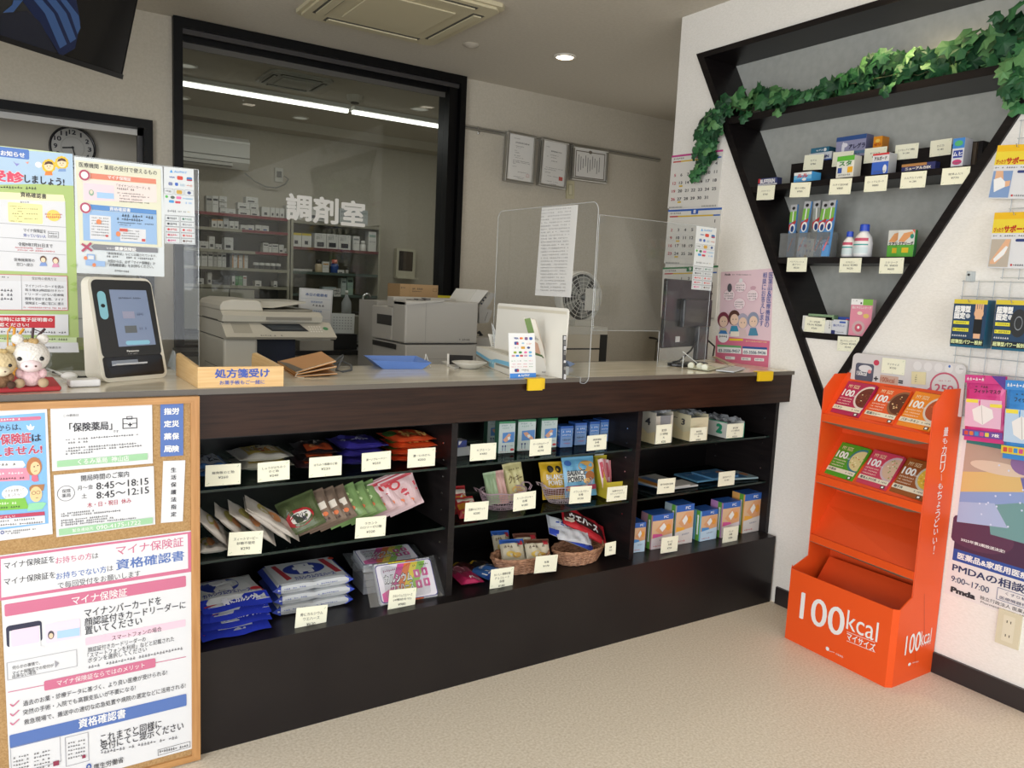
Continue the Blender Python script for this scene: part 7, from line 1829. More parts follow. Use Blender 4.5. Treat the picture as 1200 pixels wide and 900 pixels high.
def a_small(cc):
    def f(g):g.R(0.0,0.0,1,0.22,M(cc),1);g.greek((0.15,0.4,0.8,0.36,0.14),M('#5a4a3a'),5,3);g.ell(0.4,0.72,0.2,0.13,M('#d8b85a'),2);g.ell(0.62,0.78,0.18,0.11,M('#c9a04a'),3);g.R(0.72,0.1,0.92,0.32,M('#b8323c'),3)
    return f
for i,(x0,x1,y,r,cc,lb) in enumerate(((272,352,690,585,'#2f5aa8','blue topped snack packet at the back left of the left wicker basket'),(292,400,706,612,'#2f5aa8','blue topped snack packet at the front left of the left wicker basket'),(366,470,700,596,'#5a3226','brown snack packet at the back of the left wicker basket'),(402,512,706,612,'#5a3a2a','brown topped snack packet at the front right of the left wicker basket'))):
    sbag(q4(x0,y),q4(x1,y-6),S3+0.03,470+r/3.752,radians(40),0.02,'#c9bfa8',a_small(cc),'snack_packet',lb,'packets in the left wicker basket',100+i,yo=0.0 if i in (1,3) else 0.03,cat='snack packet')
def a_wred(g):g.R(0.05,0.3,0.95,0.75,M('#3a1c1c'),1);g.txt((0.15,0.52,0.75,0.52,0.3),'ウエハース',m_wt,3,0.05);g.ell(0.12,0.75,0.09,0.12,M('#d9c9b8'),4);g.R(0.0,0.85,1,1.0,M('#c02a34'),2)
def a_wblu(g):g.R(0.05,0.05,0.95,0.55,M('#c9cdd4'),1);g.greek((0.15,0.3,0.85,0.3,0.25),M('#2f48a0'),7,3);g.R(0,0.7,1,1,M('#2f48b0'),2);g.ell(0.85,0.75,0.08,0.12,M('#e0e2e6'),4)
def lying(c3,ang,tilt,w,h,th,col,art,label,seed,name='wafer_pack'):
    """long pack resting in the basket with its left end raised"""
    u=V((cos(ang)*cos(tilt),sin(ang)*cos(tilt),-sin(tilt)));v=V((-sin(ang)*cos(0.7),cos(ang)*cos(0.7),sin(0.7)));v=(v-u*v.dot(u)).normalized()
    b=B();pillow(b,c3,u,v,w,h,th,M(col,0.28),seed=seed,ends='u',art=art);b.obj(name,label=label,cat='wafer pack',group='wafer packs in the right wicker basket')
pA=Y(*q4(492,550),0.14);pB=Y(*q4(560,510),0.15)
lying(pA+V((0.004,-0.01,-0.026)),-0.12,0.44,0.215,0.09,0.026,'#b9bdc6',a_wblu,'blue and white wafer pack leaning out of the right wicker basket',111)
lying(pB+V((0.004,0.0,-0.024)),-0.12,0.52,0.232,0.105,0.030,'#b02630',a_wred,'red and black wafer pack on top in the right wicker basket',112)
lying(pA+V((0.03,-0.03,-0.045)),-0.1,0.26,0.15,0.06,0.018,'#c2c4ca',None,'silver wafer pack lowest in the right wicker basket',113)
def a_pink(g):g.R(0.1,0.1,0.8,0.5,M('#8a4a5a'),1);g.ell(0.4,0.3,0.25,0.16,M('#d8a8b0'),2);g.txt((0.5,0.85,0.9,0.85,0.12),'Meiji',m_wt,3,0.02)
def a_sblu(g):g.txt((0.3,0.3,0.9,0.3,0.14),'Slim up',m_wt,3,0.02);g.txt((0.12,0.7,0.3,0.7,0.24),'1.5',m_wt,3,0.02);g.R(0.0,0.8,1,1,M('#1f3f8a'),1)
for (tl,tr,br,bl,col,art,lb,sd) in (((80,725),(150,720),(205,785),(75,805),'#b02c5a',a_pink,'deep pink snack bag lying at the left of the bottom shelf',121),((165,735),(262,700),(315,745),(205,785),'#3a66a8',a_sblu,'blue snack bag lying beside the deep pink one',122)):
    O,u,v,w,h=flat_frame(q4(*tl),q4(*tr),q4(*br),q4(*bl),S3+0.02)
    b=B();pillow(b,V((O.x,O.y,S3+0.0135)),u,v,w,h,0.022,M(col,0.28),seed=sd,art=art);b.obj('snack_bag',label=lb,cat='snack bag',group='flat snack bags on the bottom shelf')
for i,(tl,tr,br,bl,col) in enumerate((((95,700),(180,690),(200,730),(100,742),'#3a1c1c'),((180,695),(250,680),(275,710),(200,730),'#2a2626'))):
    O,u,v,w,h=flat_frame(q4(*tl),q4(*tr),q4(*br),q4(*bl),S3+0.04)
    b=B();pillow(b,V((O.x,max(O.y,0.17),S3+0.014)),u,v,w,h,0.02,M(col,0.28),seed=130+i,art=lambda g:(g.R(0.1,0.1,0.4,0.25,M('#b8962a'),1),g.line(0.3,0.8,0.9,0.5,0.05,M('#b8962a'),1)));b.obj('snack_bag',label=('dark brown snack bag behind the deep pink one','black and gold snack bag behind the blue one')[i],cat='snack bag',group='dark snack bags behind')
# ---- right bay: open paper cartons with plastic tops
def a_num(t_,c):
    def f(g):g.txt((0.66,0.32,0.82,0.3,0.22),t_,M(c),3,0.03);g.poly([(0.0,0.55),(0.4,0.42),(0.75,0.7),(1,0.6),(1,1),(0,1)],M('#e0cfa4',0.5),1);g.greek((0.2,0.22,0.55,0.2,0.09),m_ink,5,2)
    return f
for i,(p0,p1,r,r2,col,nm,num,D) in enumerate((((166,274),(256,264),110,105,'#cfcabc','leftmost','4',0.16),((350,259),(443,251),122,118,'#d8cfae','middle','3',0.16),((545,244),(636,236),160,155,'#dcdcd6','rightmost','2',0.16))):
    A,u,v,w,h,n=stand(q5(*p0),q5(*p1),S1,460+r/4.5)
    bk=V((-u.y,u.x,0));A=A+AZ*0.0008
    t=thing('paper_carton',tuple(A+u*w/2),f'{nm} open paper carton of plastic bags on the right bay top shelf','carton','paper cartons in the right bay')
    b=B();m=M(col,0.5)
    b.slab(A,u,AZ,w,h*0.9,n,0.002,m);b.slab(A+bk*(D-0.002),u,AZ,w,h,n,0.002,m)
    for x0 in (0,w-0.002):b.slab(A+u*x0+bk*D,-bk,AZ,D-0.002,h,-u,0.002,m) if x0==0 else b.slab(A+u*w+bk*0.002,bk,AZ,D-0.004,h,u,0.002,m)
    g=G(b,A+bk*D,-bk,AZ,D,h,base=0.0008)
    if i<2:a_num(num,'#3a3a40')(g)
    else:g.poly([(0.05,0.2),(0.3,0.15),(0.2,0.75),(0.0,0.8)],M('#4aa88a'),1);g.txt((0.66,0.48,0.82,0.46,0.5),'2',M('#2a9a74'),2,0.08);g.R(0,0,1,0.05,M('#2a9a74'),1)
    gf=G(b,A,u,AZ,w,h)
    if i==2:gf.frame((0,0.55,1,0.55,0.9),M('#2a9a74'),0.06)
    elif i==0:gf.poly([(0.25,0.1),(0.85,0.1),(0.85,0.5),(0.25,0.5)],M('#8f9296'),1)
    b.obj('open_carton',t)
    b=B();b.box((A.x+0.006,A.y+0.03,A.z+0.002),(A.x+w*0.9,A.y+D-0.012,A.z+h*0.85),M('#b9bcbc',0.5));b.obj('bag_roll',t)
    b=B();rn=random.Random(200+i)
    N=9;hgt=[[h*0.92+rn.uniform(0.0,0.022) for _ in range(N)] for _ in range(N)]
    vs=[A+u*(w*(0.04+0.92*a/(N-1))+rn.uniform(-.004,.004)*(0<a<N-1))+bk*(D*(0.06+0.9*c/(N-1)))+AZ*hgt[a][c] for c in range(N) for a in range(N)]
    b.add(vs,[(c*N+a,c*N+a+1,(c+1)*N+a+1,(c+1)*N+a) for c in range(N-1) for a in range(N-1)],clear('crinkled_film','#e8ecee',0.18,rough=0.12,haze=0.3) if 'cf' not in globals() else cf);cf=b.ms[0]
    b.obj('crinkled_film',t)
# ---- right bay: flat packages on the middle shelf
def a_flatblue(g):g.R(0.05,0.06,0.6,0.94,M('#3f78b0',0.3),1);g.greek((0.1,0.3,0.5,0.3,0.12),m_wt,5,2);g.ell(0.75,0.5,0.14,0.2,M('#c98f6a'),2)
def a_flatwhite(g):g.R(0.0,0.06,0.25,0.94,M('#c98a3a',0.3),1);g.R(0.25,0.1,0.5,0.9,M('#4f7fb8',0.3),1);g.greek((0.55,0.4,0.9,0.4,0.1),m_ink,6,2)
for i,(tl,tr,br,bl,z,col,art,lb) in enumerate((
        ((75,470),(175,440),(240,470),(120,505),0.003,'#5a86b8',a_flatblue,'blue flat package at the left end of the right bay middle shelf'),
        ((90,450),(240,440),(280,490),(150,525),0.012,'#c4c4c0',a_flatwhite,'white flat package with an orange band on the right bay middle shelf'),
        ((200,480),(330,465),(375,495),(255,512),0.003,'#c9c9c6',None,'plain white flat package beside the thermometer price card'),
        ((310,435),(430,420),(500,460),(350,478),0.003,'#5f92b4',a_flatblue,'blue flat package in the middle of the right bay middle shelf'),
        ((385,425),(520,408),(580,445),(450,462),0.011,'#5587ae',a_flatblue,'upper blue flat package overlapping its left neighbour'),
        ((520,420),(640,425),(692,448),(560,468),0.003,'#9ab4bc',a_flatblue,'pale blue flat package at the right of the right bay middle shelf'))):
    O,u,v,w,h=flat_frame(q5(*tl),q5(*tr),q5(*br),q5(*bl),S2+z)
    b=B();b.prism([O,O+u*w,O+u*w+v*h,O+v*h],(0,0,0.007),M(col,0.3))
    if art:art(G(b,O+AZ*0.007,u,v,w,h))
    b.obj('flat_package',label=lb,cat='package',group='flat packages in the right bay')
# ---- right bay: gauze boxes
def a_gauze(c1,c2):
    def f(g):
        g.R(0,0,1,0.17,M('#2f62b4'),1);g.txt((0.5,0.09,0.8,0.08,0.07),'FC',m_wt,2,0.02)
        g.poly([(0.15,0.45),(0.55,0.2),(0.95,0.2),(0.95,0.6),(0.5,0.62)],M('#d9a074'),1);g.poly([(0.35,0.4),(0.55,0.26),(0.68,0.38),(0.5,0.52)],M('#e9e9e6'),2);g.poly([(0.05,0.55),(0.5,0.58),(0.55,0.7),(0.05,0.68)],M(c1),2);g.ell(0.78,0.4,0.12,0.1,M('#e0983a'),2)
        g.poly([(0,0.68),(1,0.6),(1,1),(0,1)],M(c2),2);g.greek((0.1,0.92,0.6,0.92,0.05),M('#c0464a'),5,3);g.greek((0.3,0.76,0.9,0.74,0.05),M('#5a6a8a'),7,3)
    return f
def a_gside(g):g.R(0.6,0,0.9,1,M('#5c9a3a'),1);g.greek((0.66,0.2,0.84,0.2,0.03),m_wt,2,2);g.line(0.75,0.15,0.75,0.8,0.06,m_wt,2)
for i,(p0,p1,r,c1,c2,side,lb) in enumerate((
        ((50,846),(112,838),690,'#4f8fd0','#bcd4e8','#5a9ad0','small blue gauze box at the left end of the right bay bottom'),
        ((146,830),(255,812),650,'#d95a9a','#d9cfd4','#b98a9a','pink gauze box second in the left group'),
        ((270,806),(362,790),598,'#e8a83a','#d4cfcc','#9fb0b8','tall orange gauze box third in the left group'),
        ((405,787),(490,770),628,'#4f8fd0','#bcd4e8','#7fc0e0','small blue gauze box first in the right group'),
        ((515,768),(606,752),584,'#d95a9a','#d9cfd4','#b07ab0','pink gauze box second in the right group'),
        ((628,745),(716,728),540,'#e8a83a','#d4cfcc','#d8a05a','tall orange gauze box at the right end of the right bay bottom'))):
    carton('gauze_box',q5(*p0),q5(*p1),S3,460+r/4.5,0.07,'#d9b48f',side,'#2f5fb0',lb,'gauze box','gauze boxes',a_gauze(c1,c2),a_gside)
# == calendars and posters on the right wall
K6=(770,160,4.09)
for i,(tl,tr,bl,hc,mo,off,nd,lb) in enumerate((((72,92),(318,62),(50,345),'#c2418a','7',3,31,'top calendar sheet with a pink header'),((55,352),(312,340),(33,608),'#2f5fb8','8',6,31,'middle calendar sheet with a blue header'),((33,628),(300,618),(12,866),'#2f7a4a','9',2,30,'lowest calendar sheet with a green header'))):
    b,_g,(O,u,v,w,h)=sh(K6,tl,tr,bl,ax=0,val=-0.006,mat=M('#dddbd6',0.6),thick=0.004)
    g=G(b,O,u,v,w,h);g.R(0,0,1,0.035,M(hc),1);g.rr((0.45,0.05,0.58,0.05,0.09),M(hc),2,0.1);g.txt((0.49,0.05,0.54,0.05,0.06),mo,m_wt,4,0.03)
    g.greek((0.05,0.07,0.3,0.07,0.03),m_ink,7);g.R(0.2,0.115,0.86,0.14,M('#d9b83a'),1);g.R(0.04,0.115,0.2,0.14,M('#c04a44'),1);g.R(0.86,0.115,0.98,0.14,M('#3f6ab8'),1)
    for d in range(1,nd+1):
        k=d+off-1;c,r=k % 7,k//7;x=0.1+c*0.133;y=0.23+r*(0.15 if off<6 else 0.145)
        if y>0.95:continue
        L=0.021*len(str(d));g.txt((x-L,y,x+L,y,0.052),str(d),M('#b8384a') if c==0 else m_ink,2,0.02)
        if c==1 and r in (2,4):g.rect((x-0.03,y+0.06,x+0.04,y+0.06,0.03),M('#d9b83a'),1)
    for s in range(2):
        for k in range(12):x=0.04+s*0.66+k*0.023;g.rect((x,0.985,x+0.008,0.985,0.03),M('#55565a'),2)
    b.obj('wall_calendar',label=lb+' on the right wall end',cat='calendar',group='three month calendar')
KP=(820,300,6.43)
b,g,_=sh(KP,(178,112),(568,100),(122,838),(515,845),ax=0,val=-0.0015,mat=M('#e2c6d0',0.6))
g.poly([(122,600),(528,640),(515,845),(118,838)],M('#d4708e',0.6),1)
g.txt((192,140,232,140,14),'Pmda',m_ink,3,0.03);g.greek((238,140,392,142,9),m_ink,16)
g.vtxt(540,122,505,540,32,'医薬品&医療機器の',M('#35549c'),3,0.01);g.vtxt(494,122,465,530,30,'相談にお答えします',M('#35549c'),3,0.01)
for x,y in ((308,232),(222,295),(398,298),(300,360)):
    g.ell(x,y,46,46,M('#cf9ab0'),2);g.ell(x,y,43,43,M('#eddce2'),3)
    for k in (-12,6,24):g.greek((x-32,y+k,x+32,y+k,11),m_ink,6,4)
g.ell(228,240,17,32,M('#55555c'),4);g.ell(312,185,14,16,M('#dfe0e2'),4);g.ell(405,240,22,14,M('#c8a0b0'),4)
for x,y,hc,cc in ((180,480,'#7a3346','#cfc4a0'),(262,465,'#5a3a34','#3f8fb0'),(325,490,'#a8a4b8','#d8c0c0'),(405,480,'#9098b0','#4f8aa8')):
    g.poly([(x-38,y+120),(x-22,y+62),(x+22,y+62),(x+38,y+120)],M(cc),3);g.ell(x,y,44,58,M(hc),4);g.ell(x+2,y+14,31,42,M('#e8c9b4'),5);g.ell(x-8,y+12,3,4,m_ink,6);g.ell(x+14,y+12,3,4,m_ink,6)
g.rect((235,585,300,588,36),M('#efe6d8'),6);g.ell(180,607,42,46,m_wt,6);g.greek((150,605,212,608,22),m_ink,6,7);g.poly([(145,585),(215,588),(200,562),(160,560)],M('#3f7ab8'),7)
g.rect((225,628,328,634,16),M('#e6c63a'),3);g.greek((340,640,510,650,12),M('#f0dc9a'),16,3)
for x0,x1,y,c,t_ in ((135,315,685,'#6aa870','03-3506-9457'),(325,510,698,'#2f5aa0','03-3506-9436')):
    g.poly([(x0,y-18),(x1,y-8),(x1,y+52),(x0,y+42)],m_wt,3);g.poly([(x0,y-18),(x1,y-8),(x1,y+8),(x0,y-2)],M(c),4);g.txt((x0+10,y+24,x1-10,y+34,22),t_,M('#35506a'),5,0.02)
for x in (195,315,415):g.rect((x,766+(x-195)*0.06,x+72,770+(x-195)*0.06,22),m_wt,3);g.greek((x+8,766+(x-195)*0.06,x+64,770+(x-195)*0.06,12),m_ink,6,4)
b.obj('paper_poster',label='pink consultation poster with four cartoon faces on the right wall above the counter end',cat='poster',org=None)
# == goods in the niche shelf
K7=(840,130,7.5);K8=(980,130,6.667);K9=(870,200,7.5);K10=(960,220,8.18);K11=(900,330,8.18);K12=(1020,220,6.667)
def nc(ca,p0,cb,p1,z,top,xf,dep,front,side,label,art=None,name='medicine_carton',cat='medicine carton',grp='cartons in the niche shelf',topc=None,lean=0.0):
    """carton in the niche: bottom corners of its face in the picture, on the plane X = xf"""
    A=X(*px(ca,*p0),xf);Bp=X(*px(cb,*p1),xf);h=X(*px(ca,p0[0],top),xf).z-A.z
    u=V((0,-1,0));w=A.y-Bp.y;O=V((xf,A.y,z+0.0006));v=(AZ*cos(lean)+AX*sin(lean));n=u.cross(v)
    b=B();P=[O,O+u*w,O+u*w+v*h,O+v*h];Q=[p-n*dep for p in P];vs=P+Q
    b.add(vs,[(0,1,2,3)],M(front,0.4));b.add(vs,[(4,0,3,7),(1,5,6,2),(5,4,7,6),(4,5,1,0)],M(side,0.4));b.add(vs,[(3,2,6,7)],M(topc or side,0.4))
    if art:art(G(b,O,u,v,w,h))
    return b.obj(name,label=label,cat=cat,group=grp)
Zs2,Zri,Zs3,Zs4=1.776,1.870,1.471,1.170
def t1(t_,c,**k):
    def f(g):
        for q in k.get('r',()):g.R(*q[:4],M(q[4],0.4),1)
        for q in k.get('e',()):g.ell(*q[:4],M(q[4],0.4),2)
        y=k.get('y',0.5);g.txt((k.get('x0',0.12),y,k.get('x1',0.88),y,k.get('h',0.3)),t_,M(c,0.4),4,k.get('b',0.04))
        g.greek((0.15,k.get('gy',0.85),0.85,k.get('gy',0.85),0.08),M(k.get('gc','#55606a')),8,3)
    return f
nc(K7,(362,655),K7,(528,645),Zs2,590,0.006,0.03,'#3a4272','#20264a','dark blue and white painkiller carton at the far left of the second niche shelf',t1('BUFFERIN','#e6e6ea',r=((0,0.75,1,1,'#c9cad0'),(0,0,0.12,0.6,'#b8323c')),y=0.42,h=0.5))
nc(K7,(675,630),K7,(828,618),Zs2,545,0.006,0.06,'#6fb4dc','#3f8fd0','pale blue cold medicine carton second on the lower front row of the niche',t1('ルル','#c0393f',r=((0,0,1,0.3,'#d9dde0'),(0,0.7,1,1,'#3f8fd0')),y=0.35,h=0.35,e=((0.6,0.75,0.12,0.15,'#e8e8ec'),)),topc='#c9d4da')
nc(K7,(1045,592),K8,(130,518),Zs2,400,0.012,0.045,'#d9dad4','#b9bab6','white and green carton with three coloured squares on the second niche shelf',t1('スタ','#2f7a3a',r=((0,0,1,0.22,'#58a83a'),(0.08,0.52,0.32,0.76,'#2f4f9c'),(0.64,0.5,0.94,0.76,'#e0a82a')),y=0.34,h=0.2))
nc(K8,(272,500),K8,(400,492),Zs2,335,0.012,0.05,'#d4d6dc','#b4b6ba','white and blue eye drop carton with a red band on the second niche shelf',t1('アルガード','#2a2a34',r=((0,0,1,0.09,'#c0393f'),(0,0.4,1,1,'#3a62c0')),y=0.24,h=0.16,e=((0.8,0.75,0.12,0.2,'#d8dce4'),)))
nc(K8,(508,472),K8,(770,456),Zs2,412,0.012,0.03,'#2f3466','#1f2450','long dark blue and brown carton lying on the second niche shelf',t1('ニューアルカEX','#e6e2da',r=((0,0,0.75,0.35,'#a87a4a'),),y=0.62,h=0.35),topc='#b08a60')
nc(K8,(893,437),K8,(985,432),Zs2,215,0.012,0.05,'#d2d4de','#c4c6d0','tall white and blue carton with a pink oval at the right end of the niche',t1('ムヒ','#e0e2ee',r=((0,0,1,0.35,'#3f7fc8'),(0.12,0.42,0.9,0.68,'#2a3f94')),y=0.55,h=0.14,e=((0.5,0.83,0.4,0.09,'#c8407a'),(0.5,0.18,0.35,0.1,'#4fa870'))),topc='#3f7fc8')
nc(K8,(1000,432),K8,(1080,425),Zs2,232,0.075,0.03,'#4a3f34','#5a4a3c','brown carton behind the tall white and blue one at the right end')
nc(K7,(812,378),K7,(1012,362),Zri,303,0.10,0.06,'#c9ced6','#a9aeb6','white and blue painkiller carton at the left of the upper step',t1('CRONIN','#26306a',r=((0,0.8,1,1,'#3a62b8'),(0,0.2,0.15,0.8,'#3a62b8')),y=0.5,x0=0.2))
nc(K7,(832,300),K7,(990,285),Zri+0.034,250,0.105,0.05,'#2f6a86','#28596f','teal carton lying on the white and blue painkiller carton',t1('セデス','#d8dee2',e=((0.8,0.5,0.08,0.3,'#e0e0e0'),)))
nc(K7,(1045,352),K8,(228,292),Zri,165,0.10,0.045,'#8f8fae','#5f5f80','large grey violet allergy carton on the upper step',t1('アレグラ','#26264a',r=((0,0,1,0.2,'#2f4f8a'),(0,0.72,1,0.86,'#5a7a9a')),x0=0.45,x1=0.98,y=0.5,h=0.22,e=((0.25,0.55,0.05,0.3,'#dcdce8'),(0.3,0.4,0.1,0.1,'#dcdce8'))))
nc(K8,(287,278),K8,(355,272),Zri,140,0.10,0.045,'#dc8f22','#c07a1c','small orange energy tablet carton on the upper step',t1('ゼリ','#b03a1c',y=0.45,h=0.14,e=((0.5,0.25,0.25,0.1,'#e8c05a'),)))
def ncard(c,q,lines,label,X0,price):price_card(c,q,lines,label,X0=X0,price=price)
XR,XS=0.080,-0.008
for c,q,l,x0,p,lb in ((K7,(770,390,940,378,760,522),('セデス',),XR,'¥780','price card at the left end of the black step in the niche'),(K7,(1025,365,1205,348,1010,492),('アレグラ',),XR,'¥980','price card behind the white and green carton on the step'),
        (K8,(228,295,403,275,208,412),('ドリンク',),XR,'¥880','price card partly behind the eye drop carton on the step'),(K8,(468,268,650,248,448,385),('エスタックイブ顆粒',),XR,'¥1,580','price card fully visible in the middle of the step'),(K8,(742,235,910,210,723,362),('ロスカ',),XR,'¥1,480','price card left of the tall white and blue carton on the step'),
        (K7,(360,660,512,650,348,785),('バファリン',),XS,'¥780','price card hung below the dark blue painkiller carton'),(K7,(655,632,828,625,638,760),('新ルル錠A',),XS,'¥780','price card hung below the pale blue cold medicine carton'),(K7,(1000,600,1190,590,982,737),('スタイ豆EX錠',),XS,'¥880','price card hung below the white and green carton'),
        (K8,(228,512,405,497,212,635),('ロートアルガード',),XS,'¥880','price card hung below the eye drop carton'),(K8,(510,482,707,466,497,608),('エルアルファEX',),XS,'¥1,280','price card hung below the long dark carton'),(K8,(830,450,1048,432,815,580),('液体ムヒS',),XS,'¥770','price card at the right end of the second niche shelf'),
        (K9,(398,765,572,762,385,888),('アクアフレッシュ','歯ブラシ'),XS,'¥220','price card below the toothbrushes'),(K10,(205,675,412,672,185,812),('マキロン','30ml ¥380'),XS,'¥620','price card below the white bottles with blue caps'),(K10,(585,673,815,670,570,822),('ステリーク','M  ¥400'),XS,'¥600','price card below the two plaster boxes'),
        (K11,(355,333,545,350,350,478),('カーゼ包帯','15cm ¥200'),-0.004,'¥200','price card stuck on the white box of the lowest niche shelf'),(K11,(675,522,882,533,655,660),('肌にやさしいテープ','12mm ¥340'),XS,'¥340','price card below the pink tape pack')):
    ncard(c,q,l,lb,x0,p)
O=X(*px(K9,318,750),0.004);E_=X(*px(K9,750,755),0.004);wY=O.y-E_.y
t=thing('toothbrush_holder',(0.03,O.y-wY/2,Zs3),'clear lattice holder for toothbrush packs on the third niche shelf','holder');m_ho=clear('lattice_plastic','#ccd0d0',0.12,haze=0.12);hh=0.10
for a,c,nm in (((0.004,E_.y,0),(0.006,O.y,hh),'front_wall'),((0.056,E_.y,0),(0.058,O.y,hh),'back_wall'),((0.006,E_.y,0),(0.056,E_.y+0.002,hh),'end_wall'),((0.006,O.y-0.002,0),(0.056,O.y,hh),'end_wall')):
    b=B();b.box((a[0],a[1],Zs3+0.001+a[2]),(c[0],c[1],Zs3+c[2]),m_ho);b.obj(nm,t)
for i,(xb,xt,yt,dx,dk) in enumerate(((385,425,285,0.05,0),(470,545,255,0.038,0),(600,625,255,0.048,1),(620,705,258,0.03,0),(690,760,250,0.02,0))):
    A=X(*px(K9,xb,740),dx-0.02);T_=X(*px(K9,xt+5,yt),dx+0.0);v=(T_-A);h=v.length;v.normalize();u=V((0,-1,0));u=(u-v*u.dot(v)).normalized()
    b=B();b.slab(V((A.x,A.y,Zs3+0.004)),u,v,0.032,h,u.cross(v),0.010,M('#5a94d0' if not dk else '#8a8f90',0.3));g=G(b,V((A.x,A.y,Zs3+0.004)),u,v,0.032,h)
    g.R(0,0,1,0.13,M('#b9babd'),1);g.ell(0.5,0.07,0.25,0.03,M('#26262a'),2);g.R(0,0.13,1,0.34,M('#7fb84f' if not dk else '#9aa098'),1);g.poly([(0,0.5),(0,0.38),(1,0.30),(1,0.36)],M('#c0393f'),2);g.ell(0.55,0.46,0.42,0.09,m_wt,3,ring=0.6);g.ell(0.55,0.47,0.25,0.06,M('#20407a'),3);g.rect((0.42,0.23,0.58,0.23,0.2),m_wt,3);g.line(0.2,0.9,0.8,0.65,0.03,M('#d8707a'),3)
    b.obj('toothbrush_pack',label=f'blue and green toothbrush pack standing in the clear holder, {ORD[i]} from the left',cat='toothbrush',group='toothbrush packs')
for i,(xa,xb,top,lb) in enumerate(((222,332,425,'smaller white bottle with a blue cap on the third niche shelf'),(335,490,358,'larger white bottle with a blue cap on the third niche shelf'))):
    A,Bp=X(*px(K10,xa,655),0.03),X(*px(K10,xb,655),0.03);r=(A.y-Bp.y)/2;cy=A.y-r;h=X(*px(K10,xa,top),0.03).z-Zs3;s=r/0.6
    t=thing('antiseptic_bottle',(0.03,cy,Zs3),lb,'bottle','antiseptic bottles')
    b=B();b.lathe([(r*0.9,0),(r,0.004),(r,h*0.42),(r*0.85,h*0.62),(r*0.45,h*0.76),(r*0.42,h*0.8)],(0.03,cy,Zs3+0.001),M('#dedfe2',0.35),28);b.obj('body',t,smooth=True)
    b=B();b.lathe([(r*0.5,h*0.79),(r*0.52,h*0.8),(r*0.5,h*0.98),(r*0.42,h)],(0.03,cy,Zs3+0.001),M('#2a4cc0',0.35),24);b.obj('cap',t)
    b=B();N=10
    for (z0,z1,c) in ((0.08,0.5,'#e0e4e6'),(0.36,0.46,'#3a9a9a'),(0.46,0.58,'#c0506a'),(0.12,0.3,'#c8d8dc')):
        rr_=[r*(1.0 if z<0.42 else 0.93)+0.0006+0.0003*(c !='#e0e4e6') for z in (z0,z1)]
        vs=[(0.03-rr_[q]*cos((k/N-0.5)*2.2),cy-rr_[q]*sin((k/N-0.5)*2.2),Zs3+h*(z0,z1)[q]) for q in (0,1) for k in range(N+1)]
        b.add(vs,[(k,k+1,N+2+k,N+1+k) for k in range(N)],M(c))
    b.obj('label_print',t)
def a_qa(g):
    g.R(0,0.55,1,1,M('#5aa83f'),1);g.R(0.3,0.66,0.7,0.85,M('#d8b82a'),2);g.poly([(0.05,0.42),(0.35,0.12),(0.85,0.06),(0.9,0.16),(0.4,0.45)],M('#dc9c68'),2);g.txt((0.08,0.52,0.95,0.50,0.13),'クアリーグ',m_ink,4,0.05);g.poly([(0.82,0),(1,0),(1,0.14)],M('#e0706a'),3);g.ell(0.85,0.24,0.11,0.09,M('#2f8a7a'),3)
nc(K12,(125,535),K12,(258,537),Zs3,328,0.028,0.045,'#d9dad6','#c9703a','white and green plaster box behind its twin on the third niche shelf',a_qa,'plaster_box','plaster box')
nc(K12,(200,537),K12,(330,540),Zs3,330,0.010,0.017,'#d9dad6','#4a9a5a','white and green plaster box in front of its twin on the third niche shelf',a_qa,'plaster_box','plaster box')
nc(K11,(322,475),K11,(600,500),Zs4,325,0.0,0.03,'#d9dad8','#c4c6c6','white bandage box at the left of the lowest niche shelf',lambda g:g.greek((0.85,0.5,0.97,0.5,0.5),M('#6a6c70'),3,2),'bandage_box','bandage box')
for i,(a,c,z,col,lb) in enumerate(((385,630,0.052,'#7f9a7a','grey green flat box lying on the white bandage box'),(600,720,0.052,'#4f9a3f','bright green flat box lying behind the small white and blue box'))):
    nc(K11,(a,340),K11,(c,345),Zs4+(z if i==0 else 0.0005),290 if i==0 else 300,0.034 if i else 0.0,0.05 if i else 0.028,col,'#5f7a5a',lb,None,'flat_box','box')
nc(K11,(603,505),K11,(748,512),Zs4,368,0.0,0.03,'#cfd2da','#b9bcc4','small white and blue tape box in the middle of the lowest niche shelf',t1('肌にやさしい','#2f4a9a',r=((0,0.75,0.25,1,'#26306a'),(0.5,0.1,0.9,0.22,'#3a5ab0')),y=0.4,h=0.16,b=0.02),'tape_box','tape box')
nc(K11,(655,480),K11,(775,485),Zs4,318,0.04,0.03,'#3a5ab8','#2f4a9a','blue carton behind the small white and blue tape box',t1('','#d8475a',e=((0.8,0.2,0.15,0.12,'#d8475a'),)),'tape_box','tape box')
def a_tape(g):
    g.R(0,0,0.55,0.16,m_wt,1);g.R(0.55,0,1,0.16,M('#7fb84f'),1);g.greek((0.08,0.05,0.3,0.05,0.03),m_ink,5,2);g.ell(0.47,0.11,0.04,0.03,m_ink,2);g.txt((0.08,0.23,0.95,0.23,0.07),'肌にやさしいテープ',m_wt,4,0.02)
    g.ell(0.45,0.38,0.12,0.05,M('#e8d8c0'),2);g.ell(0.75,0.45,0.14,0.06,M('#e0c070'),2);g.ell(0.45,0.78,0.30,0.19,M('#c9a9ae'),3,28);g.ell(0.45,0.78,0.17,0.11,M('#c8566e'),5,24);g.ell(0.45,0.77,0.06,0.04,m_wt,6)
nc(K11,(768,517),K11,(975,520),Zs4,168,0.002,0.022,'#dd8fa4','#c9b4ba','pink hanging pack with a roll of skin tape on the lowest niche shelf',a_tape,'tape_pack','tape pack')
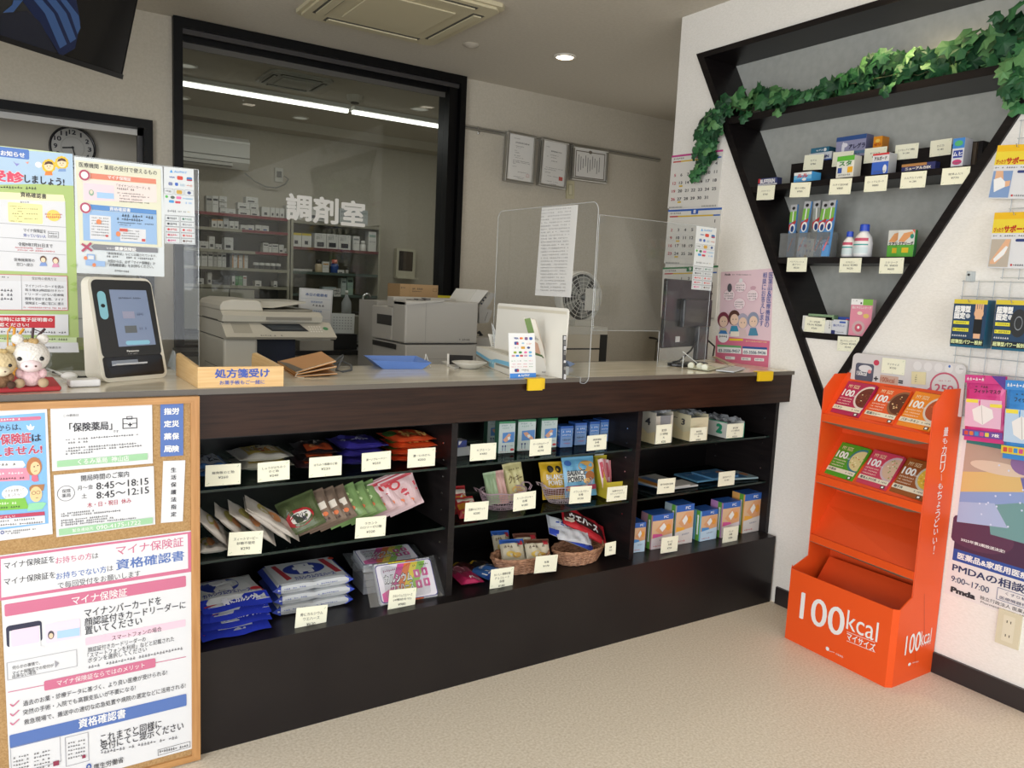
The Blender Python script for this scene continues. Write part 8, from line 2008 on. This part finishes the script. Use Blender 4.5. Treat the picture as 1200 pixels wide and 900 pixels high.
# == ivy garland
def ivy():
    rn=random.Random(8);t=thing('ivy_garland',(0.05,-0.1,2.091),'artificial green ivy garland trailing along the top niche shelf and over both ends','plant')
    lobes=[(0,-0.32),(0.30,-0.42),(0.52,-0.12),(0.36,0.06),(0.44,0.34),(0.16,0.30),(0,0.62),(-0.16,0.30),(-0.44,0.34),(-0.36,0.06),(-0.52,-0.12),(-0.30,-0.42)]
    ms=[M(c,0.5,spec=0.3) for c in ('#1f4a2c','#2b5a34','#183a24','#3a6e42','#265034','#568250')]
    b=B();cnt=[0]
    def leaf(p,s,out):
        d=V((-1*out+rn.uniform(-.5,.4),rn.uniform(-.8,.8),rn.uniform(-.35,.9))).normalized();a=rn.uniform(0,6.28)
        x=d.orthogonal().normalized();y=d.cross(x);x,y=x*cos(a)+y*sin(a),y*cos(a)-x*sin(a)
        c=p+d*0.006;vs=[c]+[p+(x*q[0]+y*q[1])*s-d*(0.16*s*(abs(q[0])*1.6+max(0,q[1])*0.7)) for q in lobes]
        b.add(vs,[(0,i+1,(i+1) % 12+1) for i in range(12)],rn.choice(ms));cnt[0]+=1
    stems=[]
    for s in range(3):
        pts=[]
        for k in range(26):
            f=k/25;y=0.50-1.32*f
            pts.append(V((0.04+0.05*s+rn.uniform(-.02,.02),y,2.105+rn.uniform(0,.05)+0.07*max(0,f-0.55))))
        stems.append(pts)
    for k in range(400):
        f=rn.random();y=0.52-1.32*f;hi=0.055+0.035*sin(f*14)+0.11*max(0,f-0.5)*2
        leaf(V((rn.uniform(-0.012,0.15),y,2.10+hi*rn.random()**0.7+0.012)),rn.uniform(0.045,0.078),1)
    def hang(y0,z1,n,wd,slope,x=-0.02):
        pts=[V((x+0.03 if k==0 else x-0.006*k/8,y0+slope*k/8+rn.uniform(-.01,.01),2.11-(2.11-z1)*k/8)) for k in range(9)]
        stems.append(pts)
        for _ in range(n):
            f=rn.random();q=pts[min(8,int(f*8.99))];leaf(q+V((rn.uniform(-.035,-.002),rn.uniform(-wd,wd)*(1-0.55*f),rn.uniform(-.03,.03))),rn.uniform(0.04,0.065),1.6)
    hang(0.555,1.86,60,0.05,0.02);hang(0.50,1.95,42,0.055,0.03);hang(-0.76,1.96,22,0.05,0.0);hang(-0.82,2.0,40,0.06,0.0)
    for y in (0.36,0.18,-0.3):leaf(V((-0.016,y,2.072)),0.05,2);leaf(V((-0.016,y-0.02,2.085)),0.045,2)
    b.obj('ivy_leaves',t,kind='stuff')
    for s in stems:
        b=B();b.tube(s,0.0022,M('#3f4a2c',0.7),5);b.obj('stem',t)
ivy()
# == orange display stand
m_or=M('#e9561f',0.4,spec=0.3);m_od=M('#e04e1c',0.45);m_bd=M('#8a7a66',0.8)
XL,XRr,YL,YR=-0.257,-0.272,-0.257,-0.706
TLx,TRx=-0.145,-0.184
def orange():
    t=thing('display_stand',(-0.13,-0.48,0),'orange cardboard display stand with sloping tiers against the right wall','display stand')
    th=0.004;bz=0.285
    F0,F1=V((XL,YL-0.012,0)),V((XRr,YR+0.014,0));u=F1-F0;w=u.length;u.normalize();n=u.cross(AZ)
    b=B();b.slab(F0,u,AZ,w,0.278,n,th,m_or);b.obj('front_panel',t)
    b=B();g=G(b,F0,u,AZ,w,0.278,crop=(900,600,3.9125))
    g.txt((150,435,350,505,128),'100',m_wt,2,0.012);g.txt((362,497,506,548,92),'kcal',m_wt,2,-0.0);g.txt((362,570,492,620,36),'マイサイズ',m_wt,2,0.02)
    g.line(362,548,492,598,2,m_wt);g.line(362,590,492,643,2,m_wt);b.obj('front_lettering',t)
    b=B();g=G(b,F0,u,AZ,w,0.278,crop=(900,600,3.9125));g.ell(273,627,8,9,m_wt);g.txt((310,652,345,662,9),'大塚食品',m_wt);g.greek((282,637,306,645,5),m_wt,5);b.obj('maker_mark',t)
    b=B();b.prism([F1+n*0,V((XRr+0.02,YR,0)),V((XRr+0.02,YR,bz*0.97)),F1+AZ*0.278],u*-0.001+V((0.004,0,0)),m_or);b.obj('corner_flap',t)
    b=B();b.prism([F0,V((XL+0.02,YL,0)),V((XL+0.02,YL,bz)),F0+AZ*0.278],V((0.004,0,0)),m_or);b.obj('corner_flap',t)
    for yy,tx,fx,s,nm in ((YL,TLx,XL+0.02,1,'left_side'),(YR,TRx,XRr+0.02,-1,'right_side')):
        pr_=[(fx,0),(fx,bz*0.97),(tx,bz+0.025),(tx,0.968),(tx+0.058,1.023),(-0.006,1.023),(-0.006,0)]
        b=B();b.prism([(x,yy,z) for x,z in pr_],(0,-0.0045*s,0),m_or)
        b.prism([(tx-0.0005,yy,bz+0.026),(tx-0.0005,yy-0.0045*s,bz+0.026),(tx-0.0005,yy-0.0045*s,0.967),(tx-0.0005,yy,0.967)],(0.001,0,0),M('#ec5a30',0.4));sd=b.obj(nm,t)
        if s==-1:
            b=B();O=V((tx,yy,0));g=G(b,O,AX,AZ,0.2,1.0,crop=(1060,430,2.4375));cs='量もカロリーもちょうどいい!'
            g.vtxt(119,172,82,535,13,cs,m_wt,2,0.01)
            b.obj('side_writing',t);b=B();g=G(b,O,AX,AZ,0.2,1.0,crop=(900,600,3.9125));g.txt((630,612,698,590,85),'100',m_wt,2,0.01);g.txt((700,580,748,562,62),'kcal',m_wt,2);g.txt((700,612,745,592,18),'マイサイズ',m_wt,2,0.02);g.ell(648,698,6,7,m_wt);g.greek((660,692,690,684,6),m_wt,7);g.line(716,375,716,560,2,M('#a83416'),1);g.line(680,560,672,712,1.5,M('#b83c1a'),1)
            b.obj('side_lettering',t)
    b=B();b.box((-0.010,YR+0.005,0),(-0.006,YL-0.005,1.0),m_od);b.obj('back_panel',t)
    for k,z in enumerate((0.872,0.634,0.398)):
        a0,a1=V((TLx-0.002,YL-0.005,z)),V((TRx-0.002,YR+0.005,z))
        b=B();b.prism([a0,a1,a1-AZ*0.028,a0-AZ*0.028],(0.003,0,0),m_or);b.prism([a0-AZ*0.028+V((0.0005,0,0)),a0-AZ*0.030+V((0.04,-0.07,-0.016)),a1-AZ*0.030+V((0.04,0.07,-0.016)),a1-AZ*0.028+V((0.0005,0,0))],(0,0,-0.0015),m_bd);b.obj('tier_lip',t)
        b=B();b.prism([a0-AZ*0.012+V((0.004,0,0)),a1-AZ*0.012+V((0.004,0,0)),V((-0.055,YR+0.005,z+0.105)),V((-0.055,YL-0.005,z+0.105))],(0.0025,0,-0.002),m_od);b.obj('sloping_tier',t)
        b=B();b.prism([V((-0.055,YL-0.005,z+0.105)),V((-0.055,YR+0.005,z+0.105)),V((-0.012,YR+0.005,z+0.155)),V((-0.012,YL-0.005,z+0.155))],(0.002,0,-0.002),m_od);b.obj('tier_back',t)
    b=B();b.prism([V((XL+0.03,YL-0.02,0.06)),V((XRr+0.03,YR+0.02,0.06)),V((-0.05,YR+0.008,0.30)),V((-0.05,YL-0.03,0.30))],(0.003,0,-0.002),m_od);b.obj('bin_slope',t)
    return t
orange()
def a_food(col,t_,bowl,fill,rim):
    def f(g):
        g.ell(0.92,0.42,0.40,0.36,M(rim),1,30);g.ell(0.92,0.42,0.34,0.30,M(bowl),2,30);rn=random.Random(len(t_)+len(col))
        for _ in range(26):a,r=rn.uniform(0,6.28),rn.random()**0.5;x,y=0.92+0.31*r*cos(a),0.42+0.27*r*sin(a);(g.ell(x,y,0.025,0.016,M(rn.choice(fill)),3,8) if x<0.99 else None)
        g.txt((0.12,0.15,0.50,0.15,0.10),'MY SIZE',M('#f0d8b0'),4,0.01);g.txt((0.06,0.36,0.44,0.36,0.19),'100',m_wt,4,0.03);g.txt((0.45,0.42,0.56,0.42,0.06),'kcal',m_wt,4)
        for k in range(3):g.greek((0.05,0.53+k*0.08,0.5,0.53+k*0.08,0.04),M('#f4e4d4'),10,4)
        g.R(0,0.76,0.99,0.88,M('#e6dcc6'),4);g.txt((0.06,0.82,0.06+0.09*len(t_),0.82,0.075),t_,m_ink,6,0.02);g.greek((0.68,0.82,0.95,0.82,0.05),m_ink,6,6);g.rr((0.82,0.945,0.95,0.945,0.08),M('#4a3a34'),5,0.15);g.rr((0.85,0.945,0.92,0.945,0.05),m_wt,6,0.2)
    return f
for i,(A,hx,col,t_,bowl,fill,rim,lb) in enumerate(((-0.283,0.86,'#b02452','ハヤシ','#6a2a1c',('#8a4a2c','#4a1c14','#e0d8b0'),'#dccfc8','crimson curry box at the left of the top tier'),(-0.424,0.86,'#df5620','欧風カレー','#5a2c18',('#3f1e12','#c88a5a','#e8d0a0'),'#8a5a3c','orange curry box in the middle of the top tier'),(-0.563,0.86,'#e8881a','バターチキン','#b0502a',('#d8683a','#8a3a1c','#f0c890'),'#d8ccc4','amber curry box at the right of the top tier'),
        (-0.283,0.622,'#4f9a26','中華丼','#d8c890',('#c86a3a','#8aa84a','#f0e8c0','#a8583a'),'#3a7a86','green rice bowl box at the left of the second tier'),(-0.424,0.622,'#c8405c','蟹あんかけ丼','#d0b098',('#e8dcc8','#7a9a4a','#d88a6a'),'#c8b0b8','rose red rice bowl box in the middle of the second tier'),(-0.563,0.622,'#94501e','親子丼','#e0b83a',('#f0dc8a','#c88a3a','#8aa84a'),'#c4c0b4','brown rice bowl box at the right of the second tier'))):
    xf=lerp(TLx,TRx,(A+0.257)/-0.449)+0.006;u=V((-0.02,-0.137,-0.001)).normalized();v=V((0.082,0,0.118));v=(v-u*v.dot(u)).normalized();n=u.cross(v)
    O=V((xf+0.012,A,hx+0.022)) ;b=B();b.slab(O,u,v,0.129,0.142,n,0.014,M(col,0.35));a_food(col,t_,bowl,fill,rim)(G(b,O,u,v,0.129,0.142));b.slab(O+v*0.1425-n*0.003+u*0.01,u,v,0.11,0.002,n,0.009,M('#2a2422'));b.obj('food_box',label=lb+' of the orange stand',cat='food box',group='ready meal boxes')
b=B();pts=[]
for cy,cz,a0 in ((-0.715,0.93,-90),(-0.695,1.087,0),(-0.31,1.087,90),(-0.29,0.93,180)):
    for k in range(5):a=radians(a0+22.5*k);r=0.02 if cz>1 else 0.003;pts.append(V((-0.0305,cy-r*cos(a),cz+r*sin(a))))
b.prism(pts,(0.002,0,0),M('#d3d0d0',0.4));KH=(1030,400,7.5);KG=(940,420,9);O=V((-0.0305,-0.29,0.93));g=G(b,O,V((0,-1,0)),AZ,0.42,0.17,crop=KG)
g.rr((562,130,752,165,190),M('#55586a'),1,0.15);g.ell(668,108,70,38,M('#d8d8dc'),2);g.txt((578,150,682,165,42),'150kcal',m_wt,4,0.02);g.ell(712,140,20,20,M('#d88a8a'),3);g.ell(785,46,30,30,M('#c8405a'),2)
g.rect((820,235,1012,260,130),M('#c9a898'),1);g.txt((828,215,975,240,50),'100kcal',M('#a8604a'),3,0.02);g.txt((760,212,800,214,42),'+',m_ink,3,0.04);g.txt((1020,246,1062,250,28),'=',m_ink,3,0.04)
g.crop=KH;g.ell(575,400,130,128,M('#c05a72'),1,40,ring=0.88);g.poly([(455,400),(395,440),(470,440)],M('#c05a72'),1);g.txt((490,420,655,420,75),'250',M('#c05a72'),3,0.02);g.greek((515,345,635,350,12),M('#c05a72'),9,3);g.ell(300,430,70,28,M('#7a6a6a'),1)
g.greek((700,240,755,246,14),m_ink,6,3);g.ell(622,220,10,12,M('#3f6ab8'),3)
for k in range(5):g.ell(340+k*92,215+k*8,38,40,M('#dedcdc'),1,20)
b.obj('header_card',label='white header card with kcal pictures standing behind the orange display stand',cat='header card')
price_card(KG,(845,-10,1088,15,835,150),('マイサイズ',),'price card on the header card of the orange display stand',X0=-0.034,price='¥150')
b,g,_=sh(KH,(290,265),(412,272),(282,375),(410,382),ax=0,val=-0.034,mat=M('#dcd2a8',0.5),thick=0.001)
for k in range(4):g.greek((318,298+k*18,336,298+k*18,12),m_ink,2)
b.obj('paper_note',label='small yellow paper note on the header card right of its price card',cat='note')
# == wire grid with hanging goods, poster, outlet
t=thing('wire_grid',(-0.02,-0.95,0.93),'white wire grid panel on the right wall that carries the hanging packs','wire grid');m_wr=M('#a9afb3',0.35)
b=B()
for k in range(12):y=-0.668-k*0.05;b.tube([(-0.02,y,0.93),(-0.02,y,1.39)],0.0014,m_wr,5)
for k in range(10):z=0.932+k*0.0505;b.tube([(-0.0225,-0.664,z),(-0.0225,-1.24,z)],0.0014,m_wr,5)
b.obj('lower_grid',t)
b=B()
for k in range(9):y=-0.79-k*0.05;b.tube([(-0.02,y,1.395),(-0.02,y,1.90)],0.0014,m_wr,5)
for k in range(10):z=1.40+k*0.0552;b.tube([(-0.0225,-0.786,z),(-0.0225,-1.2,z)],0.0014,m_wr,5)
b.obj('upper_grid',t)
b=B();b.box((-0.028,-0.695,1.385),(-0.0005,-0.678,1.42),m_acre);b.lathe([(0.004,0),(0.004,0.003)],(-0.028,-0.687,1.408),M('#1c1c1e'),12,axis=(-1,0,0));b.obj('mounting_clip',t)
def hangpack(c,tl,tr,bl,X0,dep,col,label,art,name,cat,grp,soft=False):
    b,g,(O,u,v,w,h)=sh(c,tl,tr,bl,ax=0,val=X0,mat=M(col,0.35),thick=dep)
    if soft:b=B();pillow(b,O,u,v,w,h,0.02,M(col,0.3),seed=7,ends='v',n=10,wob=0.001)
    g=G(b,O,u,v,w,h,base=0.0112 if soft else 0.0004);art(g)
    o=b.obj(name,label=label,cat=cat,group=grp)
    b=B();hx=O+u*w*0.5+v*h*0.95;b.tube([hx+AX*0.03,hx-AX*0.012,hx-AX*0.018+AZ*0.008],0.0014,m_chr,6);b.obj('peg_hook',o)
KS=(1100,320,4.09);KY=(1100,130,4.5);skin='#e0b08c'
def a_supp(kind):
    def f(g):
        g.R(0,0,1,0.09,M('#d8c43a'),1);g.R(0,0.09,1,0.90,M('#23405f'),1);g.txt((0.05,0.20,0.52,0.20,0.13),'超薄型',m_wt,4,0.05);g.txt((0.05,0.34,0.38,0.34,0.13),'固定',m_wt,4,0.05);g.ell(0.46,0.34,0.07,0.05,M('#c9ccd0'),3)
        g.R(0.04,0.45,0.52,0.52,M('#e0d83a'),3);g.R(0.04,0.60,0.52,0.67,M('#e0d83a'),3);g.greek((0.06,0.485,0.5,0.485,0.04),m_ink,8,5);g.greek((0.06,0.635,0.5,0.635,0.04),m_ink,8,5);g.R(0,0.82,1,0.95,M('#14222e'),3);g.txt((0.03,0.885,0.97,0.885,0.085),'超薄型パワー設計',M('#dce4a8'),5,0.03);g.greek((0.04,0.76,0.5,0.76,0.04),m_wt,7,4)
        if kind==0:
            g.ell(0.78,0.28,0.14,0.1,M(skin),3);[g.rr((0.66+k*0.065,0.16,0.71+k*0.065,0.16,0.16),M(skin),3,0.5) for k in range(4)];g.rect((0.68,0.42,0.88,0.42,0.2),M(skin),3);g.R(0.66,0.40,0.90,0.70,M('#17181a'),4);g.R(0.68,0.70,0.88,0.80,M(skin),3)
        else:g.ell(0.72,0.45,0.25,0.28,M('#2a2d30'),3);g.ell(0.72,0.45,0.12,0.14,M('#8a9096'),4,ring=0.85)
    return f
for i,(tl,tr,bl,lb) in enumerate((((75,125),(235,130),(55,350),'dark teal wrist supporter box hanging on the wire grid'),((275,128),(440,133),(255,365),'dark teal knee supporter box cut by the right edge of the picture'))):
    hangpack(KS,tl,tr,bl,-0.085,0.05,'#1f5f7c',lb,a_supp(i),'supporter_box','supporter box','teal supporter boxes')
def a_yel(kind):
    def f(g):
        g.R(0,0,1,0.27,M('#e8b81c'),1);g.R(0,0.12,1,0.37,M('#e6cf3a'),1);g.txt((0.28,0.30,0.98,0.29,0.12),'サポーター',M('#b8281c'),4,0.05);g.txt((0.04,0.31,0.26,0.31,0.08),'ぴったり',M('#b8281c'),4,0.03);g.greek((0.04,0.42,0.9,0.42,0.03),m_ink,16,3)
        g.R(0.02,0.48,0.48,0.98,M('#7f9cc8' if kind==0 else '#b9aea0'),2)
        if kind==0:g.poly([(0.08,0.48),(0.25,0.48),(0.3,0.68),(0.46,0.66),(0.46,0.76),(0.2,0.82),(0.08,0.7)],M(skin),3);g.poly([(0.06,0.64),(0.22,0.6),(0.34,0.68),(0.36,0.78),(0.12,0.88)],m_wt,4)
        else:g.poly([(0.36,0.48),(0.47,0.48),(0.4,0.72),(0.18,0.93),(0.05,0.93),(0.05,0.88)],M(skin),3);g.poly([(0.38,0.6),(0.43,0.62),(0.36,0.76),(0.16,0.9),(0.12,0.84)],m_wt,4)
        g.rr((0.58,0.50,0.85,0.50,0.05),M('#2f3f7a'),3,0.5);g.ell(0.56,0.94,0.025,0.02,M('#c0393f'),3);g.greek((0.6,0.94,0.85,0.94,0.04),m_ink,5,3)
    return f
for i,(tl,tr,bl,lb) in enumerate((((300,182),(530,172),(272,462),'upper yellow and white elbow supporter pack at the right edge of the picture'),((290,537),(520,530),(262,827),'lower yellow and white ankle supporter pack at the right edge of the picture'))):
    hangpack(KY,tl,tr,bl,-0.06,0.02,'#dcdde0',lb,a_yel(i),'supporter_pack','supporter pack','yellow supporter packs')
def a_mask(c1,c2):
    def f(g):
        g.R(0,0,1,0.12,M(c1),1);g.greek((0.05,0.06,0.5,0.06,0.05),m_wt,6,3);g.ell(0.16,0.19,0.06,0.035,M(c1),3,ring=0.7);g.greek((0.28,0.17,0.6,0.17,0.04),m_ink,5,3);g.txt((0.25,0.235,0.9,0.235,0.06),'フィットマスク',m_ink,4,0.03);g.txt((0.1,0.31,0.85,0.31,0.035),'3Dの鼻アップ!快適立体',M(c1),4,0.01)
        g.R(0.04,0.36,0.94,0.78,M(c2),1);g.poly([(0.22,0.52),(0.45,0.44),(0.72,0.5),(0.76,0.62),(0.5,0.74),(0.28,0.68)],M('#e8e6e4'),3);g.line(0.45,0.45,0.5,0.73,0.008,M('#b8b4b4'),4);g.rect((0.06,0.39,0.36,0.39,0.05),M('#e8d84a'),3);g.rect((0.66,0.44,0.95,0.44,0.05),M('#e8d84a'),3)
        g.R(0,0.83,1,0.93,M('#6a4a9a' if c1=='#cf3f86' else '#d8c43a'),2)
        for k in range(5):g.rr((0.05+k*0.13,0.88,0.15+k*0.13,0.88,0.06),M(('#c84a3a','#d87a3a','#3a8ac8','#c84a8a','#d8c84a')[k]),3,0.2)
        g.txt((0.74,0.88,0.92,0.88,0.05),'7枚',m_wt,4,0.03);g.poly([(0.66,0.0),(1,0.0),(1,0.2)],M('#5a3f94' if c1=='#cf3f86' else '#2a6ab8'),3)
    return f
hangpack(KS,(150,487),(345,497),(107,797),-0.05,0.004,'#cf3f86','pink pack of masks hanging right of the orange display stand',a_mask('#cf3f86','#dfb4cc'),'mask_pack','mask pack','mask packs',True)
hangpack(KS,(335,512),(535,525),(300,885),-0.052,0.004,'#3f8ad0','blue pack of masks cut by the right edge of the picture',a_mask('#3f8ad0','#b4cce4'),'mask_pack','mask pack','mask packs',True)
b=B();O=V((-0.001,-0.717,0.298));w,h=0.42,0.594;b.slab(O,V((0,-1,0)),AZ,w,h,V((-1,0,0)),0.0006,M('#e6e3e2',0.5));g=G(b,O,V((0,-1,0)),AZ,w,h)
g.R(0.03,0.0,1,0.09,M('#2f7f7c'),1);g.R(0.03,0.09,0.98,0.72,M('#6a6aa8'),1);g.poly([(0.03,0.09),(0.7,0.09),(0.6,0.2),(0.03,0.32)],M('#b8a090'),2);g.poly([(0.03,0.26),(0.45,0.2),(0.5,0.3),(0.03,0.4)],M('#d8b878'),3);g.poly([(0.03,0.38),(0.5,0.30),(0.98,0.4),(0.98,0.55),(0.03,0.56)],M('#8aa0d0'),3);g.ell(0.2,0.6,0.28,0.10,M('#5a3450'),4,30);g.poly([(0.03,0.58),(0.98,0.58),(0.98,0.72),(0.03,0.72)],M('#4a2c48'),3)
g.poly([(0.62,0.09),(0.98,0.09),(0.98,0.5),(0.7,0.4)],M('#3a2c5a'),3)
g.poly([(0.5,0.09),(0.6,0.09),(0.72,0.36),(0.98,0.5),(0.98,0.56),(0.6,0.4)],M('#4a3a50'),4);g.poly([(0.25,0.42),(0.5,0.36),(0.8,0.48),(0.9,0.58),(0.3,0.58)],M('#6f9a9c'),4);g.poly([(0.03,0.44),(0.3,0.40),(0.42,0.52),(0.03,0.56)],M('#a8b8dc'),4);g.ell(0.3,0.2,0.22,0.035,M('#d8c4b0'),4);g.ell(0.48,0.15,0.1,0.06,M('#8a6a9c'),5)
for k in range(26):rn=random.Random(k);g.ell(0.1+rn.random()*0.85,0.14+rn.random()*0.4,0.008,0.006,M('#d0d8f0'),5,6)
g.txt((0.08,0.655,0.42,0.655,0.018),'2025年第2期放送決定!',m_wt,5,0.02);g.R(0.03,0.72,0.98,0.79,M('#2f4f9c'),2);g.txt((0.07,0.755,0.92,0.755,0.038),'医薬品&家庭用医療機器のこと',m_wt,4,0.03)
g.txt((0.04,0.83,0.78,0.83,0.05),'PMDAの相談窓口',M('#2a3560'),3,0.02);g.txt((0.04,0.90,0.34,0.90,0.034),'9:00~17:00',M('#2a3560'),3,0.01);g.frame((0.4,0.9,0.97,0.9,0.07),M('#4a5a8a'),0.04,2);g.txt((0.45,0.885,0.75,0.885,0.018),'くすり相談窓口',M('#2a3560'),3);g.txt((0.42,0.917,0.75,0.917,0.018),'医療機器相談窓口',M('#2a3560'),3)
g.txt((0.05,0.965,0.24,0.965,0.03),'Pmda',m_ink,3,0.06);g.txt((0.28,0.955,0.95,0.955,0.022),'独立行政法人 医薬品医療機器総合機構',m_ink,3);g.txt((0.28,0.982,0.97,0.982,0.016),'Pharmaceuticals and Medical Devices Agency',m_ink,3)
b.obj('paper_poster',label='blue and violet sky poster with a white text foot below the hanging masks',cat='poster')
P0=X(1172,712,0);b=B();O=V((-0.008,P0.y,P0.z-0.118));b.slab(O,V((0,-1,0)),AZ,0.072,0.118,V((-1,0,0)),0.0078,M('#d6cfb4',0.4));g=G(b,O,V((0,-1,0)),AZ,0.072,0.118);g.rr((0.25,0.5,0.75,0.5,0.75),M('#dfd9c2',0.4),1,0.05)
for y in (0.3,0.7):
    for x in (0.42,0.58):g.rect((x-0.02,y,x+0.02,y,0.07),M('#4a463c'),3)
b.obj('wall_outlet',label='beige double wall outlet low on the right wall beside the poster',cat='outlet')
